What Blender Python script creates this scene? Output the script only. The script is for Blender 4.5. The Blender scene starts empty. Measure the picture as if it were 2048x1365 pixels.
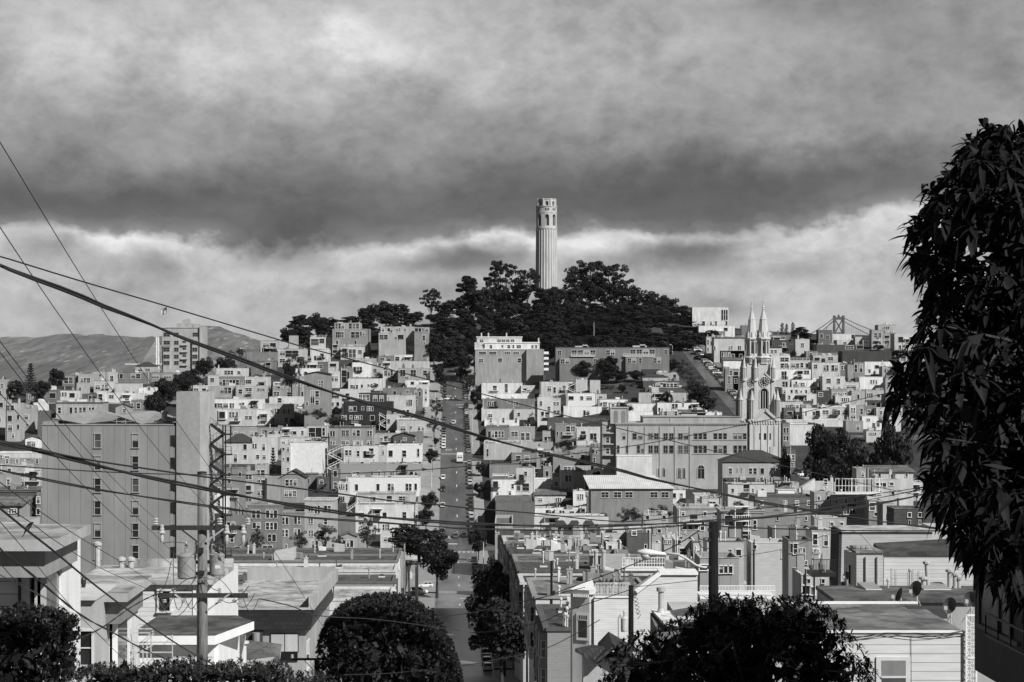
import bpy, bmesh, math, random
import numpy as np
from mathutils import Vector, Matrix
random.seed(7)
R = random.random
sc = bpy.context.scene
COL = sc.collection
# ------------------------------------------------------------------ camera, sky, sun, exposure
# the eye is the world origin, looking along +Y; the street's vanishing point lies a little to its left
FOC, HORIZON = 4300.0, 730.0
cam_d = bpy.data.cameras.new('camera'); cam = bpy.data.objects.new('camera', cam_d); COL.objects.link(cam)
cam.rotation_euler = (math.radians(90), 0, 0)
cam_d.sensor_width = 36.0; cam_d.lens = FOC / 2048 * 36.0
cam_d.shift_y = (HORIZON - 682.5) / 2048
cam_d.clip_start = 0.5; cam_d.clip_end = 60000
sc.camera = cam
sc.view_settings.view_transform = 'Standard'; sc.view_settings.look = 'None'
sc.view_settings.gamma = 1.0; sc.view_settings.use_curve_mapping = False
sc.view_settings.exposure = 0.2
sc.cycles.use_denoising = True
sc.cycles.max_bounces = 6; sc.cycles.diffuse_bounces = 2; sc.cycles.glossy_bounces = 2; sc.cycles.volume_bounces = 0
SUN_EL, SUN_AZ = math.radians(40), math.radians(44)
sd = bpy.data.lights.new('sun', 'SUN'); sun = bpy.data.objects.new('sun', sd); COL.objects.link(sun)
sd.energy = 5.0; sd.angle = math.radians(0.5); sd.color = (1.0, 0.995, 0.985)
to_sun = Vector((math.sin(SUN_AZ) * math.cos(SUN_EL), -math.cos(SUN_AZ) * math.cos(SUN_EL), math.sin(SUN_EL)))
sun.rotation_euler = to_sun.to_track_quat('Z', 'Y').to_euler()
def lin(s):
 return s / 12.92 if s <= 0.04045 else ((s + 0.055) / 1.055) ** 2.4
W = bpy.data.worlds.new('World'); sc.world = W; W.use_nodes = True
def sky_nodes():
 nt = W.node_tree; N = nt.nodes; L = nt.links; N.clear()
 def nd(t, **k):
  n = N.new(t)
  for a, b in k.items(): setattr(n, a, b)
  return n
 def val(x, inp):
  if isinstance(x, (int, float)): inp.default_value = x
  else: L.new(x, inp)
 def M(op, a, b=0.0, c=None):
  n = nd('ShaderNodeMath', operation=op)
  val(a, n.inputs[0]); val(b, n.inputs[1])
  if c is not None: val(c, n.inputs[2])
  return n.outputs[0]
 tc = nd('ShaderNodeTexCoord'); sx = nd('ShaderNodeSeparateXYZ'); L.new(tc.outputs['Generated'], sx.inputs[0])
 x, y, z = sx.outputs
 u = M('MULTIPLY', M('ARCTAN2', x, y), 4.3)
 v = M('MULTIPLY', M('ARCSINE', z), 4.3)
 def noise(su, sv, w, detail=8, rough=0.55, dist=0.0):
  cb = nd('ShaderNodeCombineXYZ'); L.new(M('MULTIPLY', u, su), cb.inputs[0]); L.new(M('MULTIPLY', v, sv), cb.inputs[1]); cb.inputs[2].default_value = w
  n = nd('ShaderNodeTexNoise'); n.inputs['Scale'].default_value = 1.0; n.inputs['Detail'].default_value = detail
  n.inputs['Roughness'].default_value = rough; n.inputs['Distortion'].default_value = dist
  L.new(cb.outputs[0], n.inputs['Vector'])
  return M('SUBTRACT', n.outputs[0], 0.5)
 nbig = noise(2.1, 3.0, 3.1, 9, 0.55, 0.0)
 nmid = noise(4.4, 7.0, 8.7, 9, 0.56, 0.15)
 nmed = noise(9.5, 13.0, 5.3, 9, 0.62, 0.1)
 nfine = noise(22.0, 30.0, 1.7, 7, 0.6, 0.0)
 warp = M('ADD', M('MULTIPLY', nbig, 0.13), M('ADD', M('MULTIPLY', nmid, 0.10), M('ADD', M('MULTIPLY', nmed, 0.07), M('MULTIPLY', nfine, 0.035))))
 def blob(u0, v0, ru, rv):
  a = M('DIVIDE', M('SUBTRACT', M('ADD', u, M('MULTIPLY', nmid, 0.25)), u0), ru)
  b = M('DIVIDE', M('SUBTRACT', M('ADD', v, M('MULTIPLY', nmid, 0.12)), v0), rv)
  d = M('ADD', M('MULTIPLY', a, a), M('MULTIPLY', b, b))
  return M('POWER', 2.718, M('MULTIPLY', d, -1.0))
 edge = M('ADD', M('MULTIPLY', M('SINE', M('MULTIPLY', u, 3.0)), -0.012), 0.0)
 rightlift = M('MULTIPLY', M('MAXIMUM', M('SUBTRACT', u, 0.55), 0.0), -0.06)
 vv = M('ADD', M('ADD', v, warp), M('ADD', edge, rightlift))
 ramp = nd('ShaderNodeValToRGB'); L.new(vv, ramp.inputs[0])
 stops = [(0.0, .64), (0.07, .67), (0.13, .69), (0.185, .75), (0.25, .78), (0.274, .47), (0.30, .365), (0.345, .355), (0.39, .43), (0.44, .53), (0.53, .60), (0.63, .69), (0.80, .66)]
 el = ramp.color_ramp.elements
 while len(el) < len(stops): el.new(0.5)
 for e, (p, s) in zip(el, stops): e.position = p; e.color = (lin(s),) * 3 + (1,)
 c = ramp.outputs[0]
 bw = nd('ShaderNodeRGBToBW'); L.new(c, bw.inputs[0]); c = bw.outputs[0]
 c = M('MULTIPLY', c, M('ADD', 1.0, M('ADD', M('MULTIPLY', nmid, 1.15), M('ADD', M('MULTIPLY', nfine, 0.5), M('SUBTRACT', .12, M('MULTIPLY', M('ABSOLUTE', nmed), 1.15))))))
 for (u0, v0, ru, rv, k) in [(-.33, .67, .06, .035, .45), (-.24, .62, .10, .05, .3), (-.62, .62, .35, .14, .22), (.30, .36, .45, .08, -.3), (.85, .66, .45, .12, -.42), (.62, .715, .3, .03, -.25), (.80, .33, .20, .07, .45), (.5, .44, .25, .07, .2),
        (-.11, .205, .13, .035, -.72), (.33, .215, .15, .034, -.75), (-.45, .24, .10, .045, -.65), (-.7, .19, .12, .035, -.5), (.16, .19, .07, .02, -.4), (-.93, .22, .1, .03, -.45), (.6, .2, .1, .025, -.4), (-.25, .14, .2, .02, -.3), (.45, .12, .15, .02, -.3), (-.78, .245, .09, .02, .4), (-.02, .25, .12, .018, .35), (.22, .255, .1, .018, .3), (-.85, .325, .4, .03, -.28), (-.4, .33, .2, .03, .25), (-.85, .47, .3, .05, -.12), (-.1, .5, .25, .06, -.14), (-.8, .21, .2, .03, .15), (.2, .24, .35, .02, .12),
        (-.5, .13, .6, .03, -.08), (.55, .11, .08, .025, .22), (-.98, .16, .1, .03, -.1)]:
  c = M('MULTIPLY', c, M('ADD', 1.0, M('MULTIPLY', blob(u0, v0, ru, rv), k)))
 high = nd('ShaderNodeMapRange'); L.new(v, high.inputs[0]); high.inputs[1].default_value = .85; high.inputs[2].default_value = 2.2; high.inputs[3].default_value = 1.0; high.inputs[4].default_value = .15
 c = M('MULTIPLY', c, high.outputs[0])
 back = nd('ShaderNodeMapRange'); L.new(y, back.inputs[0]); back.inputs[1].default_value = -.3; back.inputs[2].default_value = .6; back.inputs[3].default_value = .35; back.inputs[4].default_value = 1.0
 c = M('MULTIPLY', c, back.outputs[0])
 sky = nd('ShaderNodeTexSky', sky_type='NISHITA', sun_disc=False)
 sky.sun_elevation = SUN_EL; sky.sun_rotation = math.radians(180) - SUN_AZ
 sb = nd('ShaderNodeRGBToBW'); L.new(sky.outputs[0], sb.inputs[0])
 tot = M('ADD', M('MULTIPLY', M('MAXIMUM', c, 0.02), 8.6), M('MULTIPLY', M('MINIMUM', sb.outputs[0], 6.0), 0.06))
 cb = nd('ShaderNodeCombineColor')
 for i in range(3): L.new(tot, cb.inputs[i])
 bg = nd('ShaderNodeBackground'); L.new(cb.outputs[0], bg.inputs[0]); bg.inputs[1].default_value = 0.1
 out = nd('ShaderNodeOutputWorld'); L.new(bg.outputs[0], out.inputs[0])
sky_nodes()
# ------------------------------------------------------------------ mesh helper
def P(px, py, Y):
 return Vector(((px - 1024) / FOC * Y, Y, (HORIZON - py) / FOC * Y))
def S(t, s, z): return Vector((2.3 - 0.0286 * s + t, s, z))
class MB:
 def __init__(s): s.v = []; s.f = []; s.m = []
 def poly(s, pts, m=0):
  n = len(s.v); s.v += [tuple(p) for p in pts]; s.f.append(tuple(range(n, n + len(pts)))); s.m.append(m)
 def hexa(s, b, t, m=0, mt=None):
  n = len(s.v); s.v += [tuple(p) for p in b] + [tuple(p) for p in t]
  fs = [(3, 2, 1, 0), (4, 5, 6, 7), (0, 1, 5, 4), (1, 2, 6, 5), (2, 3, 7, 6), (3, 0, 4, 7)]
  for i, f in enumerate(fs):
   s.f.append(tuple(n + k for k in f)); s.m.append(mt if (mt is not None and i == 1) else m)
 def box(s, x0, x1, y0, y1, z0, z1, m=0, mt=None):
  s.hexa([(x0, y0, z0), (x1, y0, z0), (x1, y1, z0), (x0, y1, z0)], [(x0, y0, z1), (x1, y0, z1), (x1, y1, z1), (x0, y1, z1)], m, mt)
 def sbox(s, t0, t1, s0, s1, z0, z1, m=0, mt=None):
  c = [(t0, s0), (t1, s0), (t1, s1), (t0, s1)]
  s.hexa([S(a, b, z0) for a, b in c], [S(a, b, z1) for a, b in c], m, mt)
 def bar(s, p, q, w, h=None, m=0):
  p = Vector(p); q = Vector(q); h = h or w
  d = (q - p).normalized(); up = Vector((0, 0, 1)) if abs(d.z) < 0.95 else Vector((0, 1, 0))
  a = d.cross(up).normalized() * (w / 2); b = a.cross(d).normalized() * (h / 2)
  s.hexa([p - a - b, p + a - b, p + a + b, p - a + b], [q - a - b, q + a - b, q + a + b, q - a + b], m)
 def tube(s, pts, r, n=6, m=0, cap=True):
  pts = [Vector(p) for p in pts]; rs = r if isinstance(r, (list, tuple)) else [r] * len(pts)
  base = len(s.v); prev = None
  for i, p in enumerate(pts):
   d = (pts[min(i + 1, len(pts) - 1)] - pts[max(i - 1, 0)])
   d = d.normalized() if d.length > 1e-9 else Vector((0, 0, 1))
   if prev is None:
    ref = Vector((0, 0, 1)) if abs(d.z) < 0.9 else Vector((1, 0, 0)); a = d.cross(ref).normalized()
   else:
    a = prev - d * prev.dot(d); a = a.normalized() if a.length > 1e-6 else d.orthogonal().normalized()
   prev = a; b = d.cross(a)
   for k in range(n):
    g = 2 * math.pi * k / n
    s.v.append(tuple(p + (a * math.cos(g) + b * math.sin(g)) * rs[i]))
  for i in range(len(pts) - 1):
   for k in range(n):
    k2 = (k + 1) % n
    s.f.append((base + i * n + k, base + i * n + k2, base + (i + 1) * n + k2, base + (i + 1) * n + k)); s.m.append(m)
  if cap:
   s.f.append(tuple(base + k for k in reversed(range(n)))); s.m.append(m)
   e = base + (len(pts) - 1) * n
   s.f.append(tuple(e + k for k in range(n))); s.m.append(m)
 def lathe(s, cx, cy, prof, n=12, m=0, rot=0.0, cap=True):
  base = len(s.v)
  for (r, z) in prof:
   for k in range(n):
    g = 2 * math.pi * k / n + rot
    s.v.append((cx + r * math.cos(g), cy + r * math.sin(g), z))
  for i in range(len(prof) - 1):
   for k in range(n):
    k2 = (k + 1) % n
    s.f.append((base + i * n + k, base + i * n + k2, base + (i + 1) * n + k2, base + (i + 1) * n + k)); s.m.append(m)
  if cap:
   s.f.append(tuple(base + k for k in reversed(range(n)))); s.m.append(m)
   e = base + (len(prof) - 1) * n
   s.f.append(tuple(e + k for k in range(n))); s.m.append(m)
 def build(s, name, mats, parent=None, smooth=False, label=None):
  me = bpy.data.meshes.new(name)
  o = Vector(parent['_at']) if parent is not None else Vector((0, 0, 0))
  me.from_pydata([(a - o.x, b - o.y, c - o.z) for a, b, c in s.v], [], s.f)
  mats = mats if isinstance(mats, (list, tuple)) else [mats]
  for mt in mats: me.materials.append(mt)
  if len(mats) > 1: me.polygons.foreach_set('material_index', s.m)
  if smooth: me.polygons.foreach_set('use_smooth', [True] * len(s.f))
  me.update()
  return link(name, me, parent, label)
def link(name, me, parent=None, label=None):
 ob = bpy.data.objects.new(name, me); COL.objects.link(ob)
 if parent is not None:
  ob.parent = parent; ob['_at'] = parent['_at']
 else: ob['_at'] = (0, 0, 0)
 if label: ob['label'] = label
 return ob
def thing(name, at, label, cat, group=None):
 o = bpy.data.objects.new(name, None); COL.objects.link(o); o.location = at; o['_at'] = tuple(at)
 o.empty_display_size = 0.2
 o['label'] = label; o['category'] = cat
 if group: o['group'] = group
 return o
def tag(o, label, cat, group=None):
 o['label'] = label; o['category'] = cat
 if group: o['group'] = group
 return o
def structure(o): o['kind'] = 'structure'; return o
def copy_tree(o, parent=None):
 c = o.copy(); COL.objects.link(c)
 if parent is not None: c.parent = parent
 for ch in list(o.children): copy_tree(ch, c)
 return c
# ------------------------------------------------------------------ materials (the photograph is black and white: all greys)
_mats = {}
def grey(v): return (v, v, v, 1)
def mat(kind, v=0.5, rough=0.8, **k):
 key = (kind, round(v, 3), rough, tuple(sorted(k.items())))
 if key in _mats: return _mats[key]
 m = bpy.data.materials.new(kind + '_grey'); m.use_nodes = True; _mats[key] = m
 nt = m.node_tree; N = nt.nodes; L = nt.links; b = N['Principled BSDF']
 b.inputs['Roughness'].default_value = rough; b.inputs['Base Color'].default_value = grey(v)
 b.inputs['Specular IOR Level'].default_value = k.get('spec', 0.3)
 tc = N.new('ShaderNodeTexCoord')
 def noise(scale, detail=5, rgh=0.6, stretch=None):
  n = N.new('ShaderNodeTexNoise'); n.inputs['Scale'].default_value = scale; n.inputs['Detail'].default_value = detail; n.inputs['Roughness'].default_value = rgh
  if stretch:
   mp = N.new('ShaderNodeMapping'); mp.inputs['Scale'].default_value = stretch; L.new(tc.outputs['Object'], mp.inputs[0]); L.new(mp.outputs[0], n.inputs['Vector'])
  else: L.new(tc.outputs['Object'], n.inputs['Vector'])
  return n.outputs[0]
 def rng(x, lo, hi, a=0.3, c=0.7):
  n = N.new('ShaderNodeMapRange'); L.new(x, n.inputs[0]); n.inputs[1].default_value = a; n.inputs[2].default_value = c; n.inputs[3].default_value = lo; n.inputs[4].default_value = hi
  return n.outputs[0]
 def mul(a, c):
  n = N.new('ShaderNodeMath'); n.operation = 'MULTIPLY'
  for q, i in ((a, 0), (c, 1)):
   if isinstance(q, (int, float)): n.inputs[i].default_value = q
   else: L.new(q, n.inputs[i])
  return n.outputs[0]
 def col(x): L.new(x, b.inputs['Base Color'])
 def bump(x, s, dist=0.02):
  n = N.new('ShaderNodeBump'); n.inputs['Strength'].default_value = s; n.inputs['Distance'].default_value = dist; L.new(x, n.inputs['Height']); L.new(n.outputs[0], b.inputs['Normal'])
 def lines(period, axis=2, width=0.12):
  sp = N.new('ShaderNodeSeparateXYZ'); L.new(tc.outputs['Object'], sp.inputs[0])
  f = N.new('ShaderNodeMath'); f.operation = 'FRACT'; L.new(mul(sp.outputs[axis], 1.0 / period), f.inputs[0])
  return f.outputs[0], rng(f.outputs[0], 0.45, 1.0, width * 0.55, width)
 if kind in ('stucco', 'plain'):
  st = rng(noise(0.9, 6, 0.65, (1.0, 1.0, 0.18)), 0.72, 1.1)
  c = mul(mul(st, rng(noise(0.13, 3), 0.88, 1.08)), v); c = mul(c, rng(noise(9, 3), 0.94, 1.05)); col(c)
  bump(noise(14, 4), 0.25)
 elif kind == 'siding':
  fr, ln = lines(k.get('period', 0.2))
  c = mul(mul(ln, v), rng(noise(1.2, 5, 0.6, (0.5, 0.5, 3)), 0.84, 1.06)); col(c); bump(fr, 0.6, 0.03)
 elif kind == 'panel':
  fr, ln = lines(k.get('period', 1.2), 0, 0.045)
  c = mul(mul(ln, v), rng(noise(0.5, 6, 0.65, (1, 1, 0.15)), 0.82, 1.1)); c = mul(c, rng(noise(0.12, 3), 0.86, 1.1)); col(c); bump(noise(10, 4), 0.2)
 elif kind in ('brick', 'shingle', 'tile'):
  n = N.new('ShaderNodeTexBrick'); mp = N.new('ShaderNodeMapping')
  mp.inputs['Rotation'].default_value = (math.radians(90), 0, 0) if kind != 'tile' else (0, 0, 0)
  L.new(tc.outputs['Object'], mp.inputs[0]); L.new(mp.outputs[0], n.inputs['Vector'])
  n.inputs['Color1'].default_value = grey(v); n.inputs['Color2'].default_value = grey(v * (.9 if kind == 'brick' else .7)); n.inputs['Mortar'].default_value = grey(v * (.75 if kind == 'brick' else .45))
  n.inputs['Scale'].default_value = 1.0; n.inputs['Brick Width'].default_value = k.get('bw', 0.5); n.inputs['Row Height'].default_value = k.get('rh', 0.22); n.inputs['Mortar Size'].default_value = k.get('mo', 0.02)
  h = N.new('ShaderNodeRGBToBW'); L.new(n.outputs['Color'], h.inputs[0])
  col(mul(h.outputs[0], rng(noise(0.7, 5), 0.88, 1.1))); bump(h.outputs[0], 0.5, 0.04)
 elif kind == 'roof':
  fr, ln = lines(1.0, 0, .05); c = mul(mul(rng(noise(0.35, 6, 0.65), 0.45, 1.45), v), rng(noise(6, 4), 0.85, 1.15)); c = mul(c, rng(noise(.9, 2, .5), .7, 1.12, .44, .5)); c = mul(c, rng(fr, .8, 1.0, .02, .05)); col(c); bump(noise(20, 4), 0.4, 0.03)
 elif kind == 'ribbed':
  fr, ln = lines(k.get('period', 0.45), 0, 0.2); col(mul(mul(ln, v), rng(noise(0.3, 4), 0.8, 1.1)))
 elif kind == 'asphalt':
  c = mul(mul(rng(noise(0.09, 5, 0.6, (2.5, 0.5, 1)), 0.62, 1.45), v), rng(noise(0.8, 6, 0.7), 0.8, 1.25)); col(c); bump(noise(30, 3), 0.3, 0.01)
 elif kind == 'foliage':
  oi = N.new('ShaderNodeObjectInfo')
  c = mul(mul(rng(noise(k.get('ns', 0.6), 3), 0.55, 1.6), v), rng(oi.outputs['Random'], 0.75, 1.3, 0, 1)); col(c)
 elif kind == 'wood':
  c = mul(mul(rng(noise(6, 5, 0.6, (6, 6, 0.35)), 0.5, 1.35), v), rng(noise(1.5, 4, 0.6, (1, 1, 0.5)), 0.65, 1.3)); col(c); bump(noise(6, 4, 0.6, (8, 8, 0.4)), 0.5, 0.02)
 elif kind == 'ground':
  c = mul(mul(rng(noise(0.05, 6, 0.7), 0.5, 1.5), v), rng(noise(0.6, 5), 0.6, 1.4)); col(c)
 elif kind == 'concrete':
  c = mul(mul(rng(noise(0.25, 6, 0.65, (1, 1, 0.35)), 0.78, 1.15), v), rng(noise(2.0, 5, 0.7), 0.88, 1.1)); col(c); bump(noise(12, 4), 0.25)
 elif kind == 'water':
  bump(noise(0.05, 6), 0.4, 1.0)
 elif kind == 'glass':
  c = mul(rng(noise(0.6, 3), 0.5, 1.5), v); col(c); bump(noise(0.8, 2), 0.08, 0.05)
 elif kind == 'metal':
  col(mul(rng(noise(3, 5), 0.8, 1.15), v)); b.inputs['Metallic'].default_value = k.get('metallic', 0.0)
 elif kind == 'paint':
  col(mul(rng(noise(1.5, 4), 0.9, 1.06), v))
  b.inputs['Coat Weight'].default_value = k.get('coat', 0.0)
 elif kind == 'hill':
  big = mul(rng(noise(0.002, 7, 0.62, (1, .2, 1.5)), 0.55, 1.45), rng(noise(0.03, 6, 0.75, (1, .05, 1.2)), 0.4, 1.6))
  c = mul(big, v)
  vo = N.new('ShaderNodeTexVoronoi'); vo.inputs['Scale'].default_value = 0.04; mp = N.new('ShaderNodeMapping'); mp.inputs['Scale'].default_value = (1, .05, 1.2); L.new(tc.outputs['Object'], mp.inputs[0]); L.new(mp.outputs[0], vo.inputs['Vector'])
  spots = rng(vo.outputs['Distance'], 1.0, 0.0, 0.16, 0.3)
  dens = rng(noise(0.004, 5, 0.6, (1, .15, 2)), 0.0, 1.0, 0.44, 0.54)
  sp = mul(mul(spots, dens), 0.16)
  ad = N.new('ShaderNodeMath'); ad.operation = 'ADD'; L.new(c, ad.inputs[0]); L.new(sp, ad.inputs[1]); col(ad.outputs[0])
 return m
GLASS = mat('glass', 0.02, 0.08, spec=0.5)
GLASS2 = mat('glass', 0.07, 0.12, spec=0.5)
BLIND = mat('plain', 0.33, 0.7)
WHITE = mat('paint', 0.78, 0.5)
OFFW = mat('paint', 0.6, 0.5)
DARKP = mat('paint', 0.05, 0.6)
IRON = mat('metal', 0.025, 0.5)
GALV = mat('metal', 0.42, 0.45)
WOODD = mat('wood', 0.06, 0.85)
# ------------------------------------------------------------------ land, water, streets
_SK = [(-80, 9), (0, -1.7), (60, -10.7), (110, -18.5), (200, -32), (300, -46), (400, -58.1), (470, -59.3), (550, -59.2), (700, -60.1), (770, -48.5), (850, -36.0), (990, -17.8), (1100, -2), (1140, 2.6), (1200, 8), (1300, 8), (1450, -15), (1700, -84), (2500, -90)]
def street_z(Y):
 for (a, za), (b, zb) in zip(_SK, _SK[1:]):
  if Y <= b: return za + (zb - za) * (Y - a) / (b - a)
 return _SK[-1][1]
def smooth(x, a, b):
 k = min(max((x - a) / (b - a), 0), 1); return k * k * (3 - 2 * k)
def ground(X, Y):
 t = X - 2.3 + 0.0286 * Y
 z = street_z(Y)
 z += 8 * smooth(t, 25, 75) * smooth(Y, 600, 720) * (1 - smooth(Y, 1250, 1400))
 z += 18 * math.exp(-((X - 19) / 95) ** 2 - ((Y - 1235) / 75) ** 2) * smooth(Y, 1060, 1190)
 z += 6 * math.exp(-((X + 70) / 60) ** 2 - ((Y - 1200) / 60) ** 2) * smooth(Y, 1060, 1190)
 if t < -85:
  k = smooth(-t, 85, 135); cap = min(z, -7 - 0.03 * max(-t - 135, 0)); z = z + (cap - z) * k
 return z
def hit(px, py, y0=380.0, y1=1300.0):
 Y = y0
 while Y < y1:
  p = P(px, py, Y)
  if ground(p.x, Y) >= p.z: return Y
  Y += 2.0
 return y1
def build_land():
 ts = [-700, -520, -400, -300, -240, -200, -170, -145, -120, -100, -85, -70, -55, -40, -25, -14, -6, 0, 6, 9.5, 15, 22, 30, 38, 46, 56, 66, 78, 92, 108, 116, 128, 140, 155, 175, 200, 240, 300, 400, 520, 700]
 ss = list(range(-80, 1901, 10))
 def at(t, s, dz=0.0):
  p = S(t, s, 0); return Vector((p.x, s, ground(p.x, s) + dz))
 m = MB()
 for i in range(len(ss)):
  for t in ts: m.v.append(tuple(at(t, ss[i])))
 n = len(ts)
 for i in range(len(ss) - 1):
  for j in range(n - 1):
   m.f.append((i * n + j, i * n + j + 1, (i + 1) * n + j + 1, (i + 1) * n + j)); m.m.append(0)
 structure(m.build('terrain', mat('ground', 0.035, 0.95)))
 def strip(name, t0, t1, s0, s1, dz, mm, thick=0.0):
  m = MB(); cols = [t0] + [t for t in ts if t0 < t < t1] + [t1]
  rows = [s0] + [s for s in ss if s0 < s < s1] + [s1]
  for s in rows:
   for t in cols: m.v.append(tuple(at(t, s, dz)))
  c = len(cols)
  for i in range(len(rows) - 1):
   for j in range(c - 1): m.f.append((i * c + j, i * c + j + 1, (i + 1) * c + j + 1, (i + 1) * c + j)); m.m.append(0)
   if thick:
    for j, o in ((0, 1), (c - 1, 0)):
     t = cols[j]; a = at(t, rows[i], dz); b = at(t, rows[i + 1], dz)
     a2 = a - Vector((0, 0, thick)); b2 = b - Vector((0, 0, thick))
     m.poly([a, b, b2, a2] if o == 0 else [a, a2, b2, b])
  return structure(m.build(name, mm))
 asph = mat('asphalt', 0.085, 0.38, spec=.5); conc = mat('concrete', 0.27, 0.9)
 road = strip('road', -6.2, 6.0, 690, 1140, 0.05, asph); strip('road', -6.2, 6.0, -60, 690, 0.05, mat('asphalt', .15, .3, spec=.7))
 crossings = [405, 552, 699, 846, 993, 1140]
 last = -60
 for c in crossings:
  strip('sidewalk', -14, -6.2, last, c - 7, 0.20, conc, 0.3); strip('sidewalk', 6.0, 9.6, last, c - 7, 0.20, conc, 0.3); last = c + 7
  strip('cross_street', -200, -6.2, c - 5, c + 5, 0.06, mat('asphalt', 0.17, 0.5)); None; strip('cross_street', 6.0, 200, c - 5, c + 5, 0.06, asph)
 strip('road', 117, 128, 860, 1150, 0.08, mat('asphalt', 0.09, 0.8))
 c2 = mat('concrete', .16, .9); strip('sidewalk', 128, 131, 860, 1150, 0.22, c2, 0.3)
 # painted markings, parts of the road
 wm = mat('paint', 0.7, 0.7)
 def stripe(t0, t1, s0, s1, nm='stop_line'):
  m = MB(); a, b, c, d = at(t0, s0, .07), at(t1, s0, .07), at(t1, s1, .07), at(t0, s1, .07)
  m.poly([a, b, c, d]); return m.build(nm, wm, road)
 for c in crossings[:5]:
  stripe(-6.0, 0, c + 7.5, c + 8.2); stripe(0.2, 5.8, c - 8.2, c - 7.5)
 for c in (405, 688):
  for k in range(8):
   for off in (-1.8, 2.2) if c > 600 else (0,):
    stripe(-5.6 + k * 1.45, -4.9 + k * 1.45, c + off - .6 + (12 if c < 600 else 0), c + off + .7 + (12 if c < 600 else 0), 'crosswalk_bar')
 for k in range(60):
  s = 420 + k * 12
  if min(abs(s - c) for c in crossings) > 14 and k % 2: stripe(-0.12, 0.12, s, s + 4, 'centre_line')
 def legend(t, s, flip, w=2.6, l=5.0, who=road):
  cu = bpy.data.curves.new('stop_legend', 'FONT'); cu.body = 'STOP'; cu.align_x = 'CENTER'; cu.align_y = 'CENTER'; cu.size = 1.0
  ob = bpy.data.objects.new('tmp', cu); COL.objects.link(ob)
  dg = bpy.context.evaluated_depsgraph_get(); me = bpy.data.meshes.new_from_object(ob.evaluated_get(dg)); bpy.data.objects.remove(ob)
  me.materials.clear(); me.materials.append(wm)
  k = -1 if flip else 1
  for v in me.vertices:
   x, y = v.co.x * k, v.co.y * k
   v.co = at(t + x * w / 2.4, s + y * l, 0.11)
  me.name = 'stop_legend'; link('stop_legend', me, who)
 for t, s, fl in [(2.8, 976, 0), (-3.0, 864, 1), (-3.0, 716, 1), (3.0, 541, 0), (2.4, 530, 0), (-3.1, 1012, 1)]: legend(t, s, fl)
 legend(121, 1112, 0, 3.0, 4.0)
 # the bay and the hills beyond it
 m = MB(); m.poly([(-9000, 1500, -78), (9000, 1500, -78), (9000, 14000, -78), (-9000, 14000, -78)])
 structure(m.build('water', mat('water', 0.10, 0.15)))
 rg = random.Random(3)
 prof = [(-400, 672), (-100, 682), (0, 681), (40, 676), (95, 679), (130, 672), (165, 669), (190, 674), (210, 670), (240, 674), (300, 678), (330, 676), (380, 662), (410, 655), (440, 656), (470, 664), (500, 674), (530, 686), (570, 700), (640, 712), (800, 716), (1200, 712), (1500, 706), (1700, 702), (2100, 706), (2500, 710)]
 def top(px):
  for (a, ya), (b, yb) in zip(prof, prof[1:]):
   if px <= b: return ya + (yb - ya) * (px - a) / (b - a)
  return prof[-1][1]
 from mathutils import noise as mn
 m = MB(); cols = [(-400 + 7 * i) for i in range(415)]; rows = 26
 for r in range(rows):
  f = r / (rows - 1)
  Y = 6500 + 3000 * f
  for px in cols:
   X = (px - 1024) / FOC * 9500
   ztop = (HORIZON - top(px)) / FOC * 9500
   rise = min(f / 0.92, 1.0); k = rise ** 1.15
   z = -80 + (ztop + 80) * k
   z += 26 * k * (1 - 0.75 * rise) * 0.6 * mn.fractal(Vector((X * 0.0011, Y * 0.0011, 2)), 0.9, 2.0, 5) + 7 * mn.noise(Vector((X * 0.011, Y * 0.006, 7))) * k
   if r >= rows - 2: z += 4 * max(0, mn.noise(Vector((X * 0.02, 0, 5)))) + 4 * mn.noise(Vector((X * 0.05, 1, 9))) + 3 * abs(mn.noise(Vector((X * .013, 3, 9))))
   if r == rows - 1: Y2, z = Y + 200, z - 60
   else: Y2 = Y
   m.v.append((X, Y2, z))
 n = len(cols)
 for r in range(rows - 1):
  for j in range(n - 1): m.f.append((r * n + j, r * n + j + 1, (r + 1) * n + j + 1, (r + 1) * n + j)); m.m.append(0)
 structure(m.build('hills', mat('hill', 0.11, 0.95), smooth=True))
build_land()
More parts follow.
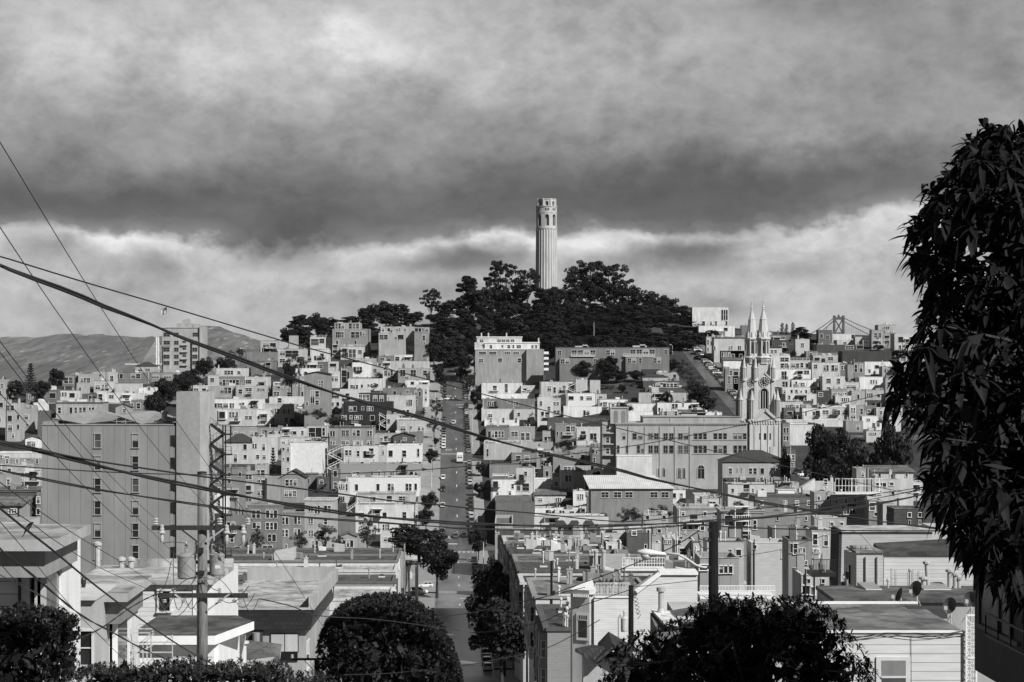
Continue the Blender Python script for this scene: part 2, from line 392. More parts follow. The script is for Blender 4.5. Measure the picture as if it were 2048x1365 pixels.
# ------------------------------------------------------------------ houses on the slopes
LAND = []
USED = set()
TONES = [(0.09, 'black'), (0.17, 'charcoal'), (0.27, 'dark grey'), (0.40, 'mid grey'), (0.53, 'grey'), (0.64, 'pale grey'), (0.72, 'off-white'), (9, 'white')]
def tone_word(v):
 for a, w in TONES:
  if v < a: return w
NUMW = ['no', 'one', 'two', 'three', 'four', 'five', 'six', 'seven', 'eight', 'nine', 'ten', 'eleven', 'twelve']
def window_mesh(w, h, style, cache={}):
 key = (round(w, 1), round(h, 1), style)
 if key in cache: return cache[key]
 w, h = max(w, .3), max(h, .3); m = MB(); f = min(0.13, 0.16 * min(w, h)); d = 0.09
 def fr(x0, x1, z0, z1, dd=d): m.box(x0, x1, -dd, 0.0, z0, z1, 0)
 fr(-w / 2 - f, w / 2 + f, h / 2, h / 2 + f * 1.2, d + .05); fr(-w / 2 - f * 1.3, w / 2 + f * 1.3, -h / 2 - f, -h / 2, d + .08)
 fr(-w / 2 - f, -w / 2, -h / 2, h / 2); fr(w / 2, w / 2 + f, -h / 2, h / 2)
 st0 = style; style = style % 20
 if style % 3 == 0 or w > 2.2 * h:
  n = max(1, int(round(w / max(h * 0.75, 0.6)))) if w > 1.25 * h else 1
  for i in range(1, n): fr(-w / 2 + w * i / n - f * .3, -w / 2 + w * i / n + f * .3, -h / 2, h / 2, d * .8)
 if style % 3 != 2 and h > 0.9: fr(-w / 2, w / 2, -f * .3, f * .3, d * .6)
 if style % 3 == 1 and w > 1.3: fr(-f * .3, f * .3, -h / 2, h / 2, d * .7)
 zb = -h / 2 + h * (0.55 if style >= 6 else 0.0)
 m.poly([(-w / 2, -0.01, -h / 2), (w / 2, -0.01, -h / 2), (w / 2, -0.01, h / 2), (-w / 2, -0.01, h / 2)], 1)
 if style >= 6: m.poly([(-w / 2, -0.02, zb), (w / 2, -0.02, zb), (w / 2, -0.02, h / 2), (-w / 2, -0.02, h / 2)], 2)
 me = bpy.data.meshes.new('window'); me.from_pydata(m.v, [], m.f)
 for mt in ((WHITE, OFFW, OFFW, WHITE)[style % 4] if st0 < 20 else mat('paint', .32, .5), GLASS if style % 4 else GLASS2, BLIND): me.materials.append(mt)
 me.polygons.foreach_set('material_index', m.m); me.update(); cache[key] = me; return me
def add_window(root, x, y, z, w, h, style, rot=0.0):
 ob = link('window', window_mesh(w, h, style), root); a = Vector(root['_at'])
 ob.location = (x - a.x, y - a.y, z - a.z); ob.rotation_euler = (0, 0, rot); return ob
DARKROOF, MIDROOF, PALEROOF = mat('roof', 0.05), mat('roof', 0.13), mat('roof', 0.4)
TILE = mat('tile', 0.10, 0.9, bw=0.35, rh=0.4, mo=0.05)
def wallmat(v, flags):
 if 's' in flags: return mat('siding', v, 0.6, period=0.22)
 if 'b' in flags: return mat('brick', v)
 if 'k' in flags: return mat('shingle', v, 0.95, bw=.3, rh=.25)
 if 'p' in flags: return mat('panel', v)
 return mat('stucco', v)
HOUSES = []
def clutter(root, x0, x1, y0, y1, z, rg, n, v):
 for i in range(n):
  x = rg.uniform(x0 + .5, x1 - .5); y = rg.uniform(y0 + .6, max(y0 + .7, y1 - .6)); k = rg.random()
  m = MB()
  if k < .45:
   h = rg.uniform(.8, 2.2); r = rg.uniform(.1, .17)
   m.lathe(x, y, [(r, z - .1), (r, z + h), (r * 1.7, z + h), (r * 1.7, z + h + .25), (r * .4, z + h + .35)], 7)
   m.build('vent_pipe', mat('metal', rg.choice([.1, .3, .45, .6]), .5), root)
  elif k < .62:
   w = rg.uniform(.5, .9); h = rg.uniform(1.2, 2.4); m.box(x - w / 2, x + w / 2, y, y + w, z - .1, z + h); m.box(x - w / 2 - .08, x + w / 2 + .08, y - .08, y + w + .08, z + h, z + h + .15)
   m.lathe(x, y + w / 2, [(.15, z + h), (.13, z + h + .5)], 6)
   m.build('chimney', mat('brick', rg.choice([.15, .35, .55])), root)
  elif k < .8:
   w = rg.uniform(1.2, 2.6); h = rg.uniform(.8, 2.2); d = rg.uniform(1.5, 2.5)
   m.hexa([(x - w / 2, y, z - .1), (x + w / 2, y, z - .1), (x + w / 2, y + d, z - .1), (x - w / 2, y + d, z - .1)],
                   [(x - w / 2, y, z + h), (x + w / 2, y, z + h * rg.uniform(.6, 1)), (x + w / 2, y + d, z + h * .8), (x - w / 2, y + d, z + h)])
   m.build('roof_hatch', mat('stucco', rg.choice([.25, .5, .7])), root)
  else:
   w = rg.uniform(1., 2.); m.box(x - w / 2, x + w / 2, y, y + 1.2, z - .1, z + .3); m.hexa([(x - w / 2, y, z + .3), (x + w / 2, y, z + .3), (x + w / 2, y + 1.2, z + .3), (x - w / 2, y + 1.2, z + .3)], [(x - w / 4, y + .4, z + .7), (x + w / 4, y + .4, z + .7), (x + w / 4, y + .8, z + .7), (x - w / 4, y + .8, z + .7)], 1)
   m.build('skylight', [OFFW, GLASS2], root)
def house(px0, py0, px1, py1, v, flags='', wins=(), desc='', Y=None, D=None, name='house', fill=False):
 """one house: the photo shows its front between (px0, py0) and (px1, py1); its walls go on down to the land"""
 if .2 < v < .73: v *= .6 + .42 * v
 pm = (px0 + px1) / 2; seed = int(px0 * 31 + py0 * 7); rg = random.Random(seed)
 if Y is None: Y = hit(pm, py1 + 3)
 A, B = P(px0, py0, Y), P(px1, py0, Y); x0, x1, zt = A.x, B.x, A.z
 wd = x1 - x0
 D = D or (34 if px0 > 940 and px0 < 992 else min(13, max(7, wd * 1.1)))
 zb = min(ground(x0, Y), ground(x1, Y), ground(pm and (x0 + x1) / 2, Y)) - 1.5
 zb = min(zb, P(pm, py1, Y).z - .5)
 root = thing(name, ((x0 + x1) / 2, Y, zb), desc or 'house', 'house', 'houses on the hillsides')
 wm = wallmat(v, flags); m = MB(); y0, y1 = Y, Y + D
 rm = {'d': DARKROOF, 'l': PALEROOF}.get(next((c for c in flags if c in 'dl'), ''), MIDROOF if v < .6 else rg.choice([MIDROOF, PALEROOF, DARKROOF]))
 roofw = 'flat roof'
 if 'h' in flags or 'g' in flags or 'e' in flags:
  m.box(x0, x1, y0, y1, zb, zt); rt = P(pm, float(flags_num(flags)), Y).z; rise = max(rt - zt, 1.0); r = MB(); o = .45
  a0, a1, b0, b1 = x0 - o, x1 + o, y0 - o, y1 + o
  if 'h' in flags:
   roofw = 'dark hipped roof'; ins = min(wd * .4, D * .5 + o)
   r.hexa([(a0, b0, zt - .05), (a1, b0, zt - .05), (a1, b1, zt - .05), (a0, b1, zt - .05)], [(x0 + ins, (b0 + b1) / 2 - .2, zt + rise), (x1 - ins, (b0 + b1) / 2 - .2, zt + rise), (x1 - ins, (b0 + b1) / 2 + .2, zt + rise), (x0 + ins, (b0 + b1) / 2 + .2, zt + rise)])
   r.build('roof', mat('tile', .06, .9, bw=.4, rh=.3), root)
  elif 'g' in flags:
   roofw = 'gable facing the viewer'; xm = (x0 + x1) / 2
   m.poly([(x0, y0, zt), (x1, y0, zt), (xm, y0, zt + rise)]); m.poly([(x0, y1, zt), (xm, y1, zt + rise), (x1, y1, zt)])
   for sx, e in ((x0, a0), (x1, a1)):
    k = o / (wd / 2) * rise
    q = [(e, b0, zt - k), (xm, b0, zt + rise), (xm, b1, zt + rise), (e, b1, zt - k)]
    r.hexa(q if sx == x0 else q[1::-1] + q[:1:-1], [(a, b, c + .25) for a, b, c in (q if sx == x0 else q[1::-1] + q[:1:-1])])
   r.build('roof', MIDROOF if v > .3 else DARKROOF, root)
  else:
   roofw = 'roof sloping toward the viewer'
   q = [(a0, b0, zt), (a1, b0, zt), (a1, b1, zt + rise), (a0, b1, zt + rise)]
   r.hexa(q, [(a, b, c + .2) for a, b, c in q]); m.poly([(x0, y0, zt), (x0, y1, zt), (x0, y1, zt + rise)]); m.poly([(x1, y0, zt), (x1, y1, zt + rise), (x1, y1, zt)])
   r.build('roof', rm, root)
 else:
  th = .22; pz = zt - rg.choice([.35, .5, .8])
  for (a, b, c, d) in ((x0, x1, y0, y0 + th), (x0, x1, y1 - th, y1), (x0, x0 + th, y0 + th, y1 - th), (x1 - th, x1, y0 + th, y1 - th)): m.box(a, b, c, d, zb, zt)
  r = MB(); r.box(x0 + th, x1 - th, y0 + th, y1 - th, zb + 1, pz); r.build('roof', rm, root)
  cp = MB(); e = .06 if 'c' not in flags else .28
  for (a, b, c, d) in ((x0 - e, x1 + e, y0 - e, y0 + th + .03), (x0 - e, x1 + e, y1 - th - .03, y1 + e), (x0 - e, x0 + th + .03, y0 + th + .03, y1 - th - .03), (x1 - th - .03, x1 + e, y0 + th + .03, y1 - th - .03)): cp.box(a, b, c, d, zt, zt + (.1 if 'c' not in flags else .3))
  if 'c' in flags: cp.box(x0 - .15, x1 + .15, y0 - .15, y0 - .003, zt - .35, zt); roofw = 'moulded cornice'
  cp.build('coping', mat('plain', min(.78, v * 1.25 + .05) if rg.random() < .7 else .15), root)
  if 'n' not in flags: clutter(root, x0, x1, y0, y1, pz, rg, rg.randint(2, 3 + int(wd / 3.5)), v)
  if 'r' in flags:
   k = MB(); n = max(3, int(wd / 1.6))
   for i in range(n + 1): k.bar((x0 + .3 + (wd - .6) * i / n, y0 + .4, zt), (x0 + .3 + (wd - .6) * i / n, y0 + .4, zt + 1.1), .07)
   for zz in (.55, 1.1): k.bar((x0 + .3, y0 + .4, zt + zz), (x1 - .3, y0 + .4, zt + zz), .07)
   k.build('roof_railing', WHITE if v > .4 else OFFW, root); roofw = 'railed roof deck'
 m.build('wall', wm, root)
 nw = 0; zz = []
 for w in wins:
  wx, wy, ww, wh = w[:4]; c = P(wx + ww / 2, wy + wh / 2, Y - .004)
  k = Y / FOC; st = rg.choice([0, 1, 2, 3, 4, 5, 1, 3, 7, 8]) if len(w) < 5 else w[4]
  if 'B' in flags and nw == 0 and ww * k > 1.6:
   bb = MB(); hw = ww * k / 2 + .35; hh = wh * k / 2; t_ = .7
   bb.hexa([(c.x - hw - .3, Y - .003, c.z - hh - .6), (c.x - hw + .3, Y - t_, c.z - hh - .6), (c.x + hw - .3, Y - t_, c.z - hh - .6), (c.x + hw + .3, Y - .003, c.z - hh - .6)],
     [(c.x - hw - .3, Y - .003, c.z + hh + .5), (c.x - hw + .3, Y - t_, c.z + hh + .5), (c.x + hw - .3, Y - t_, c.z + hh + .5), (c.x + hw + .3, Y - .003, c.z + hh + .5)])
   b = bb.build('bay', mat('stucco', min(.75, v * 1.15)), root)
   add_window(root, c.x, Y - t_ - .004, c.z, ww * k - .5, wh * k, st)
  else: add_window(root, c.x, c.y, c.z, ww * k * 1.12, wh * k * 1.1, st)
  nw += 1; zz.append(round(c.z / 2.5))
 k = Y / FOC
 if 'n' not in flags and px1 - px0 > 20:
  ys = [w[1] + w[3] / 2 for w in wins]
  for yy in (py0 + 12, py0 + 27, py1 - 10):
   if yy < py1 - 6 and all(abs(yy - q) > 13 for q in ys):
    n = int((px1 - px0) / rg.uniform(13, 22)); ys.append(yy); wv, hv = rg.uniform(4, 6.5), rg.uniform(6.5, 9)
    for i in range(n):
     if rg.random() < .68: add_window(root, x0 + wd * (i + .5) / n, Y - .005, (HORIZON - yy) * k, wv * k, hv * k, rg.choice([1, 3, 4, 5, 7])); nw += 1
  if rg.random() < .4 and wd > 6:
   bx = rg.uniform(x0 + 1.6, x1 - 1.6); bz = (HORIZON - rg.uniform(py0 + 14, max(py0 + 15, py1 - 8))) * k; bw = rg.uniform(1.2, 2.2); m2 = MB(); m2.box(bx - bw, bx + bw, Y - 1.3, Y - .004, bz - .15, bz)
   for i in range(7): m2.bar((bx - bw + bw * i / 3, Y - 1.25, bz), (bx - bw + bw * i / 3, Y - 1.25, bz + 1), .07)
   m2.bar((bx - bw, Y - 1.25, bz + 1), (bx + bw, Y - 1.25, bz + 1), .09)
   if rg.random() < .5:
    for sx in (-1, 1): m2.bar((bx + sx * bw, Y - 1.2, bz - 4), (bx + sx * bw, Y - 1.2, bz + 2.6), .13)
    m2.box(bx - bw - .2, bx + bw + .2, Y - 1.5, Y - .004, bz + 2.6, bz + 2.75)
   m2.build('balcony', rg.choice([WHITE, OFFW, DARKP]), root); m2 = MB(); m2.box(bx - .9, bx + .9, Y - .03, Y - .006, bz, bz + 2.1); m2.build('door', GLASS, root)
  if rg.random() < .3:
   m2 = MB(); bx = rg.choice([x0 + .4, x1 - .4]); m2.tube([(bx, Y - .12, zb + 2), (bx, Y - .12, zt + .6)], .09, 5); m2.build('downpipe', rg.choice([WHITE, IRON]), root)
 rows_ = len(set(zz))
 HOUSES.append(dict(root=root, px=pm, py=(py0 + py1) / 2, top=py0, w=px1 - px0, v=v, roof=roofw, nw=nw, rows=rows_, flags=flags, desc=desc, wd=wd, Y=Y))
 return root
def flags_num(fl):
 s = ''.join(c for c in fl if c in '0123456789.'); return s
def parse(origin, scale, text):
 """x0 y0 x1 y1 tone flags | windows x,y,w,h(*n) ... | description   in the pixels of an enlarged view"""
 ox, oy = origin; cx = lambda a: ox + a / scale; cy = lambda a: oy + a / scale
 for line in text.strip().splitlines():
  line = line.strip()
  if not line or line[0] == '#': continue
  a = [q.strip() for q in line.split('|')] + ['', '']
  h = a[0].split(); x0, y0, x1, y1, v = map(float, h[:5]); fl = ''; Y = D = None
  for q in h[5:]:
   if q[0] == 'Y': Y = float(q[1:])
   elif q[0] == 'Z': Y = hit(cx((x0 + x1) / 2), cy(float(q[1:])) + 3) + 3
   elif q[0] == 'D': D = float(q[1:])
   elif q[0] == 'T': fl += 'x' + str(cy(float(q[1:])))
   else: fl += q
  ws = []
  for q in a[1].split():
   n = 1
   if '*' in q: q, n = q.split('*'); n = int(n)
   wx, wy, ww, wh = map(float, q.split(','))
   for i in range(n):
    g = 0.12 if n > 1 else 0
    ws.append((cx(wx + ww * i / n), cy(wy), ww / n * (1 - g) / scale, wh / scale))
  house(cx(x0), cy(y0), cx(x1), cy(y1), v, fl, ws, a[2], Y, D)
# the left slope
parse((400, 620), 4.2667, '''
515 265 660 330 .5 | 540,285,50,32 600,285,45,32
330 335 510 420 .22 | 345,360,30,25
400 362 665 455 .30 n | | long blank grey wall below a white banded penthouse
530 328 665 364 .7 n | 545,335,45,25 605,335,48,25
760 222 830 320 .52 n Z400 | | plain lift-shaft block beside the dark cypresses
665 335 900 470 .55 r | 683,355,40,30 735,350,100,50 683,420,40,30 835,400,40,30
940 235 1125 345 .66 r Z390 | 950,250,60,50 1020,248,40,35 1075,248,12,35
1130 165 1445 375 .36 Z400 | 1160,190,30,45 1195,190,30,45 1290,190,70,48*2 1365,190,18,30 1385,190,18,30 | big grey apartment block under a glazed penthouse
1148 112 1368 168 .45 d Z388 | 1155,118,75,42*3 1270,118,90,42*3 | glazed penthouse with a tall chimney on the grey apartment block
1200 315 1400 415 .62 r | 1237,340,95,65*3 1350,345,30,30 | pale house with one big studio window
1525 200 1755 275 .48 r Z445 | 1535,215,70,35*2 1660,230,20,20 1690,215,45,35
1540 145 1830 205 .46 Z425 | 1550,158,22,28 1600,158,22,28 1675,158,38,22*2 1740,160,20,25
1830 150 1955 310 .36 Z450 | 1835,158,115,28*4 1900,220,20,40 1905,280,18,16 | square-topped grey block with a strip of four top windows
1515 300 1735 385 .55 | 1535,335,25,25 1615,335,25,25 1565,270,25,25
1735 305 1975 420 .48 | 1850,350,30,25 1890,350,30,25 1770,320,20,25
1655 385 1865 440 .66 | 1668,403,32,30 1740,403,110,30*4
1510 395 1655 450 .2 | 1540,410,30,22
1560 437 1955 505 .58 | 1600,450,25,22
1690 500 1960 612 .42 | 1710,515,40,50 1800,515,40,50 1905,520,30,40 1750,570,30,25
1295 415 1495 480 .48 | 1330,430,30,25 1420,430,30,25
1300 450 1460 565 .76 | 1310,490,75,40*3 | white house with a wide triple window and slanting brace
1460 480 1560 560 .5 | 1480,505,25,30
1560 515 1690 590 .7 | 1575,520,100,40*4
1265 590 1570 680 .72 | 1283,643,20,30 1307,643,20,30 1328,643,20,30 1375,640,14,24 1430,635,16,20 1500,632,20,22
1750 605 1950 650 .75 | 1800,615,25,22
1200 500 1295 655 .34 | 1210,520,40,100 1255,530,20,60
1095 525 1195 655 .66 | 1110,565,30,40 1150,570,25,35
1095 440 1175 530 .6 | 1110,460,50,25
835 450 1000 505 .62 r | 845,470,150,28*5
804 500 1006 565 .76 | 890,530,25,28 955,530,30,20 | white house with a row of posts along its terrace
1005 445 1095 530 .13 | 1020,470,25,30 | charcoal cube beside the white post terrace
950 340 1100 445 .68 | 975,395,60,35*3
685 570 900 740 .37 | 735,580,40,28 795,605,60,28*2 795,635,65,30*2
890 550 1105 840 .35 g T540 n Y905 | 865,700,15,38 905,790,18,25 945,695,30,100 985,695,28,45 985,775,28,35 1015,605,35,25*2 1015,635,35,20*2 910,635,25,25 | tall grey gabled house with a strip of stair windows
620 655 870 750 .4 | 630,700,45,35 745,705,30,35 660,655,110,16*4
625 618 782 660 .72 n | 640,625,120,14*4
590 745 865 812 .72 n | 665,755,30,35
1105 700 1200 835 .6 | 1115,715,20,35 1140,715,20,35 1165,715,20,35 1125,790,22,30 1165,790,22,30
1195 680 1440 790 .66 | 1255,740,25,25 1210,745,20,25
130 500 390 575 .66 | 210,520,75,30*3 320,525,25,22 | off-white house above a glazed balcony
160 570 370 650 .3 | 165,600,170,40*6
380 575 580 705 .6 | 380,600,55,28 390,668,50,30 490,665,60,25 | pale house with a square stub chimney tower
70 650 305 745 .46 | 175,665,95,45*3
305 650 575 750 .52 | 490,665,60,25 390,668,50,30 330,680,30,35
75 765 527 865 .76 | 103,800,38,35 150,800,38,35 200,800,38,35 255,800,38,35*2 335,795,45,15*2 432,795,40,42*2 | long white house with a top row of six windows
75 850 480 985 .62 B | 160,870,60,55*1 250,875,45,42*2 310,875,12,42 385,908,60,25*2 78,878,20,40
480 855 602 980 .7 | 495,908,40,25 555,905,20,35
535 805 800 970 .54 | 612,845,65,40*3 710,848,55,35*3 612,925,22,35 722,920,28,38
800 845 880 960 .42 | 810,852,55,22*2 815,900,40,40
880 905 960 975 .3 e T880 | 890,932,28,28
1225 785 1640 1010 .035 k | 1275,828,62,36*2 1380,828,18,26 1428,828,50,32*3 1210,905,40,30*2 1280,905,18,25 1322,905,62,28*4 1455,905,32,38 | black shingled house with white window frames
1355 712 1580 790 .05 k Z1010 | 1358,728,90,45*3 1480,735,30,45 1535,735,30,45 | black shingled upper storey with a wide white framed window
1560 670 1830 735 .2 | 1650,695,22,30 1760,690,22,25
1580 735 1830 890 .64 B | 1760,770,50,45*3 1730,855,20,30 1765,855,18,30 1620,790,25,35 | pale house with a white corner bay
1825 680 1895 850 .17 | 1835,690,15,40 1835,770,15,40 1868,700,15,40
1845 640 1952 820 .68 | 1920,680,15,35 1920,740,15,35 1870,690,20,30
1680 935 1925 1050 .58 c | 1712,995,40,35 1790,995,22,22 1860,995,20,35 1895,1000,14,30 | cream fronted house with an ornate cornice and three windows
1770 1045 1900 1135 .28 | 1825,1100,15,25
1480 1060 1780 1135 .5 | 1540,1095,20,20 1600,1095,20,20
1650 1075 1830 1140 .1 g T1050 n | 1735,1095,25,22 | dark gabled dormer with a single white window
1590 890 1690 1020 .6 | 1600,935,20,30
910 990 1092 1090 .5 | 930,1010,50,75 990,1010,45,75 1045,1010,20,60 | house with two tall glazed doors onto its terrace
1105 1000 1480 1160 .38 c | 1112,1035,40,45*2 1212,1030,60,45*2 1303,1030,63,45*2 1428,1035,40,40*2 1112,1125,40,25*2 1212,1122,60,25*2 1303,1122,60,25*2 1428,1122,40,25*2 | broad grey house with two white window bays
700 1010 915 1095 .66 | 755,1038,70,25*2 865,1035,18,30
265 1010 490 1095 .44 | 290,1045,25,40 430,1045,25,35 470,1045,18,35 350,1048,20,30
490 1010 700 1095 .4 | 530,1045,20,35 590,1045,25,35 632,1045,22,35 672,1045,22,35
205 1130 445 1310 .62 h T1060 | 372,1150,25,42 375,1240,22,30 290,1235,25,60 | pale house under a dark hipped roof
445 1090 640 1310 .66 | 447,1145,38,35*2 532,1145,22,50 535,1240,25,30 480,1240,25,30
610 1090 670 1200 .45 | 632,1140,25,45
665 1095 1085 1175 .68 | 700,1125,25,20 900,1110,25,18 1000,1110,25,18
500 1060 700 1100 .6 | 520,1070,25,18
1086 1165 1226 1270 .22 n | 1110,1200,25,40
1225 1160 1366 1320 .64 | 1240,1200,22,40 1270,1200,22,40 1340,1205,20,45
1366 1160 1522 1320 .72 s | 1395,1208,24,45 1425,1208,24,45
1522 1166 1595 1320 .6 | 1555,1195,14,40
1595 1155 1890 1320 .75 s | 1612,1203,30,48 1728,1203,30,48 1855,1190,15,60 | broad white house with two square windows at the street corner
''')
parse((400, 860), 4.2667, '''
768 110 1042 395 .74 n b | | tall blank white firewall with faint brickwork
695 130 769 400 .58 | 705,155,15,20 742,150,18,35 705,240,15,20 742,235,18,35 742,325,18,30
1190 290 1590 410 .42 s | 1300,360,60,30*2 1460,355,14,30 1520,355,18,35
1590 290 1885 405 .44 s | 1625,355,30,35*2
1265 405 1870 560 .76 s | 1325,468,22,48 1508,465,22,50 1605,463,50,52*2 1757,463,50,52*2 1832,462,18,50 | long white house with four dark windows in a row
1180 450 1266 620 .64 | 1185,468,50,35*3 1185,570,50,35*3 1245,465,14,50
1330 550 1830 650 .58 d | 1440,575,60,30*2 1700,570,60,35
1325 640 1845 890 .70 | 1355,710,45,40 1462,708,25,40 1560,708,30,40 1730,705,28,45 1825,700,12,45 1560,810,55,45*3 1480,815,25,40 1700,812,25,40 | white mission house with tiled window awnings
1540 880 1700 1010 .62 n | 1570,920,60,30
205 330 386 670 .32 s | 240,420,20,35
386 360 472 660 .46 B | 388,475,55,40 390,385,50,35 388,575,50,30
470 300 572 610 .48 | 480,345,75,45*2 485,430,70,35*2 485,518,70,42*2 | narrow grey house with three stacked double windows
690 405 900 620 .38 g T345 n | 730,428,98,48*3 722,523,100,45*3 | grey gabled house with two wide white framed windows
570 405 692 620 .42 n
890 375 998 505 .28 | 910,420,25,35
998 400 1100 520 .1 | 1020,430,30,30
1120 335 1186 510 .25 | 1140,352,28,48 1143,450,25,48
405 645 682 1055 .27 c | 445,690,70,60*2 565,690,95,60*3 450,795,65,45*2 565,795,95,55*3 580,895,70,55*2 538,990,75,55 | dark row house with two stacked round bays and a pale garage door
682 705 892 1035 .33 c | 700,750,55,55*2 805,748,55,55*2 700,855,52,55*2 805,850,52,55*2 | grey row house with four large double windows
892 600 1152 1035 .5 c | 925,655,40,40*2 980,650,45,60*2 1060,650,25,45 925,760,40,40*2 1060,760,25,45 1090,650,25,45 930,860,35,50*2 955,950,55,70*2 1020,860,40,50 | tall pale row house with a white cornice
210 725 402 1065 .28 | 230,790,70,30*2 260,900,25,55 300,1000,40,60
1200 905 1332 1015 .42 g T885 n | 1218,945,92,55*3 | low garage with a curved gable and a white gridded door
1152 745 1325 900 .2 n
1332 900 1420 1010 .4
270 880 420 1000 .3 | 300,900,40,50
''')  # the darkest windowless box above paints a dark gap's shade as a house
# the far left
parse((0, 560), 3.657, '''
455 700 572 770 .28 | 470,715,65,40*2
572 690 682 775 .48 | 590,720,70,40*3
682 670 782 730 .5
795 675 842 810 .62 | 808,705,20,35
835 680 1092 755 .28 | 850,690,50,30*2 960,690,70,30*2
1090 680 1292 735 .36 | 1110,700,50,20 1200,700,50,20
990 630 1132 668 .5 h T600 n | 1010,650,30,20 1065,650,30,20
1150 655 1282 688 .52 | 1170,662,30,18
685 740 802 815 .58 | 700,770,30,30 748,768,36,34*2
838 758 1012 835 .62 n | | blank pale box on the left slope's crest
930 790 1122 830 .74
560 755 636 860 .5 | 575,780,20,30
420 810 562 875 .66 | 430,825,60,25*3 510,830,35,30
600 835 712 895 .12 | 650,850,20,35
710 815 762 895 .7 | 720,838,28,42
762 830 1047 890 .7 | 800,845,30,20 900,845,30,20
410 900 752 1010 .48 c | 425,935,20,40 510,935,18,40 545,935,18,40 580,935,18,40 608,935,18,40 650,935,40,35*2 | wide grey house with a row of five narrow white windows
845 930 962 990 .44 g T905 n | 900,945,20,25
960 880 1042 980 .28 | 960,905,15,35 1000,905,25,35
500 875 627 905 .76 n
40 905 152 1175 .5 | 58,995,28,38 60,1065,28,38 125,990,15,30 125,1060,15,30 45,920,60,35*2 | grey house end wall with two stacked white windows
150 920 247 1100 .48 | 165,920,70,15*3 180,990,25,30
245 900 332 1030 .74 | 260,930,20,30
-40 730 40 880 .48 | 5,760,20,30
40 760 112 850 .36 | 80,780,20,35 50,785,15,30
190 830 357 895 .26 | 210,845,100,25*3
355 805 422 890 .22 | 365,830,40,35
275 960 347 1130 .14
185 1160 302 1225 .76 g T1145 n | 200,1185,60,30*2
-40 880 60 960 .5 | -10,900,30,30
-60 960 42 1130 .6 | -20,1000,25,35
1400 775 1560 830 .62 | 1420,795,30,25
1560 590 1700 660 .45 | 1600,610,30,25
1520 700 1600 780 .6 | 1540,720,25,25
''')
parse((0, 880), 3.9, '''
-60 105 328 170 .68 l Y640 | 40,130,30,20
-60 160 328 205 .4 d Y560
-60 205 200 262 .5 Y520 | 60,225,25,20
100 262 330 330 .5 Y500
-60 270 110 380 .42 Y480 | 55,310,20,40
-60 395 290 625 .1 c Y420 | 45,455,15,45 80,460,38,40 172,458,35,40 172,540,35,25 90,545,30,40 | black house with a heavy cornice beside the tall concrete block
285 420 330 625 .2 Y419 | 287,450,22,45 287,540,22,40
-60 515 165 640 .4 e T505 Y380 | 70,540,60,30*3
''')
# the right of the street
parse((780, 700), 3.4141, '''
585 60 720 110 .44 | 610,75,40,20 680,75,30,20
620 135 826 215 .76 | 645,165,20,40 705,180,12,28 722,180,12,28 740,178,12,28 785,180,12,28 | white house with a cluster of tall vent stacks
826 125 900 215 .4 | 835,180,40,25
905 160 980 210 .76 | 930,178,28,25
625 225 905 305 .7 | 785,235,18,55
895 245 990 310 .6 | 900,280,20,22 935,275,22,22
625 300 990 340 .78 n
630 335 990 410 .27 | 668,355,40,28*3 800,355,18,10 845,355,30,25*2
625 405 845 480 .66 n | 672,440,25,20
845 405 990 480 .6 | 870,430,18,22
645 480 990 515 .78
655 530 812 625 .28 | 670,558,66,40*3 740,558,38,40*2 | dark house with a big white gridded window pair
812 530 990 625 .44 | 895,570,22,45 930,570,22,45 830,560,40,30
640 640 900 745 .54 r | 660,680,12,45
862 715 990 760 .36 | 865,730,28,25 920,728,28,25
680 785 900 870 .34 n | 700,850,100,20*3
690 885 862 1030 .76 | 830,918,15,28 | white blank-sided house at the street corner
862 805 990 1030 .64 | 865,905,25,55 905,915,18,45 928,915,20,45 905,990,18,30 928,990,18,30 | pale house with pairs of dark open porch windows
718 1035 990 1180 .27 n p | | broad dark blank wall beside the street
''')
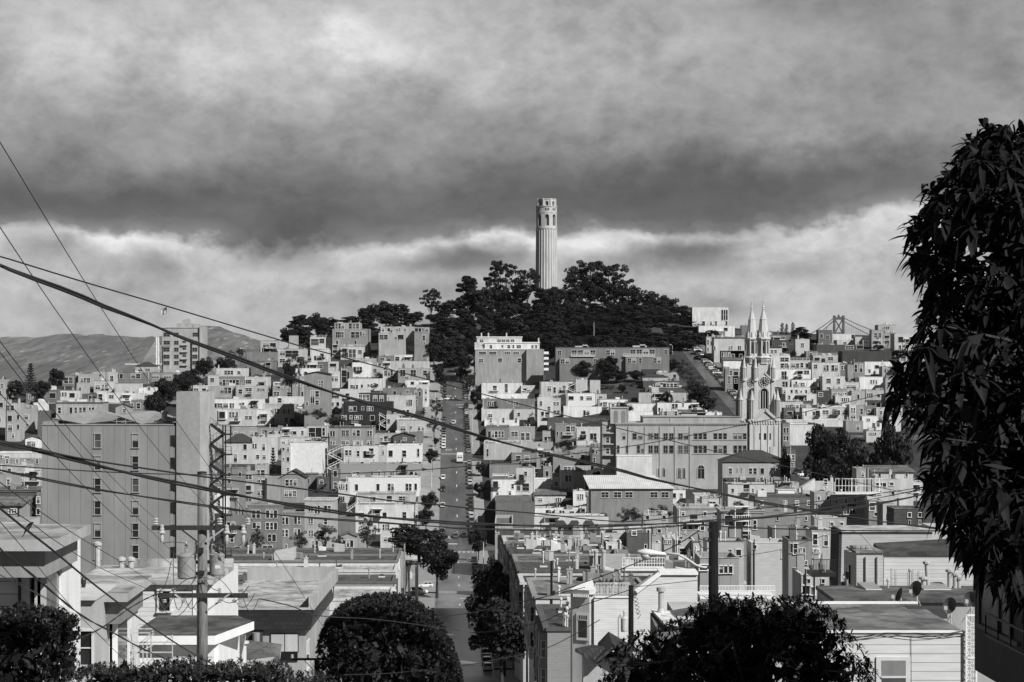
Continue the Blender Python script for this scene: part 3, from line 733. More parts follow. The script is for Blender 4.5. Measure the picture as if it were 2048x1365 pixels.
parse((940, 860), 4.096, '''
380 100 640 150 .5 | 560,110,60,25
340 190 547 262 .32 | 378,215,35,35 447,215,35,35
545 170 682 305 .4 | 560,180,100,40*3 605,262,50,42*2
600 300 672 415 .38 | 620,340,22,42
465 315 602 410 .66 | 493,335,25,38 525,335,25,38
480 405 667 490 .74 n
735 340 850 510 .58 | 782,375,20,48 810,375,20,48 787,470,15,20 812,470,15,20 | pale house with two tall dark windows over two small ones
848 340 948 500 .44 b
678 360 738 510 .2 | 690,400,30,60
680 200 990 310 .36 b | 910,205,28,40 825,210,25,30
990 145 1085 310 .3 | 1000,160,15,35 1030,160,15,35 1010,230,15,35
740 295 1012 345 .46 | 770,305,120,28*4
530 535 782 600 .66 e T505 n | 560,560,30,25 700,560,50,30*3 | pale house with a tiled roof and two little dormers
845 500 990 610 .74 | 880,530,50,40*3
960 545 1120 640 .3 r Y690
1130 560 1372 645 .52 r Y680 | 1160,610,30,30
520 640 697 755 .76 | 650,670,38,45*2 540,690,20,30 | white house with one glazed double door
695 655 905 740 .72 | 735,665,40,45*2 820,670,30,40
905 640 1000 720 .66 | 915,650,25,50
990 640 1110 715 .5 b | 1000,665,70,20
1080 700 1135 740 .74 n
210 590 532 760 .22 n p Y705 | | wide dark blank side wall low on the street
525 710 1135 840 .68 Y620 | 705,790,22,55 735,790,22,55 760,790,22,55 810,790,22,50 835,790,22,50 930,780,22,50 960,780,22,50 985,780,22,50 | white terrace house with dark awnings over glass doors
205 770 350 880 .45 n Y600 | 215,790,20,50
350 832 575 900 .62 n Y540
575 845 715 905 .74 Y520 | 590,865,75,25*3
850 815 1080 900 .12 n Y530
1420 700 1625 760 .5 r Y560
1700 640 2060 850 .42 c Y520 | 1745,755,28,60 1790,755,28,60 1840,750,28,60 1890,760,28,60 2000,750,30,60 | ornate grey house with a curved white cornice
1900 560 2060 660 .6 r Y600 | 1960,590,50,40
1840 530 1960 620 .62 Y620 | 1860,560,40,30
1310 810 1500 870 .72 Y500 | 1330,815,30,50 1410,815,30,50
1500 800 1700 870 .42 r Y480
1085 850 1285 1010 .6 s Y430 | 1110,880,25,30
1285 845 1490 1010 .1 r Y425 | 1330,830,30,30
1115 925 1240 1015 .68 Y405 | 1140,950,20,30
1385 930 1560 1000 .66 Y440 | 1400,950,30,30
1590 890 1680 980 .55 Y420 | 1590,905,60,28*4
1680 905 1840 1060 .56 s Y400 | 1720,975,45,50 1700,900,25,30
1830 925 2010 1070 .62 s Y395 | 1850,990,30,40
1080 985 1290 1050 .3 Y400 n
''')
# the church block and the slope behind it
parse((1080, 660), 3.9, '''
800 365 1000 430 .5 h T345 n | 900,400,25,20
905 335 1085 400 .48 | 945,350,20,25 1040,350,20,25
820 450 1135 500 .1 | 905,420,30,28 960,420,110,28*4 | black house with a row of pale lit-looking blinds
805 400 1115 455 .09 | 908,418,175,30*6
770 490 1155 560 .54 | 880,500,20,25 1000,505,30,20
870 450 925 530 .62 n
115 345 200 400 .76 n
0 405 320 500 .62 | 60,440,25,35 105,450,18,40 150,450,18,40 225,420,40,25 180,440,20,35 | pale house behind a white zigzag stair
280 390 370 470 .6 r
390 395 470 510 .6 n
205 495 432 600 .76 s | 225,520,35,25 315,520,22,25 365,520,38,25 | white house with three small dark square windows
435 500 520 560 .55 | 460,515,25,20
455 545 685 605 .76 | 470,570,15,30 500,570,15,30
100 535 162 660 .6 | 105,565,45,20*2 105,630,50,25*2
-20 530 102 740 .7 | 0,560,15,30 10,640,20,30 60,600,20,30
185 600 482 670 .76 n | 340,630,14,28
545 575 912 640 .76 n | 560,580,20,20
690 640 882 710 .78 n
915 570 1305 650 .76 | 1030,580,45,35*2 1110,570,12,28 1160,590,25,25 925,610,12,25 1220,580,40,25 | white house cluster with a shed dormer and vents
1095 650 1290 690 .74 e T630 n
1225 645 1420 690 .74
940 640 1100 690 .5
60 690 512 740 .10 n d
120 735 282 860 .33 | 130,795,12,30 160,795,12,30 205,755,70,38*2
285 765 487 890 .66 | 313,820,45,35 392,810,22,45 418,810,22,45 | pale house with a wide window and a tall pair
20 790 112 880 .48 | 35,835,50,30*2
0 880 100 1000 .46 | 10,950,80,30*3 10,1030,80,30*3
110 915 385 1010 .42 b | 240,975,22,35 320,975,22,38
''')
# the right slope
parse((1380, 580), 4.2667, '''
20 150 328 312 .72 n Y1190 | 105,270,22,35 172,270,14,35 213,270,18,40 305,270,14,30 268,175,55,80*3 | big plain modern white block on the crest with a roof-edge row of stubs
75 310 382 385 .74 | 290,325,30,25
145 355 300 400 .3
140 400 215 560 .58 | 148,430,12,35 148,495,12,30 175,440,15,30
205 410 465 610 .62 r c | 330,480,12,30 350,480,12,30 410,480,10,30 425,480,10,30 205,485,12,30 | tall pale house with a railed roof terrace beside the parked cars
255 520 475 610 .46 | 270,535,75,35*5
285 600 445 690 .76 e T590 n
300 675 425 860 .33 | 375,700,35,30 320,740,25,60 340,690,20,40
368 740 432 860 .09 | 380,760,20,35
440 305 490 400 .2
665 385 862 445 .16 d | 670,400,150,22*3 | low flat modern black house with a white roof edge
690 430 842 510 .07 | 790,455,22,30 | black house with one white double window
670 490 785 560 .6 h T475 n | 690,515,20,25 720,515,20,25
660 430 715 500 .5
690 560 855 690 .72 r | 775,580,70,30*2 775,630,65,35*2
715 680 858 780 .74 | 783,700,18,65 805,700,18,65 | white house with two tall french windows
855 600 1027 690 .6 r | 865,630,30,30 905,630,25,35 945,625,20,35 990,630,20,35
857 680 1032 750 .76 | 920,690,40,28 975,690,40,28 | white house with two garage-like windows
700 770 852 840 .62 | 790,785,45,45*2 725,830,20,30 750,830,20,30
868 770 1087 840 .76 | 900,785,15,30 945,795,35,30*2 1040,800,20,20
1040 620 1282 750 .64 | 1140,645,45,45*2 1208,645,55,45*2 1060,640,25,30
1050 560 1262 625 .56 r | 1065,580,40,25 1180,575,40,25
990 525 1090 570 .2 | 1020,540,20,20
1280 625 1345 730 .25 | 1290,650,18,30 1315,650,18,30
1345 640 1402 790 .4
1398 620 1492 790 .33 p | 1405,640,20,60 1450,640,20,60 | dark striped house with open stair posts
1490 615 1725 720 .74 | 1580,645,30,25 1525,680,15,25 1650,650,25,25
1445 745 1645 860 .78 n | 1540,770,12,30 1562,770,12,30 1585,770,12,30 | bright white house with three slit windows
1640 655 1785 750 .5 | 1660,680,60,25*3
1130 740 1322 860 .66 | 1165,760,35,35 1255,760,25,40 1170,830,25,30
1320 790 1448 860 .6 | 1340,815,60,25
785 835 1027 910 .72 | 800,855,15,30 860,855,15,25 900,855,15,25 985,855,12,30 | off-white house with a thin row of upright windows
815 890 1080 970 .7 | 840,905,15,25 895,905,18,30 980,905,15,35 1040,935,12,30
1075 862 1207 960 .06 | 1100,880,30,30 | black flat-fronted house among the white ones
1205 848 1342 920 .42 | 1220,880,120,25*6
1240 905 1385 970 .66 | 1295,925,65,28*4
1380 862 1492 970 .5
1490 855 1655 930 .52 | 1510,885,50,28*3 1600,890,20,25
755 955 965 1030 .6 | 820,985,110,25*4
800 950 1045 1010 .09 n | 825,980,200,25*6
958 1010 1125 1110 .72 | 985,1040,10,30 1050,1040,15,30
1120 1000 1362 1100 .62 c | 1130,1030,50,30 1230,1030,48,30 1300,1030,18,35 1325,1030,18,35
1360 980 1422 1110 .64 B | 1375,1010,35,40*2 1375,1065,35,30
1420 985 1482 1110 .42 | 1455,1015,18,45
1482 990 1592 1090 .27 | 1515,1025,22,20
1590 1010 1850 1110 .6 | 1655,1035,20,30 1730,1055,14,30 1790,1035,15,35 1620,1035,20,30
800 1010 900 1090 .12 | 830,1040,40,25
820 1115 1345 1160 .7 l | 900,1130,20,15
850 1150 1110 1320 .72 n D30 | | large blank pale side wall behind the park trees
790 1140 852 1330 .32 | 800,1180,15,40 825,1180,15,40 800,1250,15,40 825,1250,15,40
1330 1120 1478 1210 .38 | 1420,1160,25,35
1470 1080 1602 1180 .76 | 1510,1100,25,20
1580 1140 1635 1220 .74 n | 1597,1140,20,25
1505 1205 1640 1290 .62 | 1530,1220,60,18*4
1640 1100 1800 1200 .64 | 1680,1130,25,30
1550 345 1652 500 .46 | 1575,370,20,35 1610,370,20,35 1575,430,20,35 1610,430,20,35
1605 300 1760 360 .52 | 1640,315,60,20*4
1650 370 1760 490 .36 | 1665,390,12,30 1690,390,12,30 1715,390,12,30 1665,440,12,30 1690,440,12,30 1715,440,12,30
1080 470 1480 560 .08 | 1425,475,50,28 1330,480,60,25
1300 525 1720 610 .06 n
1210 378 1405 440 .72 n | 1380,385,20,30
1255 430 1480 475 .66 | 1310,445,25,18
1095 345 1215 480 .14 | 1110,380,25,30 1160,390,25,30
1410 400 1470 480 .6 n
''')
parse((1400, 880), 4.2667, '''
230 345 772 385 .06 Y668 | 480,335,28,40 550,335,40,42*2
238 382 662 475 .64 b Y640 | | low pale wall with faint scrawled marks
660 370 845 480 .5 Y630
980 365 1150 440 .6 Y640 | 1060,340,25,40
845 470 975 540 .3 Y540
470 490 980 600 .22 Y520 d
975 450 1128 670 .46 Y470 | | tall blank grey box under the wooden roof deck
1126 472 1442 670 .52 s Y469
1335 245 1440 480 .42 Y540
1475 275 1820 345 .62 e T265 Y545 | 1500,370,30,20
1478 338 1702 480 .58 Y540 | 1500,370,30,30 1545,370,40,30 1620,365,30,25
1440 520 1560 680 .3 Y460 | 1450,540,40,60
1560 540 1660 690 .5 p Y440
540 620 945 760 .33 b Y420 | | brick side wall low beside the utility pole
180 610 545 850 .34 c Y410 | 215,650,60,75 365,650,60,75 365,785,60,55 455,690,25,70 | grey house front with two tall pale framed windows
1000 670 1250 760 .5 Y390
620 760 960 850 .32 d Y360
1655 590 1920 770 .09 k Y360 | | black shingled steep gable behind the big leaves
955 780 1115 1010 .54 Y330 | 965,810,35,80 970,940,40,60 1060,820,30,80 | pale house with tall windows over a black iron balcony
440 880 745 1040 .62 s Y330 | 460,900,20,30 700,945,25,60
60 870 375 1010 .56 s Y330 | 250,940,18,40 310,940,38,45
755 860 955 1090 .34 Y300 | 770,890,20,70 800,890,30,80 850,930,20,100 880,930,15,100
0 1010 332 1160 .4 p Y235 | 0,1070,60,40 165,1080,115,55*3
865 1155 1112 1290 .54 Y215 | 880,1250,50,60 950,1260,30,60
''')
def fill_slopes():
 """more houses where the slopes would otherwise stand bare"""
 rg = random.Random(21); cov = set(); q = 8
 def cover(x0, y0, x1, y1):
  for a in range(int(x0 // q), int(x1 // q) + 1):
   for b in range(int(y0 // q), int(y1 // q) + 1): cov.add((a, b))
 for h in HOUSES: cover(h['px'] - h['w'] / 2, h['top'], h['px'] + h['w'] / 2, 2 * h['py'] - h['top'])
 for r in [(85, 785, 415, 1130), (1205, 815, 1500, 980), (1475, 600, 1560, 980), (1112, 695, 1340, 750), (950, 670, 1098, 770), (1140, 715, 1295, 795), (1320, 716, 1366, 760), (1356, 700, 1480, 830), (1165, 740, 1205, 800), (326, 640, 410, 735), (840, 640, 965, 1200), (1610, 850, 1860, 960), (285, 715, 430, 830), (860, 560, 1420, 700), (30, 730, 130, 770), (640, 815, 690, 850)]: cover(*r)
 zones = [(0, 455, 752, 1000), (430, 856, 700, 1090), (955, 1420, 760, 1060), (1300, 1420, 740, 830), (1555, 1860, 668, 1000), (1385, 1480, 660, 720)]
 for (a, b, y0, y1) in zones:
  y = y0
  while y < y1:
   x = a
   while x < b:
    w, h = rg.uniform(26, 58), rg.uniform(24, 44); x1 = min(x + w, b)
    cells = [(i, j) for i in range(int(x // q), int(x1 // q) + 1) for j in range(int(y // q), int((y + h) // q) + 1)]
    if x1 - x > 18 and sum(c in cov for c in cells) < .3 * len(cells):
     ws = []; n = rg.choice([0, 1, 2, 2, 3]); wy = y + rg.uniform(6, 12)
     for i in range(n): ws.append((x + (x1 - x) * (i + .5) / n - 3, wy, rg.choice([4, 5, 7, 9]), rg.choice([6, 8, 10])))
     house(x, y, x1, y + h, rg.choice([.12, .25, .35, .45, .55, .62, .7, .74]), rg.choice(['', '', 's', 'c', 'r', 'n']), ws)
     cover(x, y, x1, y + h); x = x1
    x += 9
   y += 11
fill_slopes()
# ------------------------------------------------------------------ arches on a wall that may bend round a tower
def arch_wall(m, f, u0, u1, v0, v1, bays, thick, mi=0):
 """wall u0..u1, v0..v1 with arched openings bays=[(uc, w, vs, vt)]; f(u, v, d) gives the point, d is depth into the wall"""
 edges = u0
 def q(a, b, c, d): m.poly([f(*a, 0), f(*b, 0), f(*c, 0), f(*d, 0)], mi)
 for (uc, w, vs, vt) in bays:
  a, b = uc - w / 2, uc + w / 2; r = w / 2; spring = vt - r
  n = max(1, int((a - edges) / 1.2))
  for i in range(n): q((edges + (a - edges) * i / n, v0), (edges + (a - edges) * (i + 1) / n, v0), (edges + (a - edges) * (i + 1) / n, v1), (edges + (a - edges) * i / n, v1))
  if vs > v0: q((a, v0), (b, v0), (b, vs), (a, vs))
  K = 8; pts = [(a, vs)] + [(uc - r * math.cos(math.pi * k / K), spring + r * math.sin(math.pi * k / K)) for k in range(K + 1)] + [(b, vs)]
  for k in range(1, K + 1): q(pts[k], pts[k + 1], (pts[k + 1][0], v1), (pts[k][0], v1))
  pts.append(pts[0])
  for p1, p2 in zip(pts, pts[1:]): m.poly([f(*p1, 0), f(*p1, thick), f(*p2, thick), f(*p2, 0)], mi)
  edges = b
 n = max(1, int((u1 - edges) / 1.2))
 for i in range(n): q((edges + (u1 - edges) * i / n, v0), (edges + (u1 - edges) * (i + 1) / n, v0), (edges + (u1 - edges) * (i + 1) / n, v1), (edges + (u1 - edges) * i / n, v1))
def on_cyl(cx, cy, R, a0=-math.pi / 2):
 def f(u, v, d):
  a = a0 + u / R; return (cx + (R - d) * math.cos(a), cy + (R - d) * math.sin(a), v)
 return f
def on_flat(o, ux, nx):
 o, ux, nx = Vector(o), Vector(ux).normalized(), Vector(nx).normalized()
 def f(u, v, d): return o + ux * u - nx * d + Vector((0, 0, v))
 return f
def build_coit():
 Y = 1230.0; k = Y / FOC; c = P(1093, 640, Y); X = c.x
 z = lambda py: (HORIZON - py) * k
 zb = ground(X, Y) - 1
 root = thing('fluted_tower', (X, Y, zb), 'tall pale fluted concrete tower standing on the wooded hilltop', 'tower')
 con = mat('concrete', 0.44, 0.9)
 m = MB(); NF = 24; prof = []
 for i in range(NF):
  a = 2 * math.pi * i / NF
  for da, rr in ((0.0, 1.0), (0.03, 1.0), (0.07, .955), (0.13, .94), (0.19, .955), (0.23, 1.0)): prof.append((a + da, rr))
 def ring(R, zz):
  n = len(m.v); m.v += [(X + R * rr * math.cos(a), Y + R * rr * math.sin(a), zz) for a, rr in prof]; return n
 zs = [zb, z(600), z(560), z(520), z(490), z(459)]; Rs = [6.35, 6.3, 6.24, 6.18, 6.12, 6.05]
 rings = [ring(R_, zz) for R_, zz in zip(Rs, zs)]; n = len(prof)
 for a, b in zip(rings, rings[1:]):
  for i in range(n): m.f.append((a + i, a + (i + 1) % n, b + (i + 1) % n, b + i)); m.m.append(0)
 m.build('fluted_shaft', con, root)
 m = MB(); Rd = 5.95
 m.lathe(X, Y, [(Rd + .15, z(459)), (Rd + .15, z(455.5)), (Rd, z(455))], 48, cap=False)
 c_ = 2 * math.pi * Rd; f = on_cyl(X, Y, Rd, -math.pi / 2 + .04)
 bays = [(c_ * i / 8 - c_ / 2, 2.4, z(452.5), z(430.0)) for i in range(1, 8)]
 arch_wall(m, f, -c_ / 2, c_ / 2, z(455), z(427), bays, 1.1)
 m.build('arcade', con, root)
 m = MB()
 sm = [(c_ * i / 8 - c_ / 2 + j, .62, z(423), z(417.3)) for i in range(1, 8) for j in (-.95, 0, .95)]
 arch_wall(m, f, -c_ / 2, c_ / 2, z(427), z(415), sm, .6)
 m.lathe(X, Y, [(Rd, z(427)), (Rd + .12, z(427)), (Rd + .12, z(425.8)), (Rd, z(425.6))], 48, cap=False)
 m.lathe(X, Y, [(Rd, z(415)), (Rd + .25, z(415)), (Rd + .25, z(413.4)), (Rd - .6, z(413.2))], 48, cap=False)
 m.build('frieze', con, root)
 m = MB(); Ru = 5.25; f = on_cyl(X, Y, Ru, -math.pi / 2 + .04); cu = 2 * math.pi * Ru
 arch_wall(m, f, -cu / 2, cu / 2, z(413.3), z(400.2), [(cu * i / 8 - cu / 2, 1.7, z(413), z(403.5)) for i in range(1, 8)], .8)
 m.lathe(X, Y, [(Ru, z(400.2)), (Ru + .2, z(400.2)), (Ru + .2, z(398.8)), (Ru - .7, z(398.8)), (Ru - .7, z(402))], 48)
 for i in range(8):
  a = -math.pi / 2 + .04 + 2 * math.pi * (i + .5) / 8
  m.lathe(X + (Ru + .1) * math.cos(a), Y + (Ru + .1) * math.sin(a), [(.55, z(413)), (.5, z(399.6)), (.3, z(398.4))], 8)
 m.build('upper_loggia', con, root)
 m = MB(); m.lathe(X, Y, [(4.4, z(460)), (4.4, z(414)), (4.0, z(414)), (4.0, z(401))], 32)
 m.build('core', mat('concrete', .3), root)
 m = MB()
 for py in (478, 497, 520, 548): m.box(X - .28, X + .28, Y - 5.75, Y - 5.7, z(py) - .5, z(py) + .5)
 m.build('slit_window', DARKP, root)
 p = P(1071, 610, Y - 14); r2 = thing('hilltop_lodge', (p.x, p.y, ground(p.x, p.y)), 'small pale blocky stub of masonry among trees at the tower base', 'building')
 m = MB(); a, b = P(1064, 598, p.y), P(1077, 625, p.y); m.box(a.x, b.x, p.y, p.y + 6, ground(a.x, p.y) - 1, a.z); m.build('wall', con, r2)
 m = MB(); m.box(a.x - .2, b.x + .2, p.y - .2, p.y + 6.2, a.z, a.z + .5); m.build('roof', con, r2)
build_coit()
def spire(m, x, y, zb, zt, r, n=8):
 m.lathe(x, y, [(r, zb), (r * .55, zb + (zt - zb) * .45), (.02, zt)], n, rot=math.pi / 8)
def church_tower(X, Y, k, label):
 z = lambda py: (HORIZON - py) * k
 st = mat('concrete', .5, .9)
 zb = ground(X, Y) - 6
 root = thing('church_tower', (X, Y, zb), label, 'church tower', 'twin church towers')
 w0, w1 = 5.5, 3.0
 m = MB(); m.box(X - w0, X + w0, Y - w0, Y + w0, zb, z(842))
 for dx in (-w0 + .4, -w0 + 2.0, w0 - 2.0, w0 - .4, -1.2, 1.2): m.box(X + dx - .3, X + dx + .3, Y - w0 - .25, Y - w0 - .003, zb, z(850))
 for side in (-1, 1):
  m.box(X - w0 - .3, X + w0 + .3, Y + side * w0 - .3, Y + side * w0 + .3, z(842), z(839))
  m.box(X + side * w0 - .3, X + side * w0 + .3, Y - w0 + .3, Y + w0 - .3, z(842), z(839))
 for i in range(12):
  u = -w0 + .5 + i * (2 * w0 - 1) / 11; m.box(X + u - .22, X + u + .22, Y - w0 - .28, Y - w0 - .004, z(848), z(842))
 m.build('base_stage', st, root)
 m = MB(); yf = Y - w0 - .1
 m.poly([(X - 4.2, yf, z(840)), (X + 4.2, yf, z(840)), (X, yf, z(820))]); 
 for s in (-1, 1): m.bar((X + s * 4.5, yf - .15, z(841)), (X, yf - .15, z(818.5)), .7, .9)
 m.bar((X - 4.5, yf + .3, z(841)), (X, yf + .3, z(818.5)), .5, .5); m.bar((X + 4.5, yf + .3, z(841)), (X, yf + .3, z(818.5)), .5, .5)
 m.build('lower_gable', st, root)
 for j in range(3):
  m = MB(); xx = X - 1.6 + 1.6 * j
  m.box(xx - .45, xx + .45, Y - w0 - .03, Y - w0 - .006, z(879), z(866)); m.build('window', GLASS, root)
 m = MB(); f = on_flat((X, Y - w1, 0), (1, 0, 0), (0, -1, 0))
 arch_wall(m, f, -w1, w1, z(840), z(756), [(0, 2.5, z(818), z(777))], .9)
 m.box(X - w1, X + w1, Y - w1 + 1.0, Y + w1, z(843), z(756)); m.box(X - w1, X - w1 + .5, Y - w1 + .002, Y - w1 + 1, z(842), z(756)); m.box(X + w1 - .5, X + w1, Y - w1 + .002, Y - w1 + 1, z(842), z(756))
 for s in (-1, 1): m.box(X + s * w1 - .5, X + s * w1 + .5, Y - w1 - .35, Y - w1 + .35, z(842), z(756))
 m.build('clock_stage', st, root)
 m = MB()
 for dx in (-.42, .42): m.box(X + dx - .1, X + dx + .1, Y - w1 + .35, Y - w1 + .6, z(818), z(782))
 for r in (1.35, 1.65): 
  m.tube([(X + r * math.cos(a), Y - w1 - .1, z(777) - 1.25 + r * math.sin(a)) for a in [math.pi * i / 12 for i in range(13)]], .13, 5)
 for dx in (-1.65, 1.65): m.tube([(X + dx, Y - w1 - .1, z(818)), (X + dx, Y - w1 - .1, z(777) - 1.2)], .16, 6)
 m.build('window_tracery', st, root)
 m = MB(); m.box(X - 1.25, X + 1.25, Y - w1 + .8, Y - w1 + .9, z(818), z(778)); m.build('arched_window', GLASS, root)
 # upper gable and clock
 m = MB(); yf = Y - w1 - .12; m.poly([(X - 3, yf, z(762)), (X + 3, yf, z(762)), (X, yf, z(747))]); m.poly([(X - 3, yf + .1, z(762)), (X, yf + .1, z(747)), (X + 3, yf + .1, z(762))])
 for s in (-1, 1): m.bar((X + s * 3.3, yf - .1, z(763)), (X, yf - .1, z(745)), .4, .5)
 m.build('upper_gable', st, root)
 cz = z(764); m = MB(); yc = Y - w1 - .16
 n = 24; m.poly([(X + 1.6 * math.cos(2 * math.pi * i / n), yc, cz + 1.6 * math.sin(2 * math.pi * i / n)) for i in range(n)])
 cl = m.build('clock', mat('plain', .03), root)
 m = MB(); m.tube([(X + 1.8 * math.cos(2 * math.pi * i / n), yc - .05, cz + 1.8 * math.sin(2 * math.pi * i / n)) for i in range(n + 1)], .12, 5)
 m.tube([(X + 1.0 * math.cos(2 * math.pi * i / n), yc - .05, cz + 1.0 * math.sin(2 * math.pi * i / n)) for i in range(n + 1)], .05, 5)
 for i in range(12):
  a = 2 * math.pi * i / 12; m.bar((X + .95 * math.cos(a), yc - .05, cz + .95 * math.sin(a)), (X + 1.75 * math.cos(a), yc - .05, cz + 1.75 * math.sin(a)), .16)
 m.build('clock_ring', st, cl)
 m = MB(); m.bar((X, yc - .1, cz), (X + .1, yc - .1, cz + 1.3), .16); m.bar((X, yc - .1, cz), (X + .75, yc - .1, cz - .35), .18); m.build('clock_hand', st, cl)
 # corner turrets in two tiers
 for (off, yb, ys, yt, r) in ((4.6, 842, 800, 778, .85), (3.15, 762, 736, 711, .72)):
  for sx in (-1, 1):
   for sy in (-1, 1):
    m = MB(); x, y = X + sx * off, Y + sy * off
    if off > 4.2: x, y = X + sx * 4.5, Y + sy * 4.5
    m.lathe(x, y, [(r * 1.25, z(yb)), (r * 1.25, z(yb - 3)), (r, z(yb - 4))], 8, rot=math.pi / 8)
    for i in range(8):
     a = 2 * math.pi * (i + .5) / 8; m.lathe(x + r * .9 * math.cos(a), y + r * .9 * math.sin(a), [(.2, z(yb - 4)), (.2, z(ys + 2))], 5)
    m.lathe(x, y, [(r * .6, z(yb - 4)), (r * .6, z(ys + 2))], 8)
    m.lathe(x, y, [(r * 1.1, z(ys + 2)), (r * 1.3, z(ys + 1)), (r * 1.3, z(ys - 1)), (r * .95, z(ys - 1.2))], 8, rot=math.pi / 8)
    spire(m, x, y, z(ys - 1), z(yt), r * 1.0)
    m.build('corner_turret', st, root)
 # neck with its blind arcade, belfry lantern, crown of gablets, spire, finial
 m = MB(); m.box(X - 2, X + 2, Y - 2, Y + 2, z(757), z(728)); m.build('neck', st, root)
 m = MB(); f8 = 2.6
 m.lathe(X, Y, [(2.1, z(731)), (f8, z(728)), (f8, z(727))], 8, rot=math.pi / 8)
 for i in range(8):
  a0 = math.pi / 8 + 2 * math.pi * i / 8; a1 = a0 + 2 * math.pi / 8
  for (ra, va, vb, nb, w, ht) in ((2.5, z(727), z(718), 3, .4, 6.5), (2.05, z(709), z(680.5), 1, .95, 26)):
   p = Vector((X + ra * math.cos(a0), Y + ra * math.sin(a0), 0)); q = Vector((X + ra * math.cos(a1), Y + ra * math.sin(a1), 0))
   nrm = Vector((math.cos((a0 + a1) / 2), math.sin((a0 + a1) / 2), 0)); L_ = (q - p).length
   arch_wall(m, on_flat(p, q - p, nrm), 0, L_, va, vb, [(L_ * (j + .5) / nb, w, va + .25, va + ht * k) for j in range(nb)], .5)
 m.lathe(X, Y, [(2.1, z(730)), (2.1, z(717))], 8, rot=math.pi / 8)
 m.lathe(X, Y, [(2.6, z(718)), (2.9, z(717)), (2.9, z(715)), (2.2, z(713)), (2.2, z(709))], 8, rot=math.pi / 8)
 m.lathe(X, Y, [(2.05, z(681)), (2.4, z(680)), (2.65, z(679)), (2.65, z(676)), (2.1, z(675))], 8, rot=math.pi / 8)
 for i in range(8):
  a = math.pi / 8 + 2 * math.pi * i / 8; m.lathe(X + 2.1 * math.cos(a), Y + 2.1 * math.sin(a), [(.24, z(709)), (.2, z(681))], 6)
 m.build('belfry', st, root)
 m = MB(); m.lathe(X, Y, [(2.1, z(676)), (1.32, z(640)), (1.4, z(638.5)), (1.2, z(638)), (.38, z(621)), (.38, z(619)), (.6, z(618.5)), (.3, z(617)), (.5, z(614)), (.22, z(612)), (.17, z(605)), (.36, z(603.5)), (.15, z(602))], 8, rot=math.pi / 8)
 for i in range(8):
  a = 2 * math.pi * i / 8; x, y = X + 2.0 * math.cos(a), Y + 2.0 * math.sin(a)
  m.lathe(x, y, [(.36, z(676)), (.36, z(671)), (.05, z(663))], 5)
  a += math.pi / 8; m.tube([(X + 2.1 * math.cos(a), Y + 2.1 * math.sin(a), z(676)), (X + .42 * math.cos(a), Y + .42 * math.sin(a), z(622))], .09, 4)
 m.build('spire', mat('concrete', .5), root)
 m = MB(); m.bar((X, Y, z(603)), (X, Y, z(592)), .22); m.bar((X - .6, Y, z(597)), (X + .6, Y, z(597)), .2); m.build('cross', st, root)
 return root
LM_church = 'twin-spired church'
XC = (1526.5 - 1024) / FOC * 760
church_tower(XC, 760, 760 / FOC, 'nearer church spire with the big clock and tall arched window')
church_tower((1503.5 - 1024) / FOC * 785, 785, 785 / FOC * .992, 'farther church spire rising close behind its clock-faced twin')
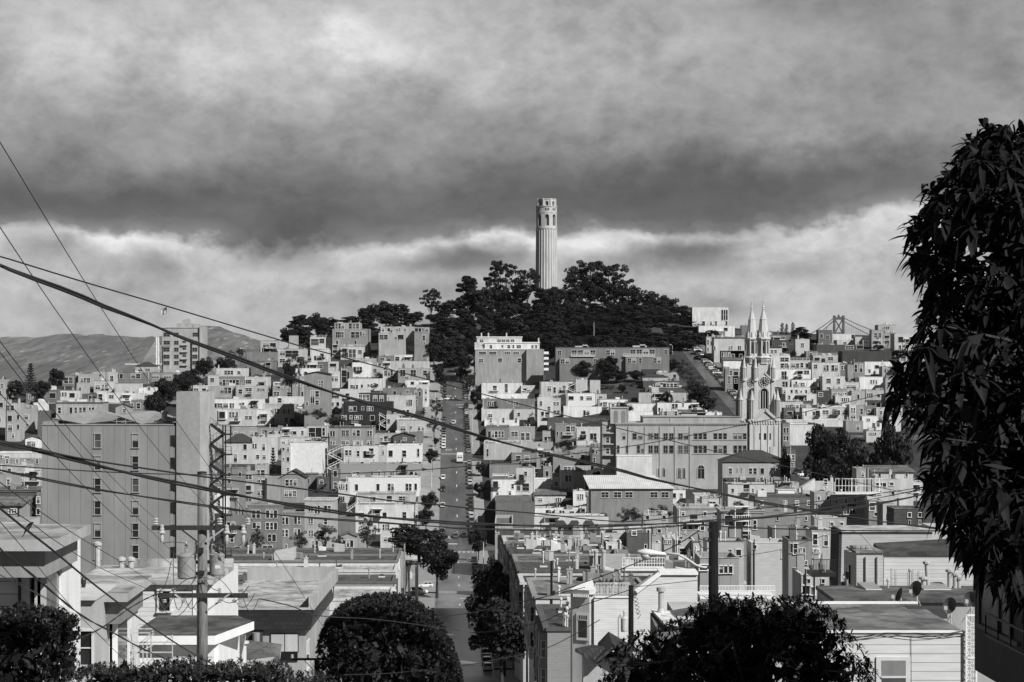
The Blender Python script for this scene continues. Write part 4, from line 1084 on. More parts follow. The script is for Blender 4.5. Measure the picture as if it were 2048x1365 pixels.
def build_church_wing():
 Y = 752.0; k = Y / FOC; z = lambda py: (HORIZON - py) * k; x = lambda px: (px - 1024) * k
 zb = ground(x(1360), Y) - 3; st = mat('concrete', .36)
 cx = lambda a: 1080 + a / 3.9; cy = lambda a: 660 + a / 3.9
 root = thing('church_school', (x(1360), Y, zb), 'long pale church school wing with two rows of grouped windows', 'school building')
 m = MB(); m.box(x(1232), x(1494.5), Y, Y + 24, zb, z(848)); m.build('wall', st, root)
 m = MB(); m.box(x(1231), x(1495), Y - .35, Y - .003, z(848), z(846)); m.box(x(1231), x(1495), Y, Y + 24, z(848) + .01, z(846.5))
 for i in range(88):
  px = 1231 + 3 * i; m.box(x(px), x(px) + .22, Y - .3, Y - .004, z(851), z(848) - .002)
 for py in (881, 909): m.box(x(1378), x(1494), Y - .18, Y - .005, z(py), z(py) + .3)
 m.build('cornice', st, root)
 for px in (1258, 1291, 1321, 1351, 1381):
  m = MB(); m.box(x(px) - .35, x(px) + .35, Y - .28, Y - .006, zb, z(853)); m.build('pilaster', st, root)
 rowA = [(640, 30), (715, 90), (840, 90), (957, 90), (1073, 90), (1197, 108), (1350, 112), (1505, 110)]
 for top, h, lst in ((808, 46, rowA), (903, 58, [(597, 26), (668, 24), (752, 62), (840, 90), (957, 90), (1073, 90), (1197, 108), (1350, 112), (1505, 110)])):
  for (a, w) in lst:
   n = max(1, round(w / 36))
   for i in range(n):
    ww = w / n * .72; c = a + w * (i + .5) / n
    add_window(root, x(cx(c)), Y - .004, z(cy(top + h / 2)), ww / 3.9 * k, h / 3.9 * k, random.choice([21, 23, 27, 28, 21, 24]))
 for (a, w, t, b) in ((915, 26, 1075, 1145), (952, 26, 1075, 1145), (1073, 27, 1075, 1160), (1108, 27, 1075, 1160), (1228, 56, 1055, 1160)):
  m = MB(); r = w / 2 / 3.9 * k; X = x(cx(a + w / 2)); zt = z(cy(t)); z0 = z(cy(b))
  pts = [(X - r, Y - .02, z0), (X + r, Y - .02, z0)] + [(X + r * math.cos(math.pi * i / 10), Y - .02, zt - r + r * math.sin(math.pi * i / 10)) for i in range(11)]
  m.poly(pts, 1); m.tube(pts[1:] + pts[:1], .22, 5, 0); m.bar((X, Y - .06, z0), (X, Y - .06, zt), .12); m.bar((X - r, Y - .06, zt - r), (X + r, Y - .06, zt - r), .12)
  m.build('arched_window', [st, GLASS], root)
 m = MB(); m.box(x(1288), x(1484), Y + 5, Y + 22, z(848), z(835)); m.box(x(1287), x(1485), Y + 4.7, Y + 22.3, z(835), z(834))
 for px in (1342, 1411): m.box(x(px), x(px) + .25, Y + 4.8, Y + 4.99, z(847), z(835.2))
 m.build('clerestory', mat('concrete', .32), root)
 # stub tower with two arched panels
 m = MB(); m.box(x(1221), x(1257), Y + 1.2, Y + 8, z(848), z(817)); m.box(x(1220), x(1258), Y + .9, Y + 8.3, z(817), z(815))
 m.box(x(1221), x(1223), Y + 1.0, Y + 1.197, z(848), z(817)); m.box(x(1255), x(1257), Y + 1.0, Y + 1.197, z(848), z(817))
 m.build('stub_tower', st, root)
 for px in (1232, 1247):
  m = MB(); r = 4.3 * k; pts = [(x(px) - r, Y + 1.17, z(846)), (x(px) + r, Y + 1.17, z(846))] + [(x(px) + r * math.cos(math.pi * i / 8), Y + 1.17, z(826) + r * math.sin(math.pi * i / 8)) for i in range(9)]
  m.poly(pts); m.build('arched_panel', mat('plain', .2), root)
 # side wing toward the street, in shade of itself, and the low white block in front
 r2 = thing('church_annex', (x(1218), Y, zb), 'shaded narrow annex with porches beside the long church school', 'building')
 m = MB(); m.box(x(1205), x(1231.6), Y + 2, Y + 20, zb, z(843)); m.build('wall', mat('stucco', .34), r2)
 for py in (868, 890, 912):
  m = MB(); m.box(x(1204), x(1228), Y + .8, Y + 1.997, z(py), z(py) + .35); m.bar((x(1206), Y + .9, z(py)), (x(1206), Y + .9, z(py - 20)), .2); m.build('porch', mat('plain', .4), r2)
  add_window(r2, x(1216), Y + 1.99, z(py - 9), 1.2, 2.0, 3)
 m = MB(); m.box(x(1204.5), x(1231.9), Y + 1.8, Y + 20.2, z(843), z(841.8)); m.build('roof', MIDROOF, r2)
 r3 = thing('white_hall', (x(1270), Y - 8, zb), 'blank white block standing in front of the church school', 'building')
 m = MB(); m.box(x(1231), x(1301), Y - 8, Y - .4, zb, z(911)); m.build('wall', mat('stucco', .66), r3)
 m = MB(); m.box(x(1230.5), x(1301.5), Y - 8.1, Y - .38, z(911), z(910)); m.build('roof', mat('stucco', .7), r3)
 # low shed with a ribbed metal roof
 Yb = 655.0; kb = Yb / FOC; a, b = P(1182, 978, Yb), P(1346, 978, Yb); g = ground(a.x, Yb) - 1
 r4 = thing('metal_roofed_shed', ((a.x + b.x) / 2, Yb, g), 'low dark shed under a big pale ribbed metal roof', 'shed')
 m = MB(); m.box(a.x, b.x, Yb, Yb + 22, g, a.z); m.build('wall', mat('stucco', .25), r4)
 m = MB(); zr = P(0, 953, Yb + 12).z; q = [(a.x - .6, Yb - .6, a.z), (b.x + .6, Yb - .6, a.z), (b.x - 5, Yb + 14, zr), (a.x - 2, Yb + 14, zr)]
 m.hexa(q, [(p[0], p[1], p[2] + .25) for p in q]); q2 = [(a.x - 2, Yb + 14.1, zr), (b.x - 5, Yb + 14.1, zr), (b.x, Yb + 24, a.z), (a.x, Yb + 24, a.z)]; m.hexa(q2, [(p[0], p[1], p[2] + .25) for p in q2])
 m.build('roof', mat('ribbed', .62, .5, period=.6), r4)
 for px in (1210, 1235, 1258, 1308, 1330): add_window(r4, (px - 1024) * kb, Yb - .004, P(0, 990, Yb).z, 2.2, 1.6, 1)
 # rectory with a hipped tile roof
 Yr = 700.0; kr = Yr / FOC
 cx2 = lambda q: 1400 + q / 4.2667; cy2 = lambda q: 880 + q / 4.2667
 house(cx2(192), cy2(188), cx2(768), cy2(345), .5, 'h' + 'x' + str(cy2(95)), [(cx2(w[0]), cy2(w[1]), w[2] / 4.2667, w[3] / 4.2667) for w in
          ((245, 245, 28, 45), (315, 240, 8, 30), (352, 240, 8, 30), (418, 245, 25, 45), (457, 245, 25, 45), (517, 245, 28, 45), (605, 240, 8, 30), (628, 240, 8, 30), (692, 245, 24, 45))],
          'wide pale rectory under a hipped dark tile roof below the church', Y=Yr, D=16)
 r = HOUSES[-1]['root']; m = MB(); c = P(cx2(625), cy2(60), Yr + 6); m.box(c.x - 1, c.x + 1, Yr + 6, Yr + 8, P(0, cy2(140), Yr).z, c.z); m.build('chimney', mat('stucco', .5), r)
build_church_wing()
def build_school():
 Y = hit(1225, 757); k = Y / FOC; z = lambda py: (HORIZON - py) * k; x = lambda px: (px - 1024) * k
 cx = lambda a: 820 + a / 3.4133; cy = lambda a: 380 + a / 3.4133
 zb = min(ground(x(1112), Y), ground(x(1338), Y)) - 6
 root = thing('hillside_school', (x(1225), Y, zb), 'long dark grey school with white gridded windows under the wooded hill', 'school building')
 w = mat('stucco', .19)  # cloud shadow on the school, kept as a darker stucco
 m = MB(); m.box(x(cx(995)), x(cx(1770)), Y, Y + 16, zb, z(cy(1078)))
 m.box(x(cx(1020)), x(cx(1440)), Y - 3, Y - .003, zb, z(cy(1150))); m.box(x(cx(1470)), x(cx(1725)), Y - 3, Y - .003, zb, z(cy(1142)))
 m.build('wall', w, root)
 m = MB(); m.box(x(cx(992)), x(cx(1773)), Y - .15, Y + 16.1, z(cy(1078)), z(cy(1075))); m.build('roof', MIDROOF, root)
 for (a, ww, t, h, n, dy) in ((1005, 30, 1098, 30, 1, 0), (1100, 170, 1095, 32, 4, 0), (1335, 65, 1095, 32, 2, 0), (1500, 175, 1090, 34, 4, 0), (1733, 28, 1092, 30, 1, 0), (1025, 62, 1156, 32, 2, 3), (1250, 30, 1156, 28, 1, 3), (1480, 62, 1150, 32, 2, 3), (1655, 56, 1148, 34, 2, 3), (1560, 20, 1150, 32, 1, 3)):
  for i in range(n):
   c = a + ww * (i + .5) / n
   add_window(root, x(cx(c)), Y - dy - .01, z(cy(t + h / 2)), ww / n * .8 / 3.4133 * k, h / 3.4133 * k, 7 if (i + n) % 3 == 0 else 1)
 m = MB(); m.box(x(cx(1575)), x(cx(1700)), Y - 3.05, Y - 3.01, zb, z(cy(1225))); m.build('entrance', DARKP, root)
 for (a, b, t) in ((1130, 1220, 1065), (1180, 1215, 1057), (1525, 1620, 1063), (1575, 1610, 1055)):
  m = MB(); m.box(x(cx(a)), x(cx(b)), Y + 5, Y + 9, z(cy(1075)), z(cy(t))); m.build('roof_plant', mat('plain', .5), root)
 for a, b in ((1100, 1260), (1455, 1670)):
  m = MB(); m.box(x(cx(a)), x(cx(b)), Y - 1.2, Y - .005, z(cy(1138)), z(cy(1134))); n = 14
  for i in range(n + 1): m.bar((x(cx(a + (b - a) * i / n)), Y - 1.1, z(cy(1136))), (x(cx(a + (b - a) * i / n)), Y - 1.1, z(cy(1120))), .08)
  m.bar((x(cx(a)), Y - 1.1, z(cy(1120))), (x(cx(b)), Y - 1.1, z(cy(1120))), .1); m.build('balcony', WHITE, root)
 # apartment house beside the street's top
 Y = hit(1010, 772); k = Y / FOC; x = lambda px: (px - 1024) * k; zb = min(ground(x(955), Y), ground(x(1095), Y)) - 4
 x = lambda px: (px - 1024) * k; z = lambda py: (HORIZON - py) * k
 r = thing('stepped_apartments', (x(1020), Y, zb), 'stepped apartment house with white penthouse tiers beside the top of the street', 'apartment house')
 g = mat('stucco', .31); wt = mat('stucco', .7)
 m = MB(); m.box(x(cx(445)), x(cx(915)), Y, Y + 18, zb, z(cy(1090))); m.box(x(cx(795)), x(cx(912)), Y - 2.5, Y - .004, zb, z(cy(1088))); m.build('wall', g, r)
 m = MB(); m.box(x(cx(510)), x(cx(885)), Y + 3, Y + 16, z(cy(1090)), z(cy(1045))); m.build('upper_tier', wt, r)
 m = MB(); m.box(x(cx(455)), x(cx(765)), Y + 6, Y + 17, z(cy(1045)), z(cy(1007))); m.box(x(cx(440)), x(cx(520)), Y + 4, Y + 5.9, z(cy(1090)), z(cy(1040))); m.build('penthouse', mat('stucco', .55), r)
 m = MB()
 for (a, b, y_, t) in ((510, 885, Y + 3, 1045), (455, 765, Y + 6, 1007), (445, 800, Y, 1090)): m.box(x(cx(a)) - .3, x(cx(b)) + .3, y_ - .3, y_ - .01, z(cy(t)), z(cy(t)) + .4)
 m.build('coping', WHITE, r)
 for (a, t, ww, h, d) in ((475, 1020, 25, 20, 6), (595, 1020, 25, 20, 6), (625, 1020, 25, 20, 6), (655, 1020, 25, 20, 6), (688, 1020, 25, 20, 6), (545, 1060, 15, 25, 3), (625, 1060, 12, 15, 3), (665, 1060, 20, 20, 3), (700, 1060, 12, 22, 3), (730, 1060, 12, 22, 3), (745, 1060, 12, 22, 3), (830, 1060, 14, 20, 3), (855, 1060, 14, 20, 3),
                         (470, 1105, 24, 20, 0), (496, 1105, 24, 20, 0), (540, 1105, 24, 20, 0), (566, 1105, 24, 20, 0), (645, 1105, 40, 18, 0), (705, 1105, 40, 18, 0), (470, 1155, 30, 22, 0), (600, 1150, 30, 25, 0), (735, 1150, 25, 30, 0)):
  add_window(r, x(cx(a + ww / 2)), Y + d - .01, z(cy(t + h / 2)), ww / 3.4133 * k, h / 3.4133 * k, 3)
 for i in range(4):
  m = MB(); t = 1100 + 37 * i; m.box(x(cx(912)) + .01, x(cx(946)), Y - 2, Y + 2, z(cy(t + 22)), z(cy(t + 20))); m.box(x(cx(944)), x(cx(946)), Y - 2, Y + 2, z(cy(t + 20)), z(cy(t + 5))); m.box(x(cx(914)), x(cx(944)), Y - 2, Y - 1.9, z(cy(t + 20)), z(cy(t + 5))); m.build('balcony', WHITE, r)
 for a in (482, 530, 655, 720, 875):
  m = MB(); m.box(x(cx(a)), x(cx(a + 9)), Y + 8, Y + 9, z(cy(1080)), z(cy(975 if a < 700 else 1010))); m.build('chimney', mat('stucco', .5), r)
build_school()
def build_far():
 # apartment tower with a flag on the far left crest
 Y = 1080.0; k = Y / FOC; z = lambda py: (HORIZON - py) * k; x = lambda px: (px - 1024) * k
 cx = lambda a: a / 3.657; cy = lambda a: 560 + a / 3.657
 zb = ground(x(365), Y) - 8
 r = thing('crest_apartment_tower', (x(365), Y, zb), 'grey apartment tower flying a flag on the far crest', 'apartment tower')
 m = MB(); m.box(x(cx(1185)), x(cx(1480)), Y, Y + 18, zb, z(cy(352))); m.box(x(cx(1462)), x(cx(1494)), Y - 1.2, Y + 10, zb, z(cy(340))); m.box(x(cx(1408)), x(cx(1450)), Y - 1.2, Y - .004, zb, z(cy(430)));m.box(x(cx(1196)), x(cx(1245)), Y - 1.2, Y - .004, zb, z(cy(480))); m.build('wall', mat('stucco', .4), r)
 m = MB(); m.box(x(cx(1182)), x(cx(1483)), Y - .3, Y + 18.3, z(cy(352)), z(cy(346))); m.build('roof', mat('stucco', .45), r)
 m = MB(); m.box(x(cx(1270)), x(cx(1395)), Y + 4, Y + 12, z(cy(346)), z(cy(318))); m.box(x(cx(1322)), x(cx(1372)), Y + 5, Y + 11, z(cy(318)), z(cy(292))); m.box(x(cx(1340)), x(cx(1372)), Y + 5, Y + 9, z(cy(292)), z(cy(284))); m.box(x(cx(1412)), x(cx(1445)), Y + 4, Y + 10, z(cy(346)), z(cy(320))); m.build('roof_house', mat('stucco', .36), r)
 for t in (400, 460, 510, 562, 608):
  for (a, w) in ((1220, 45), (1290, 32), (1348, 24), (1428, 36)):
   if t == 400 and a == 1348: continue
   add_window(r, x(cx(a)), Y - (1.21 if a in (1428,) and t > 420 or a == 1220 and t > 480 else .01), z(cy(t)), w / 3.657 * k, 26 / 3.657 * k, 21)
  if t > 440:
   m = MB(); m.box(x(cx(1325)), x(cx(1372)), Y - 1.0, Y - .02, z(cy(t + 20)), z(cy(t + 17))); m.box(x(cx(1325)), x(cx(1372)), Y - 1.0, Y - .92, z(cy(t + 17)), z(cy(t + 4))); m.build('balcony', mat('plain', .45), r)
 m = MB(); m.box(x(cx(1172)), x(cx(1258)), Y - 1.6, Y - 1.21, z(cy(490)), z(cy(478))); m.build('terrace', mat('plain', .3), r)
 q = thing('flag', (x(cx(1215)), Y + 3, z(cy(346))), 'striped flag on a tall pole over the crest apartment tower', 'flag')
 m = MB(); m.tube([(x(cx(1215)), Y + 3, z(cy(346))), (x(cx(1214)), Y + 3, z(cy(178)))], [.16, .07], 6); m.build('pole', GALV, q)
 m = MB(); nx = 10; x1 = x(cx(1212)); wv = lambda i, j: (x1 - 2.9 * i / nx, Y + 3 + .35 * math.sin(i * 1.1), z(cy(198)) - j / 9 * 3.0 - i * .14 + .12 * math.sin(i * .9))
 for i in range(nx):
  for j in range(9): m.poly([wv(i, j), wv(i + 1, j), wv(i + 1, j + 1), wv(i, j + 1)], 2 if (i < 4 and j < 4) else j % 2)
 m.build('cloth', [mat('plain', .12), mat('plain', .7), mat('plain', .04)], q)
 # suspension bridge tower and its cables
 Y = 2900.0; k = Y / FOC; X = (1677.5 - 1024) * k; z = lambda py: (HORIZON - py) * k; x = lambda px: (px - 1024) * k
 st = mat('plain', .10, .6)
 r = thing('suspension_bridge', (X, Y, -78), 'suspension bridge tower with crossed bracing and swooping cables on the skyline', 'bridge')
 m = MB()
 for s in (-1, 1): 
  m.hexa([(X + s * 6.6 - 1.9, Y - 2, -78), (X + s * 6.6 + 1.9, Y - 2, -78), (X + s * 6.6 + 1.9, Y + 2, -78), (X + s * 6.6 - 1.9, Y + 2, -78)], [(X + s * 6.1 - 1.5, Y - 2, z(634)), (X + s * 6.1 + 1.5, Y - 2, z(634)), (X + s * 6.1 + 1.5, Y + 2, z(634)), (X + s * 6.1 - 1.5, Y + 2, z(634))])
  m.box(X + s * 6.1 - 1.7, X + s * 6.1 + 1.7, Y - 2.2, Y + 2.2, z(634), z(631.5))
 m.build('legs', st, r)
 m = MB(); m.box(X - 4.7, X + 4.7, Y - 1.5, Y + 1.5, z(640), z(634.5))
 for s in (-1, 1): m.bar((X - 4.7 * s, Y, z(640)), (X + 4.7 * s, Y, z(665)), 1.6, 1.6); m.bar((X - 4.7 * s, Y, z(668)), (X + 4.7 * s, Y, z(700)), 1.6, 1.6)
 m.box(X - 4.7, X + 4.7, Y - 1.5, Y + 1.5, z(668), z(665)); m.lathe(X, Y, [(1.6, z(634.5)), (1.6, z(632)), (.2, z(629))], 8); m.box(X - 40, X + 3000, Y - 3, Y + 3, -18, -13)
 m.build('bracing', st, r)
 m = MB()
 def cable(side, ax, ay, dy):
  pts = []
  for i in range(13):
   f = i / 12; px = 1677.5 + side * 11 + (ax - 1677.5 - side * 11) * f; py = 637 + dy + (ay - 637 - dy) * (1 - (1 - f) ** 1.35)
   pts.append(((px - 1024) * k, Y + (3 if dy else -3), z(py)))
  m.tube(pts, .6, 5); return pts
 a = cable(-1, 1600, 676, 0); b = cable(-1, 1612, 682, 6); c = cable(1, 1772, 668, 0); d = cable(1, 1778, 682, 6)
 for pts in (c, d, b):
  for (p, q_) in zip(pts, pts[1:]):
   for f in (0, .5):
    X_ = p[0] + (q_[0] - p[0]) * f; m.bar((X_, p[1], p[2] + (q_[2] - p[2]) * f), (X_, p[1], -14), .14)
 m.build('cables', st, r)
 Y = 5200.0; k = Y / FOC; X = (315 - 1024) * k; z = lambda py: (HORIZON - py) * k
 r = thing('cable_stayed_tower', (X, Y, -78), 'slim white cable-stayed bridge tower against the hazy hills', 'bridge')
 m = MB(); m.bar((X - 2.5, Y, -78), (X - 2.2, Y, z(675)), 3.2); m.bar((X + 3.5, Y, -78), (X + 2.2, Y, z(675)), 3.2)
 for i in range(7): m.box(X - 2, X + 2, Y - 1, Y + 1, z(680 + i * 7), z(680 + i * 7) + 1.5)
 m.build('tower', mat('plain', .8), r)
 m = MB()
 for i in range(9): m.bar((X, Y, z(676 + i * .8)), ((283 + i * 3 - 1024) * k, Y, z(728)), .5)
 for i in range(4): m.bar((X, Y, z(676)), ((320 + i * 4 - 1024) * k, Y, z(728)), .5)
 m.box((250 - 1024) * k, (420 - 1024) * k, Y - 4, Y + 4, z(730), z(727.5)); m.build('stays', mat('plain', .6), r)
build_far()
def build_block():
 """the big concrete block on the left with its fire stair"""
 Y = 300.0; k = Y / FOC; z = lambda py: (HORIZON - py) * k; x = lambda px: (px - 1024) * k
 zb = min(ground(x(85), Y), ground(x(415), Y)) - 2
 r = thing('concrete_apartment_block', (x(250), Y, zb), 'big drab grey concrete block with small paired windows and canopies on its roof', 'apartment block')
 w = mat('panel', .25, period=1.55)  # cloud shadow over the block is put into this lower wall grey
 m = MB(); m.box(x(84), x(346), Y, Y + 16, zb, z(851)); m.box(x(84), x(110), Y + .5, Y + 15.5, z(851), z(861) + 1.2); m.build('wall', w, r)
 m = MB(); m.box(x(83), x(347), Y - .1, Y + 16.1, z(851), z(849)); m.build('coping', mat('plain', .3), r)
 m = MB(); m.box(x(353), x(400), Y - .15, Y + 6, zb, z(784)); m.build('stair_shaft', mat('concrete', .30), r)
 m = MB(); m.box(x(400) + .004, x(415.5), Y - .15, Y + 7, zb, z(784.6)); m.build('shaft_flank', mat('concrete', .42), r)  # paler concrete paints the sun on the shaft's right side
 m = MB(); m.box(x(346) + .003, x(353) - .003, Y + .1, Y + 5, zb, z(852)); m.build('recess', mat('plain', .22), r)
 for i, py in enumerate((882, 926.5, 971, 1016, 1061, 1105)):
  for px in (195.5, 271): add_window(r, x(px) + random.uniform(-.02, .02), Y - .005, z(py), .8, 1.85, (21, 27, 21, 24, 29, 21)[(i + int(px)) % 6])
  m = MB(); m.box(x(341), x(352.9), Y - .05, Y + .094, z(py + 11), z(py - 11)); m.build('window', GLASS, r)
 # canopies on the roof, a pale sheet on thin posts each
 for (a, b, yl, yr, yp) in ((100, 246, 838, 840, 822), (228, 352, 832, 842, 826)):
  m = MB(); xa, xb, xm = x(a), x(b), x((a + b) / 2 - 12)
  q = [(xa, Y + 2, z(yl)), (xm, Y + 2, z(849)), (xb, Y + 2, z(yr)), (xb - 2, Y + 12, z(yr - 4)), (xm, Y + 13, z(yp)), (xa + 1, Y + 12, z(yl - 6))]
  m.poly([q[0], q[1], q[4], q[5]]); m.poly([q[1], q[2], q[3], q[4]]); m.poly([(p[0], p[1], p[2] - .12) for p in (q[5], q[4], q[1], q[0])]); m.poly([(p[0], p[1], p[2] - .12) for p in (q[4], q[3], q[2], q[1])])
  for p in q: m.bar((p[0], p[1], z(851)), p, .1)
  m.build('roof_canopy', mat('plain', .27), r)
 m = MB(); X = x(325); m.tube([(X, Y + 3, z(853)), (X + .1, Y + 3, z(844)), (X - .25, Y + 3, z(838)), (X - .2, Y + 3, z(828))], .4, 12); m.lathe(X - .2, Y + 3, [(.62, z(828.5)), (.62, z(826)), (.35, z(823)), (.05, z(822.5))], 14)
 m.build('roof_vent', GALV, r, smooth=True)
 m = MB()
 for i in range(9): m.bar((x(308) + i * .38, Y + .3, z(851)), (x(308) + i * .38, Y + .3, z(842)), .05)
 for py in (842, 846.5): m.bar((x(308), Y + .3, z(py)), (x(308) + 3.1, Y + .3, z(py)), .06)
 m.build('roof_railing', IRON, r)
 # zigzag stair on two posts
 st = thing('fire_escape', (x(440), Y + 2, zb), 'black zigzag steel fire stair against the concrete block', 'fire escape')
 m = MB(); ys = Y + 1.5
 for px in (443, 448): m.bar((x(px), ys, zb), (x(px), ys, z(852)), .17)
 m.bar((x(458), ys, z(890)), (x(458), ys, z(851)), .12); m.build('post', IRON, st)
 pys = [849 + 20.3 * i for i in range(15)]
 for i, (a, b) in enumerate(zip(pys, pys[1:])):
  l, rr = x(418), x(445); p, q = ((l, a), (rr, b)) if i % 2 == 0 else ((rr, a), (l, b))
  m = MB(); m.bar((p[0], ys - .5, z(p[1])), (q[0], ys - .5, z(q[1])), .1, .34); m.bar((p[0], ys + .5, z(p[1])), (q[0], ys + .5, z(q[1])), .1, .34)
  for s in range(7):
   f = (s + .5) / 7; m.box(p[0] + (q[0] - p[0]) * f - .14, p[0] + (q[0] - p[0]) * f + .14, ys - .45, ys + .45, z(p[1] + (q[1] - p[1]) * f) - .02, z(p[1] + (q[1] - p[1]) * f) + .02)
  m.bar((p[0], ys - .5, z(p[1]) + .95), (q[0], ys - .5, z(q[1]) + .95), .045)
  for s in range(5): f = s / 4; X = p[0] + (q[0] - p[0]) * f; Z = z(p[1] + (q[1] - p[1]) * f); m.bar((X, ys - .5, Z), (X, ys - .5, Z + .95), .03)
  m.build('flight', IRON, st)
  if i % 2 == 0:
   m = MB(); m.box(x(443), x(461), ys - .8, ys + .8, z(b) - .12, z(b) + .06); m.bar((x(461), ys - .8, z(b)), (x(461), ys - .8, z(b - 16)), .09)
   m.bar((x(443), ys - .8, z(b - 16)), (x(461), ys - .8, z(b - 16)), .05); m.bar((x(443), ys - .8, z(b - 8)), (x(461), ys - .8, z(b - 8)), .04); m.build('landing', IRON, st)
build_block()
def outside_stairs():
 for (px0, y0, px1, y1, n, lab) in [(655, 895, 684, 950, 4, 'white zigzag back stair beside the blank white firewall'), (650, 803, 668, 824, 2, 'white back stair below the pale upper house by the black shingled one'), (759, 830, 775, 858, 3, 'white back stair right of the black shingled house'), (640, 955, 662, 985, 2, 'dark timber stair under the grey narrow house'), (694, 1010, 712, 1036, 2, 'white stair slanting by the mission house wall'), (1131, 768, 1150, 786, 2, 'white zigzag stair on the pale house above the church wing'), (1700, 738, 1710, 757, 2, 'stair between the dark striped house and its pale neighbour'), (1107, 948, 1118, 976, 3, 'white gallery stairs by the blank-sided corner house'), (1338, 1075, 1352, 1100, 2, 'white stair up to the black balcony house')]:
  Y = hit((px0 + px1) / 2, y1 + 3) - 1.6 if y1 < 1060 else 425.0; k = Y / FOC; x = lambda p: (p - 1024) * k; z = lambda p: (HORIZON - p) * k
  q = thing('outside_stair', (x(px0), Y, z(y1)), lab, 'stair'); mm = DARKP if 'dark timber' in lab else WHITE
  for i in range(n):
   a, b = y1 - (y1 - y0) * i / n, y1 - (y1 - y0) * (i + 1) / n; l, r = (x(px0), x(px1)) if i % 2 else (x(px1), x(px0)); m = MB()
   for dz in (0, .95): m.bar((l, Y, z(a) + dz), (r, Y, z(b) + dz), .12, .22 if dz == 0 else .1)
   for j in range(6): X, Z = l + (r - l) * j / 5, z(a) + (z(b) - z(a)) * j / 5; m.bar((X, Y, Z), (X, Y, Z + .95), .07); m.box(X - .2, X + .2, Y, Y + 1.1, Z - .05, Z + .05)
   m.box(r - .5, r + .5, Y - .1, Y + 1.3, z(b) - .12, z(b)); m.build('flight', mm, q)
  m = MB()
  for X in (x(px0), x(px1)): m.bar((X, Y + .1, z(y1) - 2), (X, Y + .1, z(y0) + 1), .14)
  m.build('posts', mm, q)
outside_stairs()
# ------------------------------------------------------------------ trees
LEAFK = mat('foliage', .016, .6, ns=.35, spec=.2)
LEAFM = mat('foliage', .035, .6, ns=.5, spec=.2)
BARK = mat('wood', .09, .9); BARKD = mat('wood', .04, .9)
def leafmesh(name, cents, norms, size, mm, rng_, aspect=1.0, jitter=.5):
 """one small tilted face per leaf spray"""
 n = len(cents); d = norms + rng_.normal(0, jitter, (n, 3)); d /= np.linalg.norm(d, axis=1)[:, None] + 1e-9
 r = rng_.normal(0, 1, (n, 3)); a = np.cross(d, r); a /= np.linalg.norm(a, axis=1)[:, None] + 1e-9; b = np.cross(d, a)
 s = size * rng_.uniform(.6, 1.3, (n, 1)); a = a * s; b = b * s * aspect
 v = np.stack([cents - a, cents - b * .8, cents + a, cents + b * .8], 1).reshape(-1, 3)
 f = np.arange(4 * n).reshape(-1, 4)
 me = bpy.data.meshes.new(name); me.from_pydata(v.tolist(), [], f.tolist()); me.materials.append(mm); me.update(); return me
def ball(rng_, n, flat=1.0):
 p = rng_.normal(0, 1, (n, 3)); p /= np.linalg.norm(p, axis=1)[:, None]; p *= rng_.uniform(.35, 1, (n, 1)) ** .5; p[:, 2] *= flat; return p
